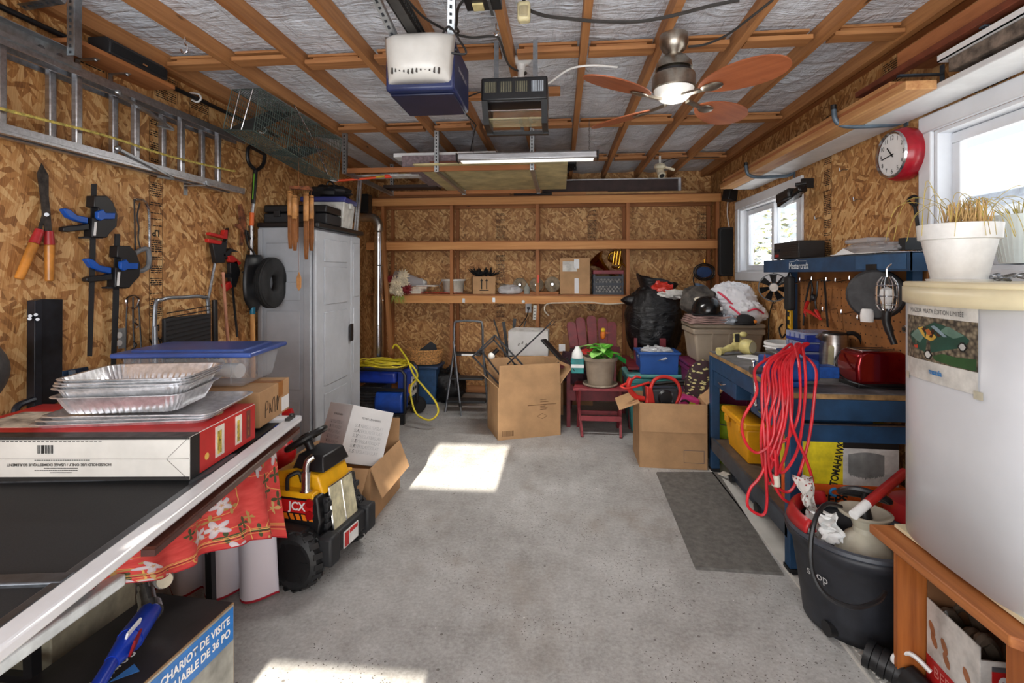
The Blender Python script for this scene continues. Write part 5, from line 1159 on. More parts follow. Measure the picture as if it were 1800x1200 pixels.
k = thing('light_bulb', 'white light bulb in a black socket above the carton', 'bulb', P(865, 622, 4.7)); B(w=k).ball(P(864, 625, 4.7), (.034, .034, .034), 14, 10).done('glass', plastic((236, 234, 226), .2), k); B(w=k).cyl(P(867, 622, 4.7), P(875, 614, 4.72), .02, n=12).done('socket', BLACK, k)
k = thing('curtain_rod', 'thin dark rod with square loop end leaning in large carton', 'rod', P(930, 600)); B(w=k).cyl(P(892, 640, 4.7), P(968, 568, 4.8), .007, n=8).done('rod', FM, k); B(w=k).tube([P(966, 568, 4.8), P(972, 562, 4.8), P(975, 566, 4.8), P(970, 573, 4.8)], .004, 6, closed=True, smooth=False).done('end_loop', FM, k)
k = thing('black_tray', 'long black metal tray standing in the large carton', 'tray', P(975, 610)); q = [P(952, 596, 4.75), P(960, 595, 4.82), P(995, 632, 4.82), P(985, 631, 4.7)]; plate(B(w=k), *q, th=.02).done('tray', BLACK, k, bev=.003); B(w=k).tube([P(995, 628, 4.75), P(1003, 640, 4.75), P(1010, 652, 4.75)], .012).done('handle', BLACK, k)
k = thing('brown_carton', 'plain brown carton supporting the white carton at the back', 'box', (-.23, 5.55, 0)); B().box((0, 0, .31), (.52, .36, .62)).done('carton', CARD, k, bev=.003); B().box((0, -.181, .50), (.06, .002, .2)).done('tape', mat((170, 120, 70), .4), k)
x0, x1 = PY(894, 600, 5.4).x, PY(964, 600, 5.4).x
k = thing('white_carton', 'white carton with handwriting behind the large carton', 'box', ((x0 + x1) / 2, 5.55, .622), rz=-.02); w = x1 - x0; B().box((0, 0, .13), (w, .32, .26)).done('carton', mat((206, 204, 202), .6, 0, .03, 5), k, bev=.003)
B().prism([(-w / 2, 0), (w / 2, 0), (w / 2 - .06, .13), (-w / 2 + .06, .13)], -.004, (0, -.16, .262), (1, 0, 0), (0, .97, .2)).done('flap', mat((212, 210, 206), .6), k)
b = B(); [b.box((-.1 + .04 * i, -.1615, .12 + .02 * (i % 2)), (.015, .002, .03), (0, .4, 0)) for i in range(4)]; b.done('pen_marks', mat((120, 116, 112), .8), k)
for i, (a, c, lb) in enumerate((((868, 561), (893, 597), 'furthest slanted black slat of the fan behind the cartons'), ((885, 565), (895, 595), 'steep black slat second from the ladder behind the cartons'), ((905, 560), (897, 595), 'upright black slat behind the white carton'), ((924, 564), (905, 592), 'black slat leaning over the white carton lid'))): tag(B().bar(P(*a, 5.75), P(*c, 5.75) + Vector((.0, 0, -.3)), .035, .012).done('black_stick', BLACK), lb, 'slat', 'black slats behind the cartons')
tag(B().box((.20, 5.83, .40), (.34, .03, .80), (R(-6), 0, 0)).done('flattened_carton', card_m((160, 116, 78))), 'flattened brown carton leaning behind the red chair', 'carton')
tag(B().box(PY(988, 611, 5.62), (.07, .004, .08)).done('paper_note', WHITEP), 'small white paper note on the leaning carton', 'paper')
# ================================================================ red garden chair, folding table with pot
RW = mat((112, 32, 40), .55, 0, .12, 14); RW2 = mat((140, 52, 58), .55, 0, .12, 14)
k = thing('adirondack_chair', 'dark red adirondack garden chair with rounded back slats', 'chair', (.38, 5.25, 0))
for i, px in enumerate((1004, 1020, 1040, 1060, 1077)):
    a = PY(px, (566, 558, 555, 558, 566)[i], 5.5); lo = Vector((.38 + (i - 2) * .085, 5.25, .25)); u = (a - lo).normalized(); sx = Vector((1, .0, 0)); w0, w1 = .036, .054
    ln = (a - lo).length; poly = [(-w0, 0), (w0, 0), (w1, ln - .05), (w1 * .75, ln - .015), (0, ln), (-w1 * .75, ln - .015), (-w1, ln - .05)]
    B(w=k).prism(poly, .02, lo, sx, u).done('back_slat', RW, k, bev=.004)
for i in range(5): y = 4.86 + i * .085; z = .37 - i * .028; B(w=k).box((.38, y, z), (.50, .075, .02), (R(-17), 0, 0)).done('seat_slat', RW, k, bev=.003)
for s in (-1, 1):
    x = .38 + s * .30; B(w=k).mm((x - .018, 4.84, 0), (x + .018, 4.93, .56)).done('leg', RW, k); B(w=k).bar((x - s * .03, 4.86, .36), (x - s * .03, 5.55, .04), .03, .10, (0, 0, 1)).done('side_rail', RW, k)
    B(w=k).prism([(-.065, -.08), (.065, -.06), (.055, .4), (.03, .68), (-.03, .68), (-.06, .3)], -.022, (x + s * .03, 4.86, .585), (1, 0, 0), (0, 1, 0)).done('armrest', RW, k, bev=.004); B(w=k).bar((x, 5.42, .0), (x, 5.36, .57), .03, .05).done('rear_leg', RW, k); B(w=k).cyl((x - s * .02, 4.838, .30), (x - s * .02, 4.828, .30), .02, n=10).done('bolt', CHROME, k)
B(w=k).mm((.08, 4.82, .27), (.68, 4.84, .37)).done('front_apron', RW, k); B(w=k).box((.38, 5.40, .68), (.52, .03, .07)).done('back_rail', RW, k)
k.location.y += .1
k = thing('dark_jacket', 'heap of dark plum cloth thrown on the red chair', 'clothing', (.22, 5.14, .42)); b = blob(B(), (0, 0, .10), (.22, .17, .19), .35, 6, 32, 18, 7, 0, .08); b.done('fabric', mat((48, 20, 30), .9), k); blob(B(), (.05, -.06, .28), (.08, .06, .045), .3, 6, 16, 10, 3).done('red_lining', mat((176, 40, 30), .8), k); blob(B(), (.0, -.08, .25), (.06, .04, .03), .3, 6, 16, 10, 9).done('white_lining', WHITE, k)
k = thing('toy_parrot', 'small orange and yellow toy parrot on the chair back', 'toy', PY(1060, 590, 5.3)); q = PY(1060, 588, 5.33); B(w=k).ball(q, (.03, .03, .05), 10, 8).done('body', mat((226, 120, 36), .6), k); B(w=k).ball(q + Vector((0, -.01, .05)), .024, 10, 8).done('head', mat((228, 190, 40), .6), k); B(w=k).prism([(0, 0), (.08, .02), (.02, .03)], .01, q, (1, 0, 0), (0, 0, 1)).done('wing', mat((190, 90, 40), .6), k)
k = thing('milk_carton', 'teal and white pouch standing beside the chair seat', 'carton', PY(1016, 656, 4.78)); q = PY(1015, 655, 4.78)
B(w=k).box(q + Vector((0, 0, .07)), (.12, .08, .14)).done('pouch', mat((30, 128, 128), .4), k, bev=.008); B(w=k).box(q + Vector((0, -.041, .07)), (.12, .003, .03)).done('label_band', WHITE, k); B(w=k).lathe([(.055, 0), (.05, .05), (.025, .09), (.02, .11), (0, .11)], q + Vector((0, 0, .14)), 14).done('spout', WHITE, k)
B(w=k).mm((q.x - .08, q.y - .05, .53), (q.x + .08, q.y + .05, q.z)).done('tray', RW, k) if 0 else None
k = thing('red_folding_table', 'small red wooden folding table beneath the plant pot', 'table', (.365, 4.80, 0))
B(w=k).prism([(-.25, -.18), (.25, -.18), (.21, .16), (-.21, .16)], .022, (.365, 4.82, .452), (1, 0, 0), (0, 1, 0)).done('top', RW2, k, bev=.003)
for x in (.15, .58):
    B(w=k).bar((x + (.05 if x < .4 else -.03), 4.66, 0), (x, 4.95, .44), .022, .035).done('leg', RW2, k); B(w=k).bar((x + (.02 if x < .4 else -.02), 4.98, 0), (x + (.03 if x < .4 else -.03), 4.68, .44), .022, .035).done('leg', RW2, k)
B(w=k).mm((.19, 4.695, .14), (.56, 4.71, .185)).done('stretcher', RW2, k); B(w=k).mm((.19, 4.90, .14), (.56, 4.915, .18)).done('stretcher', RW2, k)
TAUPE = mat((150, 134, 116), .6, 0, .06, 10)
k = thing('plant_pot', 'taupe plastic plant pot with saucer on the red table', 'pot', (.375, 4.80, .453))
B().lathe([(0, .0), (.15, .0), (.165, .012), (.165, .024), (.155, .024), (.15, .01), (0, .01)], n=32).done('saucer', mat((160, 146, 128), .6), k); B().lathe([(0, .012), (.115, .012), (.148, .235), (.162, .24), (.165, .27), (.15, .272), (.145, .24), (0, .225)], n=32).done('pot', TAUPE, k)
k = thing('leafy_plant', 'bright green broad leaved artificial plant in the taupe pot', 'plant', (.375, 4.80, .68)); rn = random.Random(12); LG2 = mat((84, 168, 48), .35, 0, .25, 14); LG3 = mat((150, 206, 110), .4, 0, .2, 14)
for i in range(26):
    a = rn.uniform(0, 2 * PI); d = Vector((math.cos(a), math.sin(a), 0)); l = rn.uniform(.09, .16); c = Vector((rn.uniform(-.08, .12), rn.uniform(-.08, .06), rn.uniform(.03, .16))); s = d.cross(Vector((0, 0, 1))); zz = rn.uniform(-.3, .5)
    b = B(); b.grid(lambda u, v: c + d * l * v + Vector((0, 0, l * v * zz - .05 * v * v)) + s * (u - .5) * l * .75 * math.sin(PI * min(1, v * .92 + .06)) + Vector((0, 0, .02 * abs(u - .5))), 4, 6); b.done('leaf', LG3 if rn.random() < .3 else LG2, k, solid=.0015)
b = B(); [b.cyl((rn.uniform(-.05, .05), rn.uniform(-.05, .05), 0), (rn.uniform(-.08, .1), rn.uniform(-.06, .05), .14), .004, n=5) for i in range(8)]; b.done('stems', mat((80, 120, 50), .6), k)
b = B(); [b.cyl((.14, -.02, .05 + .004 * i), (.24, .0, -.02 + .012 * i), .012, .006, 5) for i in range(4)]; b.done('tinsel', mat((20, 120, 50), .3), k)
# ================================================================ totes, bags and helmets
def tote(name, label, c, w, d, h, col, lid=None, rz=0, tp=.88, open_=False, ribs=3):
    k = thing(name, label, 'tote', c, rz); m = mat(col, .5, 0, .05, 6)
    if open_:
        b = B(); T = .006
        b.box((0, -d / 2 * .95, h / 2), (w * .96, T, h), (R(5), 0, 0)).box((0, d / 2 * .95, h / 2), (w * .96, T, h), (R(-5), 0, 0)).box((-w / 2 * .95, 0, h / 2), (T, d * .93, h), (0, R(-4), 0)).box((w / 2 * .95, 0, h / 2), (T, d * .93, h), (0, R(4), 0)).box((0, 0, T), (w * .9, d * .9, T)); b.done('body', m, k)
        b = B(); b.box((0, -d / 2, h), (w + .03, .035, .025)).box((0, d / 2, h), (w + .03, .035, .025)).box((-w / 2, 0, h), (.035, d + .03, .025)).box((w / 2, 0, h), (.035, d + .03, .025)); b.done('rim', m, k, bev=.006)
    else:
        B().box((0, 0, h / 2), (w, d, h), taper=tp).done('body', m, k, bev=.02, seg=3)
        B().box((0, 0, h - .03), (w * 1.03, d * 1.03, .05)).done('rim', m, k, bev=.012)
        if lid: B().prism(rrect(w * 1.07, d * 1.07, .05), .035, (0, 0, h + .036), (1, 0, 0), (0, 1, 0)).done('lid', mat(lid, .45, 0, .05, 6), k, bev=.012)
    for i in range(ribs): x = (i + 1) / (ribs + 1) * w - w / 2; B().box((x * .94, -d / 2 * .955, h * .45), (.012, .012, h * .8), (R(4), 0, 0)).done('rib', m, k)
    return k
tote('teal_tote', 'teal green plastic tote below the blue bin', (.93, 5.02, 0), .58, .40, .52, (60, 132, 132), (96, 158, 154))
tote('blue_tub', 'open bright blue tub full of clear plastic on teal tote', (.925, 4.95, .558), .36, .28, .20, (36, 84, 158), open_=True, ribs=0)
k = thing('plastic_sheeting', 'crumpled clear plastic heaped in the bright blue tub', 'plastic', (.925, 4.95, .69)); blob(B(), (0, 0, .04), (.15, .11, .06), .5, 9, 34, 18, 4, None, .15).done('sheet', glassy((210, 212, 214), .7, .15), k)
k = thing('red_slat_chair', 'red wooden chair frame standing behind the blue tub', 'chair', (.95, 5.34, 0))
for x in (.76, 1.02, 1.05): B(w=k).mm((x, 5.27, 0), (x + .03, 5.30, .84)).done('post', RW, k)
B(w=k).mm((.76, 5.27, .55), (1.08, 5.29, .60)).done('rail', RW, k)
k = thing('olive_duffel', 'olive green duffel behind the teal tote', 'bag', (1.0, 5.60, 0)); blob(B(), (0, 0, .30), (.36, .24, .34), .10, 4, 30, 20, 6, 0).done('body', mat((86, 92, 40), .85), k); B().tube([(-.2, -.22, .45), (0, -.25, .52), (.2, -.22, .45)], .012).done('handle', mat((70, 76, 34), .85), k)
k = thing('garbage_bag', 'big shiny black garbage bag heaped against the shelves', 'bag', (1.0, 5.62, .60)); b = blob(B(), (0, -.08, .38), (.30, .25, .44), .07, 2.4, 90, 60, 13, 0, .03); b.done('body', BAGM, k)
B().grid(lambda u, v: Vector((.03 + math.cos(2 * PI * u) * (.15 + .07 * v + .012 * math.sin(22 * u)), -.10 + math.sin(2 * PI * u) * (.11 + .05 * v + .012 * math.sin(31 * u)), .70 + .15 * v * (1 - .35 * math.cos(2 * PI * u)) + .012 * math.sin(26 * u) * v)), 64, 8, cu=True).done('open_mouth', BAGM, k, solid=.006)
blob(B(), (-.20, -.1, .62), (.14, .09, .06), .12, 3, 30, 16, 5, None, .08).done('side_fold', BAGM, k)
k = thing('bag_contents', 'red and white packaging spilling from the black bag', 'packaging', (1.06, 5.40, 1.32)); blob(B(), (0, 0, .04), (.10, .05, .06), .5, 7, 24, 14, 8).done('red_pack', mat((200, 50, 36), .35), k); blob(B(), (.10, -.03, -.03), (.12, .05, .04), .5, 8, 24, 14, 18).done('white_pack', mat((206, 204, 198), .4), k)
tote('maroon_tote', 'magenta plastic tote beneath the taupe tote', (1.43, 4.62, 0), .62, .42, .70, (112, 28, 72), (100, 24, 64))
tote('taupe_tote', 'large taupe plastic tote stacked behind the workbench', (1.43, 4.62, .738), .58, .40, .30, (156, 142, 124), (150, 136, 118))
tz = .738 + .338
k = thing('pink_blanket', 'folded dusty pink cloth on the taupe tote', 'cloth', (1.32, 4.55, tz)); b = B()
for i in range(4): B().grid(lambda u, v: Vector(((u - .5) * (.44 - .02 * i), (v - .5) * .34, .010 + i * .017 + .008 * noise.noise(Vector((u * 4, v * 4, i * 3))) - .03 * max(0, abs(u - .5) - .4))), 14, 8).done('fold', mat((150, 122, 116), .9), k, solid=.012)
k = thing('riding_helmet', 'shiny black helmet with white mark on the pink cloth', 'helmet', (1.27, 4.50, tz + .072)); B().lathe([(.118, 0), (.125, .03), (.12, .08), (.09, .13), (.045, .155), (0, .16)], n=28, sy=1.15).done('shell', plastic((18, 18, 19), .18), k, solid=.004); B().lathe([(.12, .0), (.13, .004), (.12, .012)], n=28, sy=1.15).done('rim', DBLACK, k); B().prism(rrect(.03, .03, .006), .003, (.09, -.105, .06), (.8, .5, 0), (-.1, .2, .97)).done('badge', WHITE, k)
k = thing('striped_helmet', 'black and cream cloth hat behind the shiny helmet', 'hat', (1.25, 4.66, tz + .06)); blob(B(), (0, 0, .12), (.16, .12, .13), .2, 5, 28, 16, 21, 0).done('crown', mat((56, 52, 48), .8, 0, .6, 12), k); B().lathe([(.10, .17), (.13, .16), (.14, .13)], n=20).done('cream_band', mat((206, 198, 180), .8), k)
WBAG = glassy((232, 232, 236), .86, .35)
for i, (c, r, lb) in enumerate((((1.54, 4.70, tz + .21), (.20, .15, .13), 'upper white plastic bag with red ties on the totes'), ((1.60, 4.56, tz + .09), (.17, .13, .11), 'lower white plastic bag with red ties on the totes'))):
    k = thing('plastic_bag', lb, 'bag', (c[0], c[1], c[2] - r[2])); blob(B(w=k), c, r, .16, 4, 64, 40, 30 + i, None, .13).done('body', WBAG, k)
    B(w=k).tube([(c[0] - .15, c[1] - r[1] * .7, c[2] + .06), (c[0] - .10, c[1] - r[1] - .01, c[2] + .01), (c[0] - .04, c[1] - r[1] - .02, c[2] - .05), (c[0] + .02, c[1] - r[1] - .01, c[2] - .03)], .009, 6).done('tie', mat((206, 50, 78), .5), k)
    if i: B(w=k).tube([(c[0] - .02, c[1] - r[1] - .01, c[2] + .02), (c[0] + .05, c[1] - r[1] - .015, c[2] + .04), (c[0] + .12, c[1] - r[1] * .9, c[2] + .0)], .008, 6).done('tie', mat((206, 50, 78), .5), k)
k = thing('baseball_hat', 'black cap with orange patch before the white bags', 'cap', (1.55, 4.40, tz)); B().lathe([(.085, 0), (.088, .03), (.07, .065), (.03, .085), (0, .088)], n=22).done('crown', mat((20, 20, 22), .8), k); B().prism([(-.07, 0), (-.05, -.08), (.05, -.08), (.07, 0)], -.008, (-.06, -.06, .012), (.8, .4, 0), (-.4, .8, 0)).done('brim', mat((20, 20, 22), .8), k); B().ball((.06, -.06, .03), (.02, .015, .015), 8, 6).done('patch', mat((220, 130, 40), .6), k)
k = thing('foil_wrap', 'crumpled grey plastic wrap beside the black cap', 'wrap', (1.44, 4.42, tz)); blob(B(), (0, 0, .03), (.09, .05, .04), .5, 9, 26, 14, 14, 0, .15).done('wrap', glassy((170, 180, 190), .75, .2), k)
# ================================================================ carton with the chainsaw
k = thing('saw_carton', 'open cardboard box holding a red chainsaw', 'box', (.872, 4.17, 0), rz=R(-1))
carton(k, .505, .40, .50, (('f', 174, .215), ('l', 112, .17), ('x', 48, .17), ('r', 125, .1)))
b = B(); [b.bar((.08 + a[0], -.2035, .05 + a[1]), (.08 + c[0], -.2035, .05 + c[1]), .003, .002) for a, c in (((0, 0), (.15, 0)), ((.15, 0), (.15, .095)), ((.15, .095), (0, .095)), ((0, .095), (0, 0)))]; b.done('printed_frame', mat((70, 74, 100), .7), k)
B().mm((-.245, -.19, .02), (.245, .19, .34)).done('filling', mat((120, 90, 64), .9, 0, .4, 20), k)
k = thing('chainsaw', 'red electric chainsaw with black motor housing', 'chainsaw', (.80, 4.12, .40), rz=R(8)); CR = plastic((196, 44, 36), .35)
B().box((0, 0, .12), (.26, .12, .15)).done('motor_housing', mat((52, 54, 58), .4), k, bev=.02, seg=3); B().lathe([(0, -.02), (.05, -.018), (.062, 0)], (.02, -.062, .125), 20, (0, 1, 0)).done('vent_cap', BLACK, k)
for i in range(5): B().box((-.02 + i * .022, -.072, .125), (.006, .012, .07)).done('vent_slot', mat((110, 112, 114), .4), k)
B().tube([(.10, -.05, .06), (.14, -.06, .16), (.11, -.05, .25), (.02, -.04, .285), (-.06, -.04, .26), (-.10, -.05, .18), (-.13, -.06, .08)], .014, 10).done('front_handle', CR, k); B().tube([(-.13, 0, .10), (-.20, 0, .12), (-.26, 0, .20), (-.24, 0, .27)], .022, 10).done('rear_handle', CR, k)
B().prism([(-.12, .04), (-.06, .04), (-.09, .20), (-.14, .22)], .05, (0, -.085, 0), (1, 0, 0), (0, 0, 1)).done('red_cover', CR, k, bev=.006); B().tube([(-.10, -.03, .24), (-.22, -.05, .21), (-.30, -.06, .20), (-.33, -.02, .21)], .009).tube([(-.33, -.02, .21), (-.25, 0, .24), (-.20, .0, .28), (-.16, 0, .27)], .009).done('hand_guard', CR, k)
B().tube([(.13, -.03, .08), (.18, -.06, .10), (.22, -.04, .07), (.18, -.02, .06)], .009).done('power_cord', BLACK, k)
k = thing('pink_case', 'bright pink plastic case in the chainsaw box', 'case', (1.0, 4.16, .345), rz=.2); B().box((0, 0, .09), (.18, .12, .18), (0, .25, 0)).done('shell', plastic((206, 60, 130), .4), k, bev=.02); B().box((.03, -.064, .12), (.05, .006, .03), (0, .25, 0)).done('clasp', plastic((196, 200, 60)), k)
k = thing('folded_tripod', 'folded black tripod lying across behind the chainsaw box', 'tripod', (1.05, 4.50, .50))
for i, (dy, dz) in enumerate(((0, 0), (.03, .015), (-.02, .03))): B(w=k).cyl((.72, 4.52 + dy, .50 + dz), (1.16, 4.46 + dy, .56 + dz), .014, n=8).done('leg', BLACK, k)
B(w=k).box((1.17, 4.46, .585), (.07, .05, .06)).done('head', BLACK, k, bev=.006)
k = thing('patterned_cushion', 'dark cushion with pale leaf pattern beside the workbench leg', 'cushion', (1.18, 4.30, .36))
def leafm():
    m = Mt('leaf_fabric', .85); p = m.pos(); v = m.n('TexVoronoi', {'Vector': m.n('Mapping', {'Vector': p, 'Scale': (22, 22, 48), 'Rotation': (.5, .3, .6)}).outputs[0], 'Scale': 1.0}); m.set(Base_Color=m.ramp(v.outputs['Distance'], [(.30, (196, 186, 130)), (.36, (40, 40, 26)), (.55, (56, 34, 40))])); return m.m
blob(B(), (0, 0, .20), (.14, .09, .22), .06, 3, 30, 20, 9).done('cushion', leafm(), k); B(w=k).mm((1.135, 4.21, 0), (1.21, 4.39, .36)).done('box_below', mat((60, 50, 40), .8), k)
# ================================================================ workbench against the window wall
BB = mat((36, 70, 104), .45, .1, .12, 8); BB2 = mat((52, 92, 132), .4, .1, .1, 8)
BX, BY0, BY1, BZ = 1.14, 2.62, 3.98, .91
k = thing('workbench', 'blue steel workbench with pegboard back and top shelf', 'workbench', (1.47, 3.3, 0))
for x in (BX + .03, 1.77):
    for y in (BY0 + .03, BY1 - .03):
        B(w=k).mm((x - .03, y - .03, .03), (x + .03, y + .03, BZ - .03)).done('leg', BB, k, bev=.003); B(w=k).mm((x - .034, y - .034, 0), (x + .034, y + .034, .03)).done('foot', BLACK, k)
B(w=k).mm((BX, BY0, BZ - .028), (1.80, BY1, BZ - .004)).done('top_board', mat((150, 118, 76), .7, 0, .2, 14), k); B(w=k).mm((BX + .004, BY0 + .004, BZ - .004), (1.80, BY1 - .004, BZ)).done('top_surface', mat((104, 104, 106), .6, 0, .2, 10), k)
B(w=k).mm((BX + .005, BY0, BZ - .13), (BX + .02, BY1, BZ - .03)).done('front_apron', BB, k, bev=.003)
B(w=k).mm((BX + .01, BY0 + .0, BZ - .135), (1.80, BY0 + .012, BZ - .03)).done('end_apron', BB, k, bev=.003); B(w=k).mm((BX + .06, BY0 + .03, BZ - .25), (1.78, BY0 + .045, BZ - .165)).done('end_panel', BB, k); B(w=k).mm((BX + .05, BY0 + .025, BZ - .165), (1.78, BY0 + .05, BZ - .158)).done('end_rod', STEEL, k)
for y0, y1 in ((BY1 - .55, BY1 - .08), (BY0 + .10, BY0 + .55)):
    d = B(w=k).mm((BX + .012, y0, BZ - .24), (BX + .45, y1, BZ - .135)).done('drawer', BB, k, bev=.003); B(w=k).tube([(BX + .01, (y0 + y1) / 2 - .04, BZ - .18), (BX - .015, (y0 + y1) / 2 - .03, BZ - .185), (BX - .015, (y0 + y1) / 2 + .03, BZ - .185), (BX + .01, (y0 + y1) / 2 + .04, BZ - .18)], .006).done('handle', CHROME, d)
B(w=k).mm((BX + .02, BY0 + .05, .235), (1.80, BY1 - .04, .25)).done('lower_shelf', mat((92, 74, 56), .75, 0, .15, 12), k); B(w=k).mm((BX, BY0 + .03, .17), (BX + .02, BY1 - .02, .262)).done('shelf_edge', mat((60, 66, 74), .5, 0, .15, 10), k); B(w=k).mm((BX + .05, BY0 + .01, .17), (1.80, BY0 + .03, .25)).done('shelf_end', mat((56, 66, 80), .5), k)
SX, SY0, SY1 = 1.60, 2.47, 4.13
for y in (2.64, 3.93): B(w=k).mm((1.71, y - .022, BZ), (1.755, y + .022, 1.60)).done('upright', BB, k)
B(w=k).mm((1.775, BY0, BZ), (1.785, BY1, 1.52)).done('pegboard', mat((150, 96, 48), .75, 0, .12, 6), k)
b = B(w=k)
for i in range(26):
    for j in range(11): b.box((1.7745, BY0 + .04 + i * .05, BZ + .04 + j * .05), (.001, .008, .008))
b.done('peg_holes', mat((60, 36, 18), .9), k)['kind'] = 'stuff'
s = B(w=k).mm((SX, SY0, 1.515), (SX + .015, SY1, 1.605)).done('top_shelf_front', BB, k, bev=.003); B(w=k).mm((SX, SY0, 1.60), (1.80, SY1, 1.606)).done('top_shelf', mat((60, 70, 80), .6), k); B(w=k).mm((SX - .003, SY0 + .02, 1.525), (SX - .0005, SY0 + .42, 1.598)).done('light_panel', BB2, k, bev=.002)
for y in (SY0, SY1 - .012): B(w=k).mm((SX, y, 1.515), (1.80, y + .012, 1.605)).done('top_shelf_end', BB, k)
txt('Mastercraft', .06, mat((200, 206, 212), .5), k, (SX - .001, 3.55, 1.555), (0, -1, 0), (0, 0, 1), 'lettering', bold=.001); b = B(w=k); b.tube([(SX - .002, 3.68, 1.585), (SX - .002, 3.60, 1.59), (SX - .002, 3.57, 1.60), (SX - .002, 3.54, 1.59), (SX - .002, 3.44, 1.588)], .002, 4, smooth=False); b.done('logo_roof', mat((200, 206, 212), .5), k)
for i, (px, py) in enumerate(((1412, 497), (1428, 493), (1450, 492), (1477, 493), (1494, 494), (1520, 491), (1535, 560), (1470, 545), (1505, 550))):
    p = PX(px, py, 1.77); B(w=k).tube([p + Vector((.01, 0, .01)), p + Vector((-.01, 0, .008)), p + Vector((-.07, -.0, -.005)), p + Vector((-.085, 0, .0)), p + Vector((-.085, 0, .02))], .004, 6).done('peg_hook', CHROME, k)
# things on the top shelf
k = thing('power_supply', 'black vented power supply box on the workbench top shelf', 'power supply', (1.70, 3.78, 1.607)); B().box((0, 0, .065), (.17, .40, .12)).done('case', mat((34, 34, 36), .5), k, bev=.004)
for i in range(6): B().box((-.086, -.06, .03 + i * .014), (.003, .24, .005)).done('vent_slot', BLACK, k)
B().box((-.087, .14, .03), (.006, .05, .02)).done('red_switch', mat((150, 30, 28), .4), k)
for y in (.10, .16): B().cyl((-.086, y, .07), (-.096, y, .07), .010, n=8).done('terminal', DBLACK, k)
for x in (-.06, .06):
    for y in (-.17, .17): B().cyl((x, y, 0), (x, y, .006), .012, n=8).done('foot', BLACK, k)
k = thing('paper_packet', 'white papers under clear plastic clamshell on the top shelf', 'packet', (1.70, 2.95, 1.607)); B().prism([(-.09, -.28), (.08, -.30), (.09, .22), (-.03, .30), (-.10, .20)], -.004, (0, 0, .004), (1, 0, 0), (0, 1, 0)).done('paper', WHITEP, k); B().prism([(-.12, 0), (0, .035), (.10, 0)], .002, (-.09, .08, .005), (0, 1, 0), (0, 0, 1)).done('folded_corner', WHITEP, k)
blob(B(), (0, -.03, .035), (.08, .22, .035), .2, 6, 26, 14, 5, .006).done('clamshell', glassy((190, 194, 200), .5, .1), k); B().box((.0, .02, .08), (.12, .22, .025)).done('clear_lid', glassy((200, 204, 210), .45, .1), k, bev=.01); B().box((.04, -.27, .045), (.08, .05, .06)).done('dark_end', BLACK, k)
# things on the bench
LEM = mat((206, 194, 128), .45)
k = thing('heat_gun', 'pale yellow plastic spray head lying on the bench far end', 'appliance', (1.28, 3.86, BZ)); B().lathe([(0, 0), (.05, 0), (.055, .02), (.055, .06), (.045, .08)], (.06, -.02, .06), 18, (.6, -.8, 0)).done('lamp_head', LEM, k); B().lathe([(0, .081), (.042, .081)], (.06, -.02, .06), 18, (.6, -.8, 0)).done('lens', glassy((220, 214, 190), .6, .1), k)
B().tube([(-.10, -.06, .03), (-.04, -.03, .045), (.02, 0, .06), (.03, .01, .10), (.02, .01, .15)], [.02, .026, .034, .03, .022], 10).done('handle', LEM, k); B().cyl((-.10, -.06, .03), (-.13, -.075, .026), .026, .03, 12).done('nozzle', LEM, k); B().ball((.07, 0, .145), (.03, .02, .02), 10, 7).done('knob', LEM, k); B().box((.02, -.02, .12), (.03, .01, .06)).done('trigger', BLACK, k)
tag(B().box((1.35, 3.66, BZ + .006), (.12, .18, .012), (0, 0, .5)).done('notepad', WHITEP, bev=.002), 'thin white notepad lying beside the pale spray head', 'notepad')
k = thing('white_tub', 'white plastic tub holding a green handled tool', 'tub', (1.50, 3.50, BZ)); B().lathe([(0, .004), (.115, .004), (.128, .12), (.134, .122), (.134, .138), (.122, .138), (.11, .012), (0, .012)], n=30).done('body', WHITE, k); B().lathe([(.128, .10), (.138, .104), (.130, .112)], n=30).done('rim', WHITE, k)
k = thing('green_grip_tool', 'tool with bright green handle sticking out of white tub', 'tool', (1.545, 3.50, BZ + .02)); B().tube([(0, 0, 0), (.01, -.02, .10), (.02, -.03, .16)], .012).done('handle', plastic((110, 196, 40), .4), k); B().box((.03, .04, .10), (.03, .05, .10)).done('head', DBLACK, k)
ORG = glassy((166, 174, 204), .7, .2)
for i, lb in enumerate(('lowest blue parts organizer case of the stack', 'second blue parts organizer case from below', 'third blue parts organizer case from below', 'topmost blue parts organizer case of the stack')):
    k = thing('parts_organizer', lb, 'organizer', (1.60, 3.34 - .012 * (i % 2), BZ + i * .058), rz=R((0, 5, -3, 6)[i]), group='stack of parts organizers'); B().box((0, 0, .022), (.25, .22, .044)).done('tray', mat((34, 58, 150), .4), k, bev=.004); B().box((0, 0, .050), (.25, .22, .012)).done('lid', ORG, k, bev=.003)
    for j in range(4): B().box((-.127, -.08 + j * .053, .035), (.008, .034, .028)).done('compartment', ORG, k)
VB = mat((28, 76, 150), .4, 0, .15, 20)
k = thing('bench_vise', 'blue bench vise bolted on the workbench corner', 'vise', (1.21, 2.83, BZ)); B().cyl((0, 0, 0), (0, 0, .03), .10, n=20).done('base', VB, k, bev=.006); B().box((.03, -.02, .085), (.22, .12, .11)).done('body', VB, k, bev=.014); B().box((.16, -.02, .075), (.16, .10, .06)).done('rear_slide', VB, k, bev=.006)
B().box((-.10, -.02, .09), (.06, .13, .13)).done('front_jaw', VB, k, bev=.012); B().box((-.06, -.02, .16), (.05, .14, .035)).done('jaw_plate', STEEL, k, bev=.004); B().box((.0, -.02, .165), (.06, .14, .04)).done('jaw_plate', mat((40, 70, 120), .4, .4), k, bev=.004)
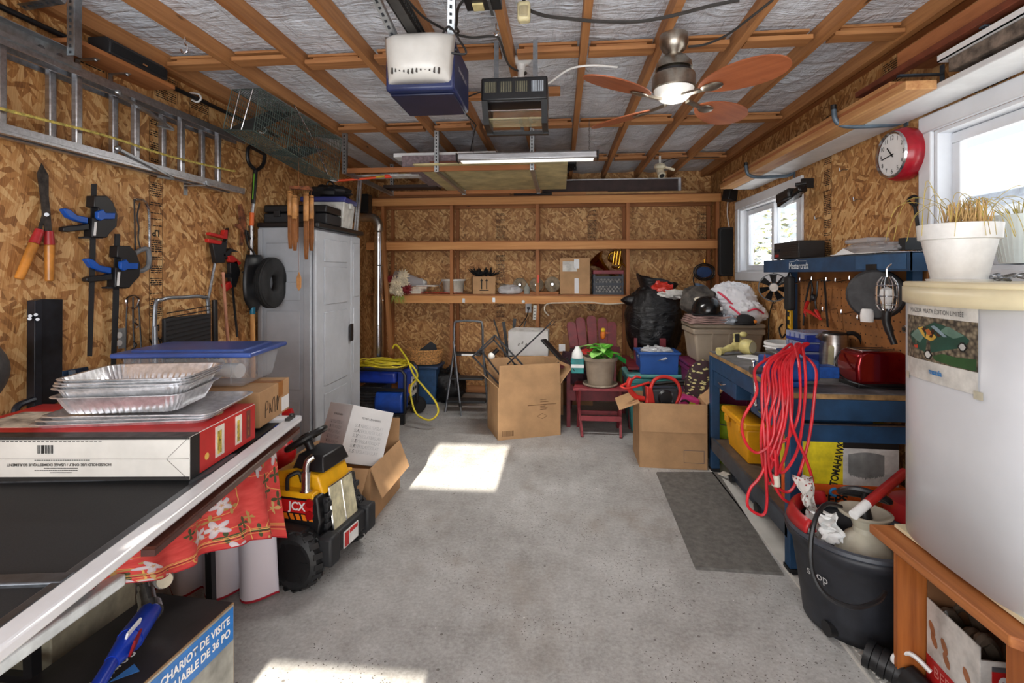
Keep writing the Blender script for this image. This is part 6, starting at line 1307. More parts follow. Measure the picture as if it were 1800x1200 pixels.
B().cyl((-.13, -.02, .075), (-.19, -.02, .075), .022, n=14).done('screw_head', STEEL, k); B().cyl((-.175, -.02, .12), (-.165, -.03, -.11), .008, n=10).ball((-.175, -.02, .12), .013, 8, 6).ball((-.165, -.03, -.11), .012, 8, 6).done('handle_bar', CHROME, k); B().prism([(0, 0), (.04, .01), (.03, .035)], .004, (-.13, -.09, .13), (0, 1, 0), (0, 0, 1)).done('emblem', mat((190, 40, 40), .4), k)
RC = mat((206, 34, 46), .42)
k = thing('red_extension_cable', 'bundle of red extension cable draped over the vise', 'cable', (1.12, 2.7, .45)); rn = random.Random(21)
hx, hy, hz = 1.22, 2.80, BZ + .20
def drop(px, py, Y): return PY(px, py, Y)
loops = [[(1352, 690), (1338, 760), (1345, 830), (1370, 790), (1378, 720)], [(1360, 700), (1345, 780), (1352, 850), (1380, 800), (1392, 720)], [(1365, 690), (1352, 740), (1358, 810), (1376, 760), (1385, 700)], [(1330, 690), (1305, 740), (1312, 780), (1335, 795), (1360, 760)], [(1385, 690), (1365, 760), (1372, 830), (1402, 790), (1415, 700)], [(1370, 700), (1350, 800), (1362, 850), (1392, 860), (1420, 780), (1432, 690)], [(1375, 740), (1340, 830), (1318, 860), (1315, 890), (1340, 905), (1348, 880), (1345, 800)], [(1390, 730), (1400, 770), (1418, 810), (1428, 850), (1415, 880), (1385, 882), (1365, 860), (1352, 820), (1350, 760)], [(1405, 720), (1385, 770), (1345, 790), (1352, 830), (1365, 760), (1380, 700)]]
for i, L in enumerate(loops):
    Yd = 2.53 - .012 * (i % 4); t0 = Vector((hx + rn.uniform(-.03, .06), hy + rn.uniform(-.03, .02), hz + rn.uniform(-.01, .012))); mid = lambda q: PY(q[0], 655, 2.60)
    pts = [t0, mid(L[0]) + Vector((0, 0, .03))] + [drop(*q, Yd) for q in L] + [mid(L[-1]) + Vector((0, 0, .03)), t0 + Vector((.03, .01, 0))]
    B(w=k).tube(pts, .0070, 7, closed=True, sub=7).done('loop', RC, k)
q = drop(1364, 835, 2.5); B(w=k).tube([drop(1362, 790, 2.5), drop(1364, 815, 2.5), q], .008).done('loose_end', RC, k); B(w=k).cyl(q, q - Vector((0, 0, .05)), .016, .02, 10).done('plug', mat((214, 208, 190), .5), k)
for dx in (-.008, .008): B(w=k).box(q + Vector((dx, 0, -.062)), (.003, .006, .02)).done('prong', BRASS, k)
k = thing('electric_kettle', 'brushed steel electric kettle beside the red toaster', 'kettle', (1.65, 3.20, BZ)); SS = metalm((196, 192, 188), .28, (2, 2, 60))
B().lathe([(0, .02), (.085, .02), (.088, .03), (.082, .12), (.07, .225), (.068, .23)], n=32).done('body', SS, k); B().lathe([(0, 0), (.09, 0), (.09, .02), (0, .02)], n=28).done('base', BLACK, k); B().lathe([(.069, .228), (.06, .24), (.02, .246), (0, .246)], n=28).done('lid', BLACK, k)
B().tube([(.06, -.02, .235), (.10, -.03, .235), (.135, -.04, .19), (.13, -.035, .10), (.085, -.02, .05)], .013, 8).done('handle', BLACK, k); B().prism([(0, 0), (.03, .02), (.0, .045)], .03, (-.085, .0, .19), (-1, 0, 0), (0, 0, 1)).done('spout', SS, k)
a = Vector((-.62, -.78, 0)); B().prism(rrect(.03, .12, .014), .006, a * .092 + Vector((0, 0, .11)), (.78, -.62, 0), (a.x * -.12, a.y * -.12, .99)).done('water_gauge', mat((170, 164, 130), .25), k)
k = thing('toaster', 'metallic dark red toaster with black base', 'toaster', (1.655, 2.84, BZ), rz=R(4)); k.scale = (.88, .95, .95); TR = Mt('red_metal', .22, .75); TR.set(Base_Color=lin((140, 14, 22)), Coat_Weight=.6)
B().prism([(-.15, .02), (.15, .02), (.155, .12), (.14, .185), (.10, .20), (-.10, .20), (-.14, .185), (-.155, .12)], .19, (0, -.095, 0), (1, 0, 0), (0, 0, 1)).done('body', TR.m, k, bev=.02, seg=4); B().box((0, 0, .012), (.29, .18, .024)).done('base', BLACK, k, bev=.006); B().box((0, 0, .2), (.22, .13, .008)).done('top_plate', CHROME, k, bev=.003)
for y in (-.035, .035): B().box((0, y, .2045), (.19, .03, .002)).done('slot', BLACK, k)
B().tube([(-.15, .06, .18), (-.20, .04, .12), (-.20, -.04, .05), (-.12, -.10, .02), (.0, -.12, .008), (.1, -.12, .006)], .005).done('cord', BLACK, k)
# hung around the pegboard
k = thing('axial_fan', 'small round black axial fan hanging below the top shelf', 'fan', PX(1360, 505, 1.6)); c = PX(1360, 505, 1.62); ax = Vector((-.35, -.94, 0)).normalized()
B(w=k).lathe([(.10, -.02), (.108, -.02), (.108, .02), (.10, .02), (.10, -.02)], c, 32, ax).done('ring', BLACK, k); B(w=k).lathe([(0, .022), (.034, .022), (.036, -.02)], c, 20, ax).done('hub', BLACK, k); B(w=k).lathe([(0, .024), (.03, .024)], c, 20, ax).done('hub_label', mat((206, 196, 186), .5), k)
u = Vector((0, 0, 1)); v = ax.cross(u)
for i in range(7):
    t = 2 * PI * i / 7; e = u * math.cos(t) + v * math.sin(t); f = ax.cross(e); plate(B(w=k), c + e * .034 - f * .012 + ax * .01, c + e * .034 + f * .012 - ax * .01, c + e * .097 + f * .03 - ax * .012, c + e * .097 - f * .02 + ax * .014).done('blade', BLACK, k)
B(w=k).cyl(c + Vector((0, 0, .105)), (c.x, c.y, 1.515), .004, n=6).done('hanger', STEEL, k); B(w=k).tube([c + Vector((0, .0, -.105)), PX(1352, 555, 1.65), PX(1351, 590, 1.65), PX(1349, 615, 1.6)], .005).done('cord', BLACK, k)
k = thing('charger_bag', 'black tool pouch hanging between fan and bench upright', 'pouch', PX(1388, 530, 1.62)); p = PX(1388, 508, 1.62); B(w=k).box(p + Vector((.0, 0, -.03)), (.05, .09, .24)).done('body', mat((24, 24, 26), .7), k, bev=.015); B(w=k).tube([p + Vector((0, -.03, .09)), p + Vector((0, 0, .12)), p + Vector((0, .03, .09))], .006).done('strap', BLACK, k)
k = thing('cord_reel_yellow', 'yellow and black level tool hanging by the bench upright', 'level', PX(1388, 580, 1.66)); p = PX(1388, 566, 1.66); B(w=k).box(p, (.025, .06, .22)).done('body', plastic((220, 170, 30)), k, bev=.006); B(w=k).box(p + Vector((-.014, .015, 0)), (.004, .02, .22)).done('black_stripe', BLACK, k)
for z in (-.06, .0, .06): B(w=k).box(p + Vector((-.014, -.012, z)), (.004, .026, .034)).done('window', DBLACK, k)
B(w=k).tube([p + Vector((-.03, .05, -.02)), p + Vector((-.03, .10, -.06)), p + Vector((-.03, .06, -.12)), p + Vector((-.03, .0, -.09))], .007, 6).done('cord', BLACK, k)
k = thing('jumper_leads', 'black test leads with red clips on a pegboard hook', 'leads', PX(1425, 540, 1.70)); P = lambda x, y: PX(x, y, 1.69)
B(w=k).tube([P(1412, 572), P(1414, 545), P(1420, 510), P(1425, 494), P(1428, 510), P(1424, 530)], .006).tube([P(1437, 494), P(1436, 515), P(1433, 530), P(1435, 545), P(1434, 552)], .006).done('wires', BLACK, k); B(w=k).ball(P(1430, 523), (.02, .02, .025), 10, 8).done('knot', BLACK, k)
for a, c_, d in (((1420, 530), (1415, 545), (1416, 556)), ((1416, 545), (1430, 552), (1442, 562)), ((1434, 545), (1438, 552), (1444, 562))): B(w=k).tube([P(*a), P(*c_), P(*d)], [.012, .010, .005], 8).done('clip', REDP, k)
k = thing('steel_strap', 'thin dark metal strap hanging on the pegboard', 'strap', P(1455, 540)); B(w=k).bar(P(1449, 492), P(1455, 575), .012, .004).done('strap', mat((60, 58, 56), .5, .6), k); B(w=k).bar(P(1444, 493), P(1458, 493), .012, .006).done('crosspiece', mat((60, 58, 56), .5, .6), k)
k = thing('cable_reel', 'black cable reel hanging below the blue shelf', 'reel', PX(1545, 520, 1.6)); c = PX(1540, 517, 1.62); ax = Vector((-.55, -.83, 0)).normalized(); B(w=k).lathe([(0, -.07), (.115, -.07), (.125, -.06), (.125, .06), (.115, .07), (.03, .075), (0, .075)], c, 30, ax).done('drum', mat((50, 50, 52), .6, 0, .2, 20), k)
for s in (-.03, .0, .03): B(w=k).lathe([(.125, s - .008), (.129, s), (.125, s + .008)], c, 30, ax).done('drum_rib', DBLACK, k)
B(w=k).box(c + Vector((0, 0, .14)), (.05, .09, .03)).done('bracket', BLACK, k); B(w=k).tube([c + Vector((0, 0, .15)), c + Vector((.01, 0, .18)), c + Vector((0, .01, .21)), (c.x, c.y, 1.53)], .006).done('chain', STEEL, k); q = PX(1524, 555, 1.55); B(w=k).lathe([(0, -.03), (.028, -.03), (.03, .0), (.026, .03), (.02, .036), (0, .036)], q, 14).done('outlet_end', WHITE, k)
k = thing('work_lamp', 'caged trouble lamp hanging in front of the cable reel', 'lamp', PX(1560, 540, 1.52)); c = PX(1559, 520, 1.53); b = B(w=k)
for i in range(8):
    t = 2 * PI * i / 8; e = Vector((math.cos(t), math.sin(t), 0)); b.tube([c + e * .02 + Vector((0, 0, .09)), c + e * .042 + Vector((0, 0, .05)), c + e * .042 - Vector((0, 0, .04)), c + e * .025 - Vector((0, 0, .07))], .0022, 4)
for z in (.05, 0, -.04): b.tube([c + Vector((math.cos(t) * .043, math.sin(t) * .043, z)) for t in [2 * PI * i / 14 for i in range(14)]], .0022, 4, closed=True, sub=1)
b.done('cage', CHROME, k); B(w=k).lathe([(0, .045), (.026, .03), (.03, 0), (.018, -.035), (.016, -.06)], c, 16).done('bulb', WHITE, k); B(w=k).tube([c - Vector((0, 0, .07)), c - Vector((-.0, 0, .13)), PX(1572, 605, 1.55)], [.02, .018, .014], 10).done('handle', BLACK, k); B(w=k).tube([c + Vector((0, 0, .09)), c + Vector((0, 0, .13)), c + Vector((.02, 0, .15))], .004).done('hook', CHROME, k)
# lower shelf of the bench
LS = .251
k = thing('yellow_tool_box', 'yellow plastic tool box on the bench lower shelf', 'tool box', (1.36, 3.62, LS)); YB_ = plastic((226, 158, 20), .4); B().box((0, 0, .115), (.30, .44, .23), taper=.86).done('body', YB_, k, bev=.01); B().box((0, 0, .255), (.34, .48, .045)).done('lid', YB_, k, bev=.012); B().box((-.165, .12, .215), (.02, .06, .05)).done('latch', YB_, k, bev=.004); B().box((-.165, -.12, .215), (.02, .06, .05)).done('latch', YB_, k, bev=.004); B().box((0, 0, .283), (.05, .2, .02)).done('handle', DBLACK, k, bev=.006)
k = thing('grey_machine', 'grey power tool standing behind the red cable loops', 'power tool', (1.33, 3.16, LS)); B().lathe([(0, -.04), (.12, -.04), (.13, 0), (.12, .04), (0, .04)], (0, 0, .17), 24, (1, .3, 0), sy=1.25).done('housing', mat((86, 88, 90), .5), k); B().box((.02, 0, .025), (.16, .24, .05)).done('base', DBLACK, k, bev=.006); B().cyl((-.05, 0, .17), (-.07, 0, .17), .04, n=14).done('hub', DBLACK, k)
k = thing('orange_carton', 'orange carton marked with blue band on the lower shelf', 'box', (1.235, BY0 + .05, LS), rz=R(-2)); OR = mat((226, 96, 28), .5)
w = .47; B().mm((0, 0, 0), (w, .30, .19)).done('carton', OR, k, bev=.002); txt('CEPS', .062, INK, k, (.13, -.0004, .115), (1, 0, 0), (0, 0, 1), bold=.002, sx=1.05, world=False); txt('QUALITY FASTENERS', .022, mat((40, 90, 140), .5), k, (.13, -.0018, .04), (1, 0, 0), (0, 0, 1), world=False, sx=.85)
B().mm((.01, -.0016, .022), (.24, -.0002, .058)).done('printed_band', mat((40, 140, 214), .5), k); b = B(); b.tube([(.145, -.001, .172), (.125, -.001, .166), (.118, -.001, .15), (.128, -.001, .138), (.145, -.001, .135)], .007, 6); b.done('printed_crescent', mat((40, 150, 220), .5), k); B().mm((.33, -.0016, .115), (.46, -.0002, .14)).done('printed_bar', mat((70, 34, 20), .6), k); B().mm((-.0016, .05, .09), (-.0002, .25, .12)).done('printed_bar', mat((60, 34, 24), .6), k)
k = thing('yellow_nail_carton', 'yellow and black carton of coil nails on the orange carton', 'box', (1.225, BY0 + .05, LS + .191), rz=R(-1)); YL = mat((228, 206, 34), .5); h = .285; w = .45
B().mm((0, 0, 0), (w, .28, h)).done('carton', YL, k, bev=.002); B().mm((.19, -.0016, .185), (w, -.0002, h)).done('printed_black', mat((26, 25, 24), .5), k); B().mm((.19, -.0016, 0), (w, -.0002, .185)).done('printed_white', mat((206, 204, 200), .5), k)
txt('TOMAHAWK', .052, INK, k, (.165, -.001, .105), (.18, 0, 1), (-1, 0, .18), bold=.0016, sx=.72, world=False); txt('3 1/4 x 113', .02, mat((236, 210, 40), .5), k, (.26, -.0018, .262), (1, 0, 0), (0, 0, 1), world=False); txt('15° WIRE COLLATED COIL NAILS', .017, mat((236, 210, 40), .5), k, (.325, -.0018, .236), (1, 0, 0), (0, 0, 1), world=False)
B().prism([(-.045, .0), (-.02, -.025), (.03, .03), (-.02, -.01)], .001, (.075, -.0012, .24), (1, 0, 0), (0, 0, 1)).done('printed_check', INK, k); b = B(); rn = random.Random(6)
for i in range(60): x = .215 + i * .0028; zc = .09 + .035 * math.sin(PI * i / 60); b.mm((x, -.0024, .03 + .02 * (1 - math.sin(PI * i / 60)) + rn.random() * .012), (x + .0014, -.0018, .155 + .012 * math.sin(PI * i / 60)))
b.done('printed_nail_coil', mat((60, 60, 62), .5), k)['kind'] = 'stuff'
B().mm((-.0016, .0, .0), (-.0002, .18, h)).done('printed_white', mat((200, 198, 194), .5), k); B().mm((-.0026, .03, .05), (-.0017, .14, .10)).done('printed_red', mat((180, 34, 40), .5), k); b = B(); [b.mm((-.003, .05 + i * .006, .12), (-.0018, .052 + i * .006, .20 + .02 * (i % 3))) for i in range(14)]; b.done('printed_nails', mat((110, 110, 110), .5), k)
k = thing('bench_jack', 'dark trolley jack on the floor beneath the workbench', 'jack', (1.32, 3.30, .012)); B().box((0, .2, .06), (.18, .60, .09)).done('body', mat((40, 52, 70), .5), k, bev=.01)
for y in (-.05, .42): B().cyl((-.11, y, .035), (.11, y, .035), .035, n=14).done('wheel', DBLACK, k)
B().bar((0, -.08, .09), (-.05, -.35, .16), .03, .03).done('arm', DBLACK, k); k = thing('lime_bucket', 'lime green bucket half hidden behind the bench far leg', 'bucket', (1.36, 3.86 + .14, .012)) if 0 else thing('lime_bucket', 'lime green pail standing behind the bench far leg', 'bucket', (1.34, 4.16, 0)); B().lathe([(0, .004), (.09, .004), (.12, .42), (.125, .43), (.11, .43), (.085, .012), (0, .012)], n=20).done('body', mat((160, 184, 40), .5), k); B().tube([(-.12, 0, .42), (-.1, -.10, .33), (.1, -.10, .33), (.12, 0, .42)], .004).done('bail', GALV, k)
tag(B().prism([(0, 0), (.10, .02), (.16, .06), (.08, .05)], .012, (1.16, 3.86, .014), (.3, -.95, 0), (0, 0, 1)).done('paper_scrap', mat((206, 198, 184), .8)), 'torn pale paper scrap under the bench leg', 'paper')
# anti-fatigue mat
k = thing('floor_mat', 'long dark grey ribbed anti-fatigue mat by the workbench', 'mat', (.93, 3.28, 0)); MM = Mt('mat_rubber', .85); p = MM.pos(); MM.set(Base_Color=MM.ramp(MM.noise(p, 30, 3), [(.3, (88, 85, 81)), (.7, (112, 109, 104))])).bump(MM.n('TexVoronoi', {'Vector': p, 'Scale': 90.0}).outputs['Distance'], .5, .003)
q = [PZ(1155, 829, .012), PZ(1262, 829, .012), PZ(1376, 1006, .012), PZ(1225, 996, .012)]; o = Vector((.93, 3.28, 0)); b = B(); tp = [v - o for v in q]; bt = [Vector((v.x * 1.03, v.y * 1.01, 0)) for v in tp]; b.put(bt + tp, [(0, 1, 2, 3), (7, 6, 5, 4), (1, 0, 4, 5), (2, 1, 5, 6), (3, 2, 6, 7), (0, 3, 7, 4)]); b.done('pad', MM.m, k)
# ================================================================ vacuum drum, sprayer
k = thing('shop_vacuum', 'black and red wet dry vacuum drum next to bench', 'vacuum', (1.25, 2.29, .012), rz=.2); VK = mat((38, 40, 46), .5, 0, .15, 14); VR = plastic((176, 32, 36), .35)
def drum(u, v):
    t = 2 * PI * u; r = .17 + .05 * v + (.02 if v > .9 else 0); return Vector((math.cos(t) * r * 1.02, math.sin(t) * r * 1.12, .38 * v))
B().grid(lambda u, v: drum(-u, 1 - v), 40, 14, cu=True).done('drum', VK, k, solid=.006); B().lathe([(0, .01), (.17, .01)], n=30).done('drum_floor', VK, k); b = B(); b.tube([Vector((math.cos(t) * .23, math.sin(t) * .255, .385)) for t in [2 * PI * i / 30 for i in range(30)]], .016, 8, closed=True, sub=1); b.done('drum_rim', mat((66, 70, 78), .45), k)
b = B(); b.grid(lambda u, v: Vector((math.cos(PI * (.42 + .62 * u)) * (.235 - .05 * v), math.sin(PI * (.42 + .62 * u)) * (.262 - .05 * v), .40 + .05 * math.sin(PI * v))), 24, 6); b.done('red_collar', VR, k, solid=.008)
txt('shop', .05, mat((190, 190, 190), .5), k, (-.205, -.06, .24), (.25, -1, 0), (-.1, 0, 1), world=False)
for x, y in ((.05, -.20), (-.16, -.08)): B().cyl((x - .02, y, .03), (x + .02, y, .03), .03, n=14).done('caster', BLACK, k)
k = thing('pump_sprayer', 'white pump sprayer tank standing in the vacuum drum', 'sprayer', (1.275, 2.24, .075)); TK = mat((206, 200, 180), .4, 0, .06, 8)
B().lathe([(0, 0), (.10, 0), (.112, .03), (.115, .20), (.105, .27), (.07, .325), (.045, .345), (.04, .375)], n=32).done('tank', TK, k); B().lathe([(.04, .36), (.055, .40), (.095, .418), (.10, .428), (.09, .43), (.045, .405), (0, .405)], n=32).done('funnel_collar', TK, k); B().cyl((0, 0, .40), (0, 0, .47), .03, .014, 14).done('pump_seal', BLACK, k)
B().tube([(-.09, .02, .50), (-.05, -.02, .53), (.03, -.04, .515), (.08, -.03, .485), (.04, .01, .485), (-.04, .03, .49)], .013, 8, closed=True).done('pump_handle', BLACK, k); B().cyl((0, 0, .46), (0, 0, .51), .012, n=10).done('pump_rod', BLACK, k); B().ball((.02, -.03, .50), (.025, .015, .02), 10, 8).done('red_badge', WHITE, k)
B().cyl((.09, -.05, .29), (.13, -.08, .30), .02, n=12).done('hose_nut', BLACK, k)
b = B(w=k); b.tube([PY(1478, 890, 2.2), PY(1452, 886, 2.08), PY(1434, 910, 1.98), PY(1425, 960, 1.95), PY(1430, 1010, 1.93), PY(1455, 1048, 1.9), PY(1500, 1067, 1.88), PY(1540, 1058, 1.9), PY(1556, 1040, 1.95)], .0085, 7); b.done('hose', BLACK, k)
k = thing('torn_packaging', 'torn white and red patterned packaging in the vacuum drum', 'packaging', (1.16, 2.35, .36)); rn = random.Random(4)
def torn(o, du, dv, amp, m_, nm): B(w=k).grid(lambda u, v: Vector(o) + Vector(du) * (u - .5) + Vector(dv) * v + Vector((amp * noise.noise(Vector((u * 4, v * 4, 1))), amp * noise.noise(Vector((u * 5, v * 3, 5))), .0)), 8, 12).done(nm, m_, k, solid=.002)
DOTS = Mt('dotted', .6); v = DOTS.n('TexVoronoi', {'Vector': DOTS.pos(), 'Scale': 60.0}).outputs['Distance']; DOTS.set(Base_Color=DOTS.ramp(v, [(.22, (150, 50, 44)), (.28, (216, 212, 206))]))
torn(PY(1442, 960, 2.33), (.06, .02, 0), (-.01, .12, .26), .05, DOTS.m, 'patterned_sheet'); torn(PY(1420, 945, 2.32), (.10, .03, 0), (.05, .10, .06), .06, WHITE, 'white_sheet'); torn(PY(1465, 955, 2.2), (.06, -.03, .02), (.0, .06, .10), .05, WHITE, 'white_sheet')
k = thing('red_pole', 'red tube with white collar slanting past the fridge', 'pole', PY(1515, 890, 2.25)); a, c_ = PY(1500, 905, 2.1), PY(1590, 830, 2.3); B(w=k).cyl(a, a.lerp(c_, .3), .018, n=12).done('collar', WHITE, k); B(w=k).cyl(a.lerp(c_, .25), c_, .019, n=12).done('tube', mat((168, 36, 34), .4), k)
k = thing('vacuum_head', 'red and black vacuum motor head behind the sprayer', 'vacuum head', (1.62, 2.40, .012)); B().lathe([(0, .0), (.14, 0), (.15, .30), (.13, .40), (0, .42)], n=26).done('housing', DBLACK, k); B().lathe([(.151, .40), (.155, .42), (.13, .47), (.06, .49), (0, .49)], n=26).done('red_cap', VR, k)
k = thing('hose_coupling', 'black ribbed hose coupling lying beside the stand', 'coupling', (1.20, 1.97, .01)); o = Vector((0, 0, .05)); d = Vector((-.5, .5, .12)).normalized()
for i in range(5): B().lathe([(.0, 0), (.046 if i % 2 else .052, 0), (.046 if i % 2 else .052, .022), (0, .022)], o + d * i * .024 - d * .05, 18, d).done('ring', BLACK, k)
B().lathe([(0, 0), (.045, 0), (.04, .09), (0, .09)], (.03, -.06, .06), 18, (.3, -.8, -.2)).done('socket', BLACK, k); B().tube([(.08, -.10, .11), (.04, -.06, .14), (.0, -.03, .10), (.03, -.05, .05), (.09, -.13, .02)], .008).done('cord', WHITE, k)
# ================================================================ fridge on its wooden stand
PINE = wood((122, 60, 24), (192, 114, 54), 2, .45, .6); PINEY = wood((134, 74, 36), (190, 120, 66), 1, .5, .7)
k = thing('wooden_stand', 'varnished pine stand carrying the small white fridge', 'stand', (1.47, 1.68, 0)); ST = .555
B(w=k).prism([(1.17, 1.43), (1.25, 1.36), (1.80, 1.36), (1.80, 2.02), (1.165, 2.02)], .032, (0, 0, ST), (1, 0, 0), (0, 1, 0)).done('top', PINEY, k, bev=.004)
B(w=k).mm((1.20, 1.915, 0), (1.78, 1.935, ST - .032)).done('side_board', PINE, k); B(w=k).mm((1.205, 1.40, 0), (1.78, 1.425, ST - .032)).done('side_board', PINE, k); B(w=k).mm((1.76, 1.42, .02), (1.775, 1.92, ST - .04)).done('rear_board', PINE, k); B(w=k).mm((1.195, 1.395, 0), (1.215, 1.47, ST - .032)).done('front_post', PINE, k)
FW = mat((204, 206, 210), .3, 0, .02, 3); CRM = mat((226, 214, 178), .4, 0, .04, 5)
k = thing('small_fridge', 'white compact fridge with cream top trim', 'fridge', (1.5, 1.68, ST + .001)); FX, F0, F1, FZ0, FZ1 = 1.235, 1.42, 1.985, ST + .02, 1.475
B(w=k).mm((FX + .05, F0, FZ0), (1.77, F1, FZ1 - .02)).done('body', FW, k, bev=.01)
for x in (FX + .1, 1.7):
    for y in (F0 + .06, F1 - .06): B(w=k).cyl((x, y, ST + .001), (x, y, FZ0), .02, n=10).done('foot', BLACK, k)
def dface(u, v): y = F0 + u * (F1 - F0); return Vector((FX + .045 - .045 * (1 - (2 * u - 1) ** 4) - .012 * (1 - (2 * u - 1) ** 2), y, FZ0 + v * (FZ1 - .068 - FZ0)))
d = B(w=k); d.grid(lambda u, v: dface(1 - u, v), 30, 2); d = d.done('door', FW, k, solid=.012)
def dtrim(u, v): p = dface(1 - u, 1); return Vector((p.x - .008, p.y, FZ1 - .070 + .052 * v - .008 * (1 - (2 * u - 1) ** 2) * (1 - v)))
B(w=k).grid(dtrim, 30, 2).done('handle_trim', CRM, k, solid=.02); B(w=k).prism([(1.77, F0 - .004), (1.77, F1 + .004)] + [(dface(1 - i / 12, 1).x - .018, dface(1 - i / 12, 1).y) for i in range(13)], .022, (0, 0, FZ1), (1, 0, 0), (0, 1, 0)).done('top', CRM, k, bev=.008)
B(w=k).mm((FX + .0, F0 - .002, FZ0 - .012), (FX + .05, F1 + .002, FZ0)).done('bottom_trim', CRM, k); p = dface(.965, .87); B(w=k).cyl(p + Vector((-.003, 0, 0)), p + Vector((-.014, 0, 0)), .014, n=16).done('lock', CHROME, k); B(w=k).cyl(p + Vector((-.0145, 0, 0)), p + Vector((-.016, 0, 0)), .007, n=10).done('keyhole', BLACK, k)
# poster taped on the door
k = thing('car_poster', 'taped paper poster of a dark green convertible on the fridge', 'poster', dface(.7, .6))
pz1, pz0 = FZ1 - .075 - .0, 1.145
def pst(a, h, off=.0085): p = dface(a, 0); return Vector((p.x - off, p.y, h))
def pface(a0, a1, h0, h1, off, m_, nm, par=None): return B(w=k).grid(lambda u, v: pst(a0 + (a1 - a0) * u, h0 + (h1 - h0) * v, off), 10, 1).done(nm, m_, par or k)
pa0, pa1 = .88, .30
pface(pa0, pa1, 1.145, 1.405, .0085, mat((206, 204, 198), .4), 'sheet')
COB = Mt('cobbles', .5); vv = COB.n('TexVoronoi', {'Vector': COB.pos((1, 1, 1)), 'Scale': 70.0}).outputs['Distance']; COB.set(Base_Color=COB.ramp(vv, [(.1, (142, 130, 108)), (.5, (100, 90, 74)), (.8, (52, 46, 40))]))
pic = pface(pa0, pa1, 1.212, 1.358, .0092, COB.m, 'printed_photo')
W_ = pa0 - pa1
def flat(pts, col, nm, off):
    xs = [p[0] for p in pts]; x0, x1 = min(xs), max(xs); n = max(3, int((x1 - x0) * 26)); vs = []
    for i in range(n + 1):
        x = x0 + (x1 - x0) * min(max(i / n, .004), .996); ys = []
        for (a, b_), (c, d) in zip(pts, pts[1:] + pts[:1]):
            if (a - x) * (c - x) < 0: ys.append(b_ + (d - b_) * (x - a) / (c - a))
        vs += [pst(pa0 - W_ * x, 1.212 + .146 * y, off) for y in (min(ys), max(ys))]
    B(w=k).put(vs, [(2 * i, 2 * i + 2, 2 * i + 3, 2 * i + 1) for i in range(n)]).done(nm, mat(col, .4), pic)
flat([(.08, .55), (.10, .40), (.25, .22), (.40, .18), (.62, .32), (.85, .45), (.92, .62), (.85, .72), (.62, .86), (.48, .90), (.36, .78), (.20, .74)], (36, 74, 62), 'printed_car', .0098)
flat([(.10, .52), (.22, .70), (.36, .62), (.28, .38)], (104, 134, 122), 'printed_trunk', .0102); flat([(.56, .72), (.66, .86), (.86, .70), (.74, .60)], (96, 126, 112), 'printed_hood', .0102)
flat([(.24, .72), (.36, .80), (.52, .58), (.46, .46), (.34, .52)], (206, 164, 70), 'printed_tonneau', .0104); flat([(.30, .72), (.42, .80), (.58, .62), (.50, .54), (.38, .56)], (60, 32, 22), 'printed_cabin', .0107); flat([(.36, .70), (.42, .74), (.46, .62), (.40, .58)], (176, 96, 50), 'printed_seat', .0110); flat([(.44, .80), (.50, .84), (.66, .62), (.62, .60)], (130, 150, 160), 'printed_windscreen', .0110)
for cx, cy, r in ((.40, .15, .055), (.84, .46, .05)):
    flat([(cx + r * 1.2 * math.cos(t), cy + r * 2.1 * math.sin(t)) for t in [2 * PI * i / 16 for i in range(16)]], (24, 24, 24), 'printed_tyre', .0106); flat([(cx + r * .8 * math.cos(t), cy + r * 1.5 * math.sin(t)) for t in [2 * PI * i / 16 for i in range(16)]], (196, 196, 192), 'printed_wheel', .0112)
flat([(.17, .30), (.24, .33), (.24, .26), (.18, .24)], (200, 70, 50), 'printed_tail_lamp', .0110); flat([(.46, .14), (.60, .24), (.75, .22), (.99, .26), (.99, .02), (.70, .02), (.50, .06)], (44, 78, 44), 'printed_hedge', .0104)
xd = (pst(pa1, 0) - pst(pa0, 0)).normalized(); txt('MAZDA MIATA ÉDITION LIMITÉE', .021, mat((60, 60, 62), .5), k, pst((pa0 + pa1) / 2, 1.377, .0095), xd, (0, 0, 1), sx=.82); txt('mazda', .024, mat((40, 130, 200), .5), k, pst((pa0 + pa1) / 2, 1.18, .0095), xd, (0, 0, 1), bold=.0008)
for a, h in ((pa0, 1.145), (pa1, 1.145)): pface(a + .025, a - .03, h - .012, h + .012, .0102, mat((190, 184, 164), .3), 'tape')
# planters and chain
FT = FZ1
p = PX(1685, 492, 1.44); k = thing('white_flower_pot', 'large white flower pot of dry grass on the fridge', 'pot', (p.x, p.y, FT)); k.scale = (.8, .8, .9); WP = mat((232, 232, 230), .45, 0, .025, 18)
B().lathe([(0, .004), (.098, .004), (.134, .165), (.147, .168), (.152, .228), (.138, .23), (.125, .17), (.12, .20), (0, .195)], n=40).done('pot', WP, k); B().lathe([(0, .001), (.115, 0), (.118, .008), (.10, .01)], n=30).done('saucer', WHITE, k)
k = thing('dry_grass', 'straw coloured dry grass stubble in the white pot', 'grass', (p.x, p.y, FT + .175)); k.scale = (.9, .9, .95); rn = random.Random(31); SB = mat((206, 170, 112), .8); SB2 = mat((186, 166, 84), .8); b, b2 = B(), B()
for i in range(150):
    t, r = rn.uniform(0, 2 * PI), .07 * rn.random() ** .5; a = Vector((math.cos(t) * r + .02, math.sin(t) * r - .01, 0)); e = a + Vector((rn.uniform(-.03, .03), rn.uniform(-.03, .03), rn.uniform(.05, .13))); b.cyl(a, e, .0028, .002, 4)
b.done('stubble', SB, k)['kind'] = 'stuff'
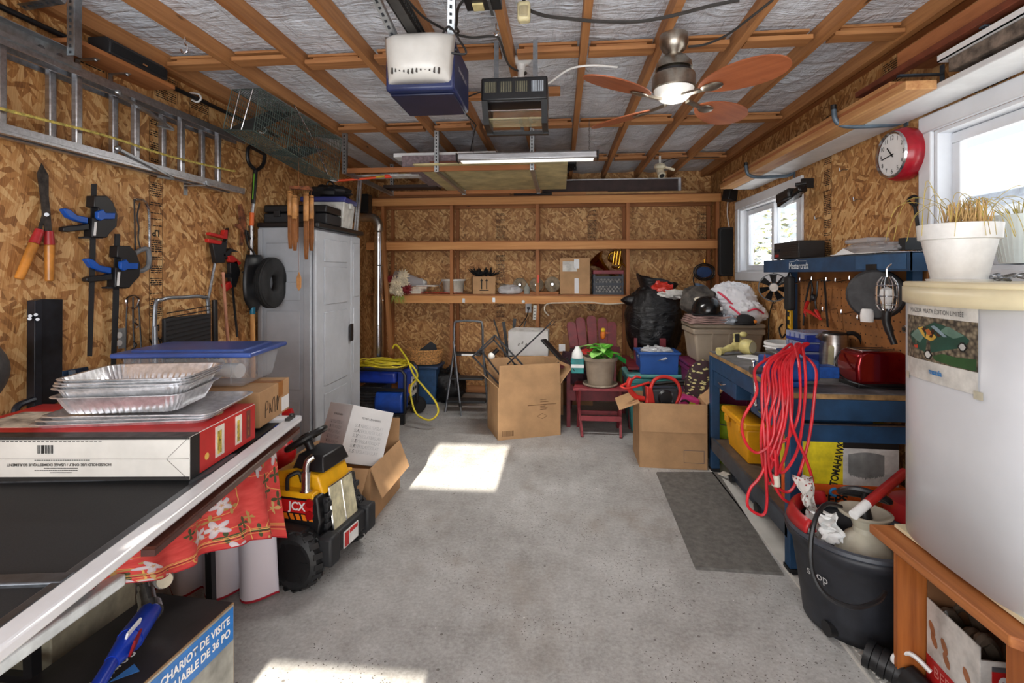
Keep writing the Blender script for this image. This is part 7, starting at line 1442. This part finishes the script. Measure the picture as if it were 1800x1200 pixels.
for i in range(26):
    t = rn.uniform(0, 2 * PI); l = rn.uniform(.10, .22); d = Vector((math.cos(t), math.sin(t), 0)); a = Vector((rn.uniform(-.05, .05), rn.uniform(-.05, .05), 0)); b2.tube([a, a + d * l * .4 + Vector((0, 0, .12)), a + d * l * .9 + Vector((0, 0, .15 * rn.random() + .03)), a + d * l * 1.1 + Vector((0, 0, -.02))], .0012, 3, sub=4)
b2.done('long_blades', SB2, k)['kind'] = 'stuff'
k = thing('white_planter', 'translucent white ribbed planter on the window sill', 'planter', (1.86, PX(1792, 470, 1.86).y, 1.54)); B().lathe([(0, .004), (.06, .004), (.10, .20), (.094, .20), (.056, .012), (0, .012)], n=40).done('pot', mat((222, 230, 226), .4, 0, .02), k); b = B()
for i in range(30): t = 2 * PI * i / 30; b.bar((math.cos(t) * .061, math.sin(t) * .061, .01), (math.cos(t) * .0985, math.sin(t) * .0985, .19), .005, .003)
b.done('ribs', mat((222, 230, 226), .4, 0, .02), k); b = B(); [b.cyl((0, 0, .15), (rn.uniform(-.08, .08), rn.uniform(-.08, .08), .20 + .06 * rn.random()), .002, n=4) for i in range(30)]; b.done('dry_stems', SB2, k)['kind'] = 'stuff'
k = thing('steel_chain', 'heap of steel chain links on the fridge top', 'chain', (1.50, PX(1745, 488, 1.5).y - .02, FT)); rn = random.Random(9)
for i in range(15): c = Vector((rn.uniform(-.03, .03), .10 - i * .014, .008 + .008 * (i % 3))); a = rn.uniform(0, PI); b = B(); b.tube([c + Vector((math.cos(t) * .014 * math.cos(a) - math.sin(t) * .008 * math.sin(a), math.cos(t) * .014 * math.sin(a) + math.sin(t) * .008 * math.cos(a), .004 * math.sin(t + i))) for t in [2 * PI * j / 10 for j in range(10)]], .0028, 5, closed=True, sub=1); b.done('link', STEEL, k)
B().box((.02, -.14, .012), (.05, .05, .02)).done('padlock', CRM, k, bev=.004)
# box of gloves inside the stand
k = thing('glove_box', 'torn white and red food carton holding dark gloves', 'box', (1.435, 1.775, 0), rz=R(-3)); GB = mat((206, 203, 198), .55); IB = card_m((112, 74, 44)); w, d_, h = .30, .24, .36
for c, s, m_ in (((-w / 2, 0, h / 2), (.004, d_, h), GB), ((w / 2, 0, h / 2 + .03), (.004, d_, h + .06), IB), ((0, -d_ / 2, h / 2 - .02), (w, .004, h - .04), GB), ((0, d_ / 2, h / 2 + .03), (w, .004, h + .06), IB), ((0, 0, .003), (w, d_, .006), IB)): B().box(c, s).done('wall_panel', m_, k)
REDC = mat((190, 34, 34), .5); B().mm((-w / 2 - .0036, -d_ / 2, 0), (-w / 2 - .0022, d_ / 2, .165)).done('printed_red', REDC, k); txt('BEEF', .05, mat((224, 140, 130), .5), k, (-w / 2 - .004, .03, .13), (0, -1, 0), (0, 0, 1), world=False); txt('CHI', .05, mat((224, 140, 130), .5), k, (-w / 2 - .004, .03, .08), (0, -1, 0), (0, 0, 1), world=False); B().mm((-w / 2 - .0046, -.11, .12), (-w / 2 - .0037, -.04, .165)).done('printed_yellow', mat((226, 200, 40), .5), k)
for y, z in ((.09, .27), (.08, .235), (.03, .25), (.02, .21), (-.07, .23), (-.09, .20)): B().prism([(.014 * math.cos(t) , .022 * math.sin(t)) for t in [2 * PI * i / 10 for i in range(10)]], .001, (-w / 2 - .0042, y, z), (0, -1, 0), (0, .4, 1)).done('printed_chip', mat((160, 104, 70), .5), k)
B().mm((-.12, -d_ / 2 - .0036, .05), (w / 2, -d_ / 2 - .0022, .29)).done('printed_red', REDC, k); B().mm((-.12, -d_ / 2 - .0036, .29), (w / 2, -d_ / 2 - .0022, .305)).done('printed_grey', mat((90, 90, 94), .5), k); txt('SN', .10, WHITEP, k, (-.105, -d_ / 2 - .0042, .235), (1, 0, 0), (0, 0, 1), bold=.003, sx=.62, align='LEFT', world=False)
GV = mat((96, 84, 72), .3, 0, .2, 10)
k = thing('rubber_gloves', 'shiny dark brown rubber gloves stuffed in the torn carton', 'gloves', (1.435, 1.775, .22)); blob(B(), (0, 0, .02), (.12, .12, .05), .3, 5, 26, 14, 7).done('palms', GV, k)
for a, e, z in (((-.06, .08), (-.135, .10), .11), ((-.04, .02), (-.13, .0), .10), ((-.04, -.03), (-.14, -.06), .12), ((.0, .06), (-.06, .13), .13), ((.02, -.04), (.05, -.13), .09)): B().tube([(a[0], a[1], .03), ((a[0] + e[0]) / 2, (a[1] + e[1]) / 2, z), (e[0], e[1], z - .035)], [.022, .019, .013], 8).done('finger', GV, k)
# ================================================================ on the window wall
k = thing('wall_clock', 'round red wall clock with white dial', 'clock', (XR, 2.80, 2.0)); c = Vector((XR, 2.80, 2.125)); RDM = mat((158, 20, 36), .25)
B(w=k).lathe([(.128, 0), (.138, .02), (.138, .06), (.125, .09), (.115, .10)], c, 48, (-1, 0, 0)).done('case', RDM, k); B(w=k).lathe([(.108, .098), (.118, .104), (.122, .094)], c, 48, (-1, 0, 0)).done('bezel', CHROME, k); B(w=k).lathe([(0, .092), (.112, .092)], c, 40, (-1, 0, 0)).done('dial', WHITEP, k)
for i in range(1, 13): t = PI / 2 - 2 * PI * i / 12; txt(str(i), .032, INK, k, c + Vector((-.0925, -math.cos(t) * .088, math.sin(t) * .088)), (0, -1, 0), (0, 0, 1), 'numeral')
for ang, ln, w in ((320, .055, .006), (262, .08, .005)): t = R(90 - ang); e = Vector((0, -math.cos(t), math.sin(t))); B(w=k).bar(c + Vector((-.095, 0, 0)) - e * .015, c + Vector((-.095, 0, 0)) + e * ln, w, .002, (1, 0, 0)).done('hand', INK, k)
B(w=k).cyl(c + Vector((-.094, 0, 0)), c + Vector((-.098, 0, 0)), .005, n=8).done('hub', INK, k)
# lumber rack
HK = mat((92, 108, 122), .45, .3)
for i, (y, z, lb) in enumerate(((2.83, 2.30, 'grey tube storage hook near the red clock'), (4.10, 2.275, 'grey tube storage hook above the far window'))):
    k = thing('storage_hook', lb, 'hook', (XR, y, z), group='lumber hooks'); B(w=k).tube([(XR - .002, y, z + .03), (XR - .03, y, z + .004), (XR - .08, y, z - .008), (1.56, y, z - .012), (1.49, y, z), (1.462, y, z + .03), (1.455, y, z + .085)], .013, 10).done('arm', HK, k); B(w=k).cyl((1.455, y, z + .08), (1.454, y, z + .105), .0145, n=10).done('cap', BLACK, k); B(w=k).box((XR - .004, y, z + .03), (.006, .03, .10)).done('wall_plate', HK, k)
tag(B().mm((1.605, 1.1, 2.292), (1.80, 4.86, 2.318)).done('white_board', mat((222, 224, 226), .5, 0, .04, 5), bev=.004), 'long white painted board lying on the grey hooks', 'board', 'boards on the wall rack')
CED = wood((168, 110, 66), (214, 168, 112), 1); CEDR = wood((150, 90, 54), (190, 124, 78), 1)
for i, (x0, x1, z0, z1, y0, y1, m_, lb) in enumerate(((1.475, 1.60, 2.292, 2.33, 2.30, 4.82, CED, 'lowest pale cedar plank on the wall rack'), (1.48, 1.60, 2.331, 2.350, 2.36, 4.7, CEDR, 'thin reddish cedar plank in the rack stack'), (1.485, 1.605, 2.351, 2.372, 2.42, 4.78, CED, 'upper pale cedar plank on the rack'), (1.52, 1.60, 2.373, 2.392, 2.55, 4.4, CEDR, 'topmost narrow cedar plank on the rack'))):
    tag(B().mm((x0, y0, z0), (x1, y1, z1)).done('cedar_plank', m_, bev=.002), lb, 'plank', 'boards on the wall rack')
for i, (x0, x1, z0, z1, y0, y1, m_, lb) in enumerate(((1.64, 1.80, 2.50, 2.58, 1.1, 2.62, CEDR, 'thick orange brown timber high above the near window'), (1.60, 1.64, 2.46, 2.49, 1.1, 2.9, mat((120, 62, 40), .6), 'dark red lath under the thick orange timber'))): tag(B().mm((x0, y0, z0), (x1, y1, z1)).done('cedar_plank', m_, bev=.003), lb, 'plank', 'boards on the wall rack')
tag(B().mm((1.615, 1.1, 2.345), (1.70, 2.26, 2.40)).done('grey_plank', mat((112, 100, 90), .8, 0, .3, 20), bev=.003), 'weathered grey plank above the near window', 'plank', 'boards on the wall rack'); tag(B().mm((1.60, 1.1, 2.402), (1.70, 2.30, 2.407)).mm((1.60, 1.1, 2.402), (1.604, 2.30, 2.43)).done('white_flashing', WHITEP), 'white angle flashing resting on the grey plank', 'flashing', 'boards on the wall rack')
for i, y in enumerate((2.1, 2.58)): tag(B().mm((XR - .20, y - .012, 2.452), (XR, y + .012, 2.459)).mm((XR - .006, y - .012, 2.40), (XR, y + .012, 2.50)).done('shelf_bracket', HK), ('small grey bracket under the thick orange timber', 'small grey bracket at the far end of the orange timber')[i], 'bracket')
# lamps, speakers, hooks
k = thing('clip_lamp', 'black clip-on spot lamp jutting over the far window', 'lamp', PX(1395, 340, 1.68)); P = lambda x, y, X=1.66: PX(x, y, X)
B(w=k).bar(P(1375, 350), P(1398, 338), .10, .07).done('housing', BLACK, k, bev=.012); B(w=k).bar(P(1372, 360), P(1412, 330), .06, .05).done('lamp_head', plastic((20, 20, 22), .25), k, bev=.012); B(w=k).cyl(P(1398, 325), P(1418, 322, 1.72), .014, n=10).done('arm', BLACK, k); B(w=k).box(P(1419, 322, 1.78), (.08, .03, .07)).done('mount', BLACK, k, bev=.004)
k = thing('tower_speaker', 'narrow tall black speaker mounted beside the far window', 'speaker', (1.77, 5.50, 1.48)); B(w=k).prism(rrect(.16, .52, .03), .07, (1.76, 5.50, 1.74), (1, 0, 0), (0, 0, 1)).done('cabinet', mat((28, 27, 27), .7), k, bev=.008); B(w=k).prism(rrect(.13, .48, .03), .004, (1.76, 5.495, 1.74), (1, 0, 0), (0, 0, 1)).done('grille', mat((20, 19, 19), .9, 0, .2, 200), k); B(w=k).box((1.81, 5.54, 1.8), (.02, .03, .06)).done('bracket', BLACK, k); B(w=k).tube([(1.80, 5.56, 2.0), (1.80, 5.62, 2.15), (1.80, 5.6, 2.3), (1.78, 5.5, 2.36)], .006).done('wire', WHITE, k)
k = thing('box_speaker', 'small black box speaker at the shelf corner by the window', 'speaker', (1.68, 5.42, 2.25)); c = PY(1283, 343, 5.4); B(w=k).box(c, (.10, .12, .12), (0, .2, .3)).done('cabinet', BLACK, k, bev=.008); B(w=k).box(c + Vector((.0, 0, .09)), (.05, .05, .10)).done('bracket', BLACK, k); B(w=k).box(c + Vector((.10, .02, -.01)), (.06, .05, .05)).done('mount', BLACK, k); B(w=k).tube([c + Vector((.12, 0, .03)), c + Vector((.16, 0, .01)), c + Vector((.15, 0, -.06))], .005).done('wire', WHITE, k)
k = thing('hearth_poker', 'black iron hanging tool between window and clock', 'poker', PX(1612, 400, XR - .03)); P = lambda x, y: PX(x, y, XR - .03); B(w=k).tube([P(1608, 362), P(1613, 400), P(1615, 450), P(1614, 478)], .008, 8).done('shaft', mat((44, 42, 42), .5, .5), k); B(w=k).tube([P(1608, 362), P(1597, 352), P(1604, 345), P(1610, 346), P(1611, 356)], .007, 7, closed=True).done('loop', mat((44, 42, 42), .5, .5), k); B(w=k).tube([P(1614, 464), P(1618, 475), P(1627, 492)], .006).done('tine', mat((44, 42, 42), .5, .5), k)
for i, (px, py, lb) in enumerate(((1445, 383, 'small steel hook in the wall above the power supply'), (1490, 298, 'tiny screw hook in the wall beside the red clock'), (1515, 350, 'brass cup hook in the wall below the clock'))): p = PX(px, py, XR); tag(B().tube([p, p + Vector((-.03, 0, 0)), p + Vector((-.045, 0, -.01)), p + Vector((-.05, 0, .012))], .003, 6).done('wall_hook', STEEL), lb, 'hook', 'small wall hooks')
# ================================================================ under the ceiling
JB = 2.685
NICK = metalm((176, 168, 156), .32)
FXc, FYc = .56, 2.55
k = thing('ceiling_fan', 'ceiling fan with four oval wooden blades and white bowl lamp', 'ceiling fan', (FXc, FYc, 2.36))
z = lambda h: h - 2.36
B().lathe([(0, z(JB)), (.068, z(JB)), (.07, z(2.645)), (.055, z(2.61)), (.035, z(2.595)), (.03, z(2.585))], n=30).done('canopy', NICK, k); B().lathe([(.03, z(2.59)), (.06, z(2.575)), (.085, z(2.545)), (.09, z(2.515)), (.06, z(2.505))], n=32).done('motor_dome', NICK, k); B().lathe([(.085, z(2.505)), (.085, z(2.49))], n=32).done('dark_gap', BLACK, k)
B().lathe([(.06, z(2.49)), (.10, z(2.487)), (.105, z(2.475)), (.105, z(2.42)), (.098, z(2.415)), (.09, z(2.42))], n=36).done('lamp_ring', NICK, k)
GLO = Mt('opal_glass', .3); GLO.set(Base_Color=lin((240, 240, 236)), Emission_Color=lin((255, 246, 230)), Emission_Strength=.15)
B().lathe([(.097, z(2.418)), (.09, z(2.39)), (.065, z(2.365)), (.03, z(2.353)), (0, z(2.35))], n=32).done('lamp_bowl', GLO.m, k)
BLD = wood((134, 70, 40), (170, 98, 60), 0, .5)
for a in (42, 132, 222, 312):
    M = Matrix.Rotation(R(a), 4, 'Z') @ Matrix.Rotation(R(-13), 4, 'X'); b = B(); n = 28; top = []; bot = []
    for i in range(n):
        t = 2 * PI * i / n; x = .365 + .205 * math.cos(t); w = .098 * math.sin(t) * (1 - .18 * math.cos(t) * -1); top.append(Vector((x, w, .003))); bot.append(Vector((x, w, -.003)))
    b.put([v for v in top + bot], [tuple(range(n)), tuple(range(2 * n - 1, n - 1, -1))] + [(i, n + i, n + (i + 1) % n, (i + 1) % n) for i in range(n)])
    ob = b.done('blade', BLD, k, loc=(0, 0, z(2.49))); ob.rotation_euler = M.to_euler(); 
    b = B(); b.bar((.07, 0, .0), (.19, 0, -.006), .022, .012); br = b.ball((.225, 0, -.008), (.055, .032, .008), 14, 8).done('blade_arm', NICK, k, loc=(0, 0, z(2.49))); br.rotation_euler = M.to_euler()
lamp('fan_lamp', 'POINT', (FXc, FYc, 2.29), (0, 0, 0), 2.5, (1, .95, .86), shadow_soft_size=.09)
# door opener with rail and straps
OX, OY = PY(742, 120, 2.12).x, 2.12
k = thing('door_opener', 'garage door opener with white lens and dark blue body', 'door opener', (OX, OY, 2.26)); NB = mat((34, 44, 84), .4)
B(w=k).mm((OX - .15, 2.08, 2.285), (OX + .15, 2.42, 2.50)).done('body', NB, k, bev=.012)
def lens(u, v): s = 2 * u - 1; c = 2 * v - 1; return Vector((OX + s * (.152 - .015 * (1 - v)), 2.085 - .085 * (1 - s ** 4) * (1 - c ** 4) ** .6, 2.31 + .205 * v - .012 * (1 - v) * 0))
B(w=k).grid(lens, 20, 16).done('lens_cover', mat((206, 205, 200), .3, 0, .04, 6), k, solid=.004)
for i in range(12): x = OX - .10 + i * .018; B(w=k).box((x, 2.012 + .0 + .010 * abs(i - 5.5) / 5.5, 2.345 + .006 * math.sin(i)), (.006, .012, .022), (0, .15, 0)).done('vent_slot', mat((70, 66, 62), .8), k)
B(w=k).mm((OX - .14, 2.12, 2.275), (OX + .14, 2.40, 2.285)).done('bottom_plate', mat((24, 30, 60), .4), k, bev=.004); txt('CHAMBERLAIN', .028, mat((190, 190, 196), .5), k, (OX + .151, 2.25, 2.40), (0, 1, 0), (0, 0, 1)); B(w=k).cyl((OX + .15, 2.11, 2.46), (OX + .156, 2.11, 2.46), .012, n=10).done('knob', BLACK, k)
RL = mat((62, 60, 58), .5, .5); B(w=k).mm((OX - .035, -1.0, 2.505), (OX + .005, 2.25, 2.535)).done('rail', RL, k); B(w=k).mm((OX - .05, -1.0, 2.535), (OX + .02, 2.25, 2.539)).done('rail_flange', RL, k)
for s in (-.045, .015): b = B(w=k); [b.box((OX + s, .9 + i * .02, 2.52), (.005, .013, .012)) for i in range(62)]; b.done('chain', mat((40, 38, 36), .5, .6), k)['kind'] = 'stuff'
for x, a in ((OX - .11, (-.06, 1.86)), (OX + .12, (.03, 2.02))): b, bb = B(w=k), B(w=k); perforated(b, bb, (x, 2.14, 2.49), (x + a[0], a[1], JB), .028, face=(0, -.8, -.6)); s_ = b.done('hanger_strap', GALV, k); bb.done('slots', HOLE, s_)['kind'] = 'stuff'
B(w=k).tube([(OX + .10, 2.06, 2.50), (OX + .14, 2.03, 2.52), (OX + .18, 2.05, 2.47), (OX + .20, 2.08, 2.43), (OX + .14, 2.07, 2.43)], .005).done('cord_loop', BLACK, k)
# ceiling heater
HX = PY(905, 185, 2.5).x
k = thing('ceiling_heater', 'black metal ceiling heater with lamp glass underneath', 'heater', (HX, 2.5, 2.25)); HB = mat((20, 21, 24), .32)
B(w=k).mm((HX - .165, 2.46, 2.36), (HX + .165, 2.66, 2.475)).done('case', HB, k, bev=.008); b = B(w=k)
b.prism([(-.165, 0), (.165, 0), (.13, -.10), (-.12, -.10)], .02, (HX, 2.46, 2.36), (1, 0, 0), (0, 0, 1)) if 0 else None
for sx in (-1, 1): B(w=k).prism([(2.46, 2.36), (2.66, 2.36), (2.69, 2.25), (2.52, 2.26)], -.03, (HX + sx * .148 - .015, 0, 0), (0, 1, 0), (0, 0, 1)).done('side_cheek', HB, k)
B(w=k).mm((HX - .14, 2.52, 2.285), (HX + .14, 2.66, 2.292)).done('lamp_glass', glassy((190, 180, 140), .45, .1), k); B(w=k).mm((HX - .14, 2.53, 2.33), (HX + .14, 2.65, 2.335)).done('reflector', CHROME, k); B(w=k).mm((HX - .165, 2.66, 2.245), (HX + .165, 2.69, 2.262)).done('lower_rail', HB, k)
for i in range(4):
    x = HX - .118 + i * .078; g = B(w=k).mm((x - .03, 2.457, 2.40), (x + .03, 2.461, 2.452)).done('vent', mat((120, 116, 96), .4, .5) if i < 3 else mat((170, 176, 184), .3), k); b = B(w=k)
    for j in range(7): b.mm((x - .028 + j * .009, 2.452, 2.40), (x - .025 + j * .009, 2.457, 2.452))
    b.done('vent_bars', HB, g)
for x in (-.1, .1): B(w=k).mm((HX + x - .012, 2.55, 2.47), (HX + x + .012, 2.555, JB + .01)).done('hanger', STEEL, k)
p = PZ(916, 105, 2.73); k = thing('lamp_holder', 'white porcelain lamp holder on the ceiling above the heater', 'lamp holder', (p.x, p.y, 2.6)); B(w=k).lathe([(0, 0), (.058, 0), (.06, -.012), (.045, -.028), (.024, -.036), (.022, -.07), (0, -.07)], (p.x, p.y, 2.735), 24).done('base', WHITE, k); B(w=k).cyl((p.x, p.y, 2.67), (p.x, p.y - .01, 2.60), .017, .02, 12).done('adapter', WHITE, k)
B(w=k).tube([(p.x, p.y, 2.61), (p.x + .0, p.y - .02, 2.56), (p.x - .07, p.y - .02, 2.55), (p.x - .09, p.y, 2.60), (p.x - .03, p.y, 2.63), (p.x + .05, p.y, 2.60), PZ(960, 148, 2.62), PZ(1000, 122, 2.66), PZ(1040, 115, 2.66), PZ(1085, 118, 2.66)], .006, 7).done('white_cord', WHITE, k)
CB = mat((52, 50, 48), .55)
for i, (pts, zz, r, lb) in enumerate(([[(716, 0), (745, 30), (782, 52), (800, 60), (830, 66), (870, 64), (880, 75), (892, 110), (905, 122), (925, 128), (915, 134)], 2.665, .006, 'black cord running over the opener to the lamp holder'], [[(905, 138), (870, 155), (835, 165), (812, 178), (815, 195), (835, 218), (836, 222)], 2.66, .005, 'thin black cord looping from heater back to the joist'], [[(930, 18), (960, 28), (1010, 34), (1060, 38), (1120, 38), (1180, 28), (1250, 10), (1300, 0)], 2.66, .008, 'grey cable strung across joists toward the fan'], [[(1210, 82), (1240, 78), (1280, 60), (1320, 30), (1358, 0)], 2.672, .006, 'black fan cable running along the joist'], [[(800, 48), (788, 56), (795, 62), (806, 56), (798, 46), (790, 52)], 2.64, .006, 'small black cord coil tied beside the opener strap'], [[(815, 0), (805, 15), (803, 40), (800, 52)], 2.65, .006, 'short black cord dropping from the ceiling outlet box'])):
    tag(B().tube([PZ(x, y, zz) for x, y in pts], r, 7).done('ceiling_cable', CB), lb, 'cable')
tag(B().tube([PZ(836, 222, 2.68), PY(830, 250, 4.2), PY(826, 275, 4.3)], .005).done('hanging_cable', CB), 'black cord hanging down behind the shop light', 'cable')
k = thing('outlet_box', 'dark ceiling outlet box at the joist by the opener', 'outlet', PZ(850, 5, 2.62)); p = PZ(850, 2, 2.64); B(w=k).box((p.x, p.y - .02, 2.65), (.15, .10, .07)).done('box', BLACK, k, bev=.004); B(w=k).box((p.x - .02, p.y - .01, 2.612), (.045, .05, .01)).done('beige_plug', mat((196, 182, 130), .5), k); B(w=k).box((p.x + .03, p.y, 2.61), (.012, .12, .004)).done('strap', STEEL, k)
p = PZ(921, 30, 2.60); k = thing('motion_sensor', 'beige plastic outlet adapter hanging from the ceiling cord', 'adapter', p); B(w=k).box((p.x, p.y, 2.62), (.055, .045, .085)).done('body', mat((196, 186, 146), .45), k, bev=.012); B(w=k).box((p.x, p.y - .024, 2.615), (.035, .006, .045)).done('window', mat((150, 140, 110), .3), k, bev=.004); B(w=k).cyl((p.x, p.y, 2.66), (p.x, p.y, 2.72), .008, n=8).done('neck', BLACK, k)
p = PZ(872, 45, 2.68); tag(B().tube([(p.x, p.y, 2.69), (p.x, p.y, 2.665), (p.x + .014, p.y, 2.65), (p.x, p.y, 2.634), (p.x - .014, p.y, 2.648)], .004).done('ceiling_hook', CHROME), 'small round screw hook in the joist over the heater', 'hook')
# hanging rack with boards
k = thing('hanging_rack', 'storage rack of slotted angles hanging from the ceiling joists', 'rack', (-.8, 4.7, 2.36))
Vx = [PY(605, 298, 4.1).x, PY(767, 295, 4.1).x, PY(935, 290, 4.1).x]
for x in Vx:
    for y in (4.10, 5.30):
        b, bb = B(w=k), B(w=k); perforated(b, bb, (x, y, 2.355), (x, y, 2.70), .034); a = b.done('hanger_angle', GALV, k); bb.done('slots', HOLE, a)['kind'] = 'stuff'
    B(w=k).mm((x - .017, 4.10, 2.358), (x + .017, 5.30, 2.362)).mm((x + .014, 4.10, 2.358), (x + .017, 5.30, 2.392)).done('side_angle', GALV, k)
for y in (4.12, 5.32): B(w=k).mm((Vx[0] - .03, y, 2.365), (Vx[2] + .03, y + .02, 2.405)).done('cross_beam', DWOODX, k)
RZ = 2.407
PLY = mat((196, 184, 138), .6, 0, .12, 5)
for x0, x1, y0, y1, z0, h, m_, nm, lb, ct in ((-1.22, .06, 4.06, 5.36, 0, .012, PLY, 'plywood_sheet', 'pale plywood sheet lying on the hanging rack', 'plywood'), (-1.36, -.05, 4.20, 5.2, .013, .10, mat((136, 120, 124), .8, 0, .15, 40), 'foam_panel', 'purplish grey insulation panel on the hanging rack', 'panel'), (-1.45, -.55, 4.25, 4.40, .114, .035, WHITEP, 'white_trim_board', 'long white trim board across the rack top', 'board'), (-.62, .10, 4.30, 4.42, .114, .03, WHITEP, 'white_trim_board', 'shorter white trim board toward the shop light', 'board'), (-.45, -.10, 4.50, 4.70, .114, .07, mat((206, 206, 204), .6), 'white_carton_flat', 'flat white carton atop the rack boards', 'carton'), (-1.10, .05, 4.0, 4.05, .0, .035, mat((120, 64, 44), .6), 'brown_lath', 'dark brown lath along the front of rack', 'lath')):
    if nm == 'brown_lath': y0, y1 = 4.145, 4.19; z0 = .0135
    tag(B().mm((x0, y0, RZ + z0), (x1, y1, RZ + z0 + h)).done(nm, m_, bev=.002), lb, ct)
tag(B().mm((-1.95, 4.5, RZ), (-1.30, 4.62, RZ + .02)).done('white_strip', mat((200, 200, 198), .5)), 'pale strip board at the open end of the rack', 'board'); tag(B().mm((-1.85, 5.1, RZ), (-1.28, 5.28, RZ + .03)).done('brown_board', mat((48, 30, 24), .6)), 'dark brown panel at the open end of the rack', 'panel')
k = thing('marker_rod', 'orange and yellow reflective rods slung beside the rack', 'rod', PY(640, 313, 4.5)); P = lambda x, y, Y: PY(x, y, Y)
B(w=k).cyl(P(590, 318, 4.3), P(660, 312, 4.45), .011, n=10).done('orange_rod', plastic((240, 84, 40), .5), k); B(w=k).cyl(P(640, 313, 4.42), P(712, 306, 4.6), .010, n=10).done('yellow_rod', plastic((206, 170, 40), .5), k); B(w=k).cyl(P(580, 316, 4.28), P(592, 317, 4.3), .014, n=10).done('white_tip', WHITE, k); B(w=k).cyl(P(676, 310, 4.5), P(688, 309, 4.52), .018, n=10).done('orange_band', plastic((245, 70, 36), .5), k)
# shop light
sx0, sx1 = PY(805, 278, 3.85).x, PY(1050, 276, 3.85).x; LY = 3.85
k = thing('shop_light', 'long silver fluorescent shop light hung on chains', 'light', ((sx0 + sx1) / 2, LY, 2.38))
B(w=k).mm((sx0, LY - .05, 2.375), (sx1, LY + .05, 2.435)).done('housing', ALU, k, bev=.012)
EM = Mt('tube_diffuser', .4); EM.set(Base_Color=lin((240, 240, 240)), Emission_Color=lin((255, 250, 240)), Emission_Strength=.9); B(w=k).mm((sx0 + .03, LY - .038, 2.37), (sx1 - .03, LY + .038, 2.375)).done('diffuser', EM.m, k)
for x in (sx0 - .004, sx1 + .004): B(w=k).box((x, LY, 2.405), (.008, .10, .062)).done('end_cap', BLACK, k)
for x in (sx0 + .12, sx1 - .06):
    b = B(w=k)
    for i in range(11): c = Vector((x, LY, 2.44 + i * .023)); b.tube([c + Vector((math.cos(t) * .005 * (i % 2), math.cos(t) * .005 * ((i + 1) % 2), math.sin(t) * .013)) for t in [2 * PI * j / 8 for j in range(8)]], .0018, 4, closed=True, sub=1)
    b.done('chain', STEEL, k)['kind'] = 'stuff'
lamp('shop_light_tube', 'AREA', ((sx0 + sx1) / 2, LY, 2.365), (0, 0, 0), 30, (1, .98, .95), shape='RECTANGLE', size=1.05, size_y=.08)
k = thing('hanging_brush', 'black bristle brush with yellow handle behind the shop light', 'brush', PY(1000, 292, 4.9)); B(w=k).cyl(PY(945, 289, 4.7), PY(988, 288, 4.75), .012, n=8).done('handle', plastic((196, 176, 40)), k); b = B(w=k); rn = random.Random(3); c = PY(1000, 287, 4.78)
for i in range(40): q = c + Vector((rn.uniform(-.06, .06), rn.uniform(-.03, .03), 0)); b.cyl(q, q + Vector((rn.uniform(-.02, .02), 0, -.07)), .005, .002, 4)
b.done('bristles', BLACK, k)['kind'] = 'stuff'; B(w=k).box(c, (.14, .07, .025)).done('head', BLACK, k); B(w=k).cyl(c, (c.x, c.y, 2.69), .003, n=5).done('hanger', STEEL, k)
# dome camera
p = PY(1160, 300, 5.2); k = thing('security_camera', 'small cream security camera hanging below the joists', 'camera', p); B(w=k).lathe([(0, .03), (.05, .025), (.062, 0), (.05, -.02), (0, -.025)], p + Vector((0, 0, .04)), 20).done('mount', mat((214, 206, 180), .4), k); B(w=k).cyl(p + Vector((0, .02, .02)), p + Vector((.01, -.05, -.06)), .035, .04, 16).done('body', mat((222, 214, 190), .4), k, bev=.006); B(w=k).cyl(p + Vector((.01, -.05, -.06)), p + Vector((.011, -.054, -.064)), .024, n=14).done('lens', BLACK, k); B(w=k).cyl(p + Vector((0, 0, .06)), (p.x, p.y, 2.70), .010, n=8).done('stem', WHITE, k); B(w=k).bar(p + Vector((.05, -.02, .03)), p + Vector((.14, -.02, .0)), .03, .02).done('side_arm', mat((214, 206, 180), .4), k); B(w=k).tube([p + Vector((.03, 0, .08)), PY(1178, 280, 5.2), PY(1200, 277, 5.25), PY(1270, 276, 5.3)], .004).done('wire', BLACK, k)
# on top of the shelving
x0, x1 = PY(953, 330, 5.95).x, PY(1198, 330, 5.95).x
k = thing('valance_panel', 'long dark brown panel with white edges on the shelf top', 'panel', ((x0 + x1) / 2, 6.0, St)); B(w=k).mm((x0, 6.0, St + .01), (x1 - .03, 6.02, St + .18)).done('panel', mat((62, 44, 42), .6, 0, .15, 8), k); B(w=k).mm((x0, 5.96, St), (x1, 6.04, St + .014)).done('lower_edge', mat((200, 202, 206), .5), k); B(w=k).mm((x0, 5.98, St + .18), (x1 - .03, 6.03, St + .192)).done('upper_edge', mat((200, 202, 206), .5), k); B(w=k).mm((x1 - .03, 5.97, St + .014), (x1, 6.03, St + .19)).done('end_piece', mat((190, 194, 200), .5), k)
for i, (a, c_, y, h, m_, lb) in enumerate(((-2.2, -.6, 5.93, .05, DWOODX, 'long rough board along the shelf top nearest the cabinet'), (-1.3, .1, 6.05, .04, WOODX, 'pale rough board lying behind on the shelf top'), (-.1, .55, 5.91, .035, WOODX, 'short pale board at the middle of shelf top'), (.3, 1.55, 5.90, .025, mat((180, 140, 90), .7), 'thin tan lath at the window end of shelf top'), (-.55, -.1, 5.90, .03, mat((40, 30, 28), .7), 'dark short offcut on the shelf top'))):
    tag(B().mm((a, y, St), (c_, y + .05, St + h)).done('stored_board', m_, bev=.002), lb, 'board', 'boards on the shelf top')
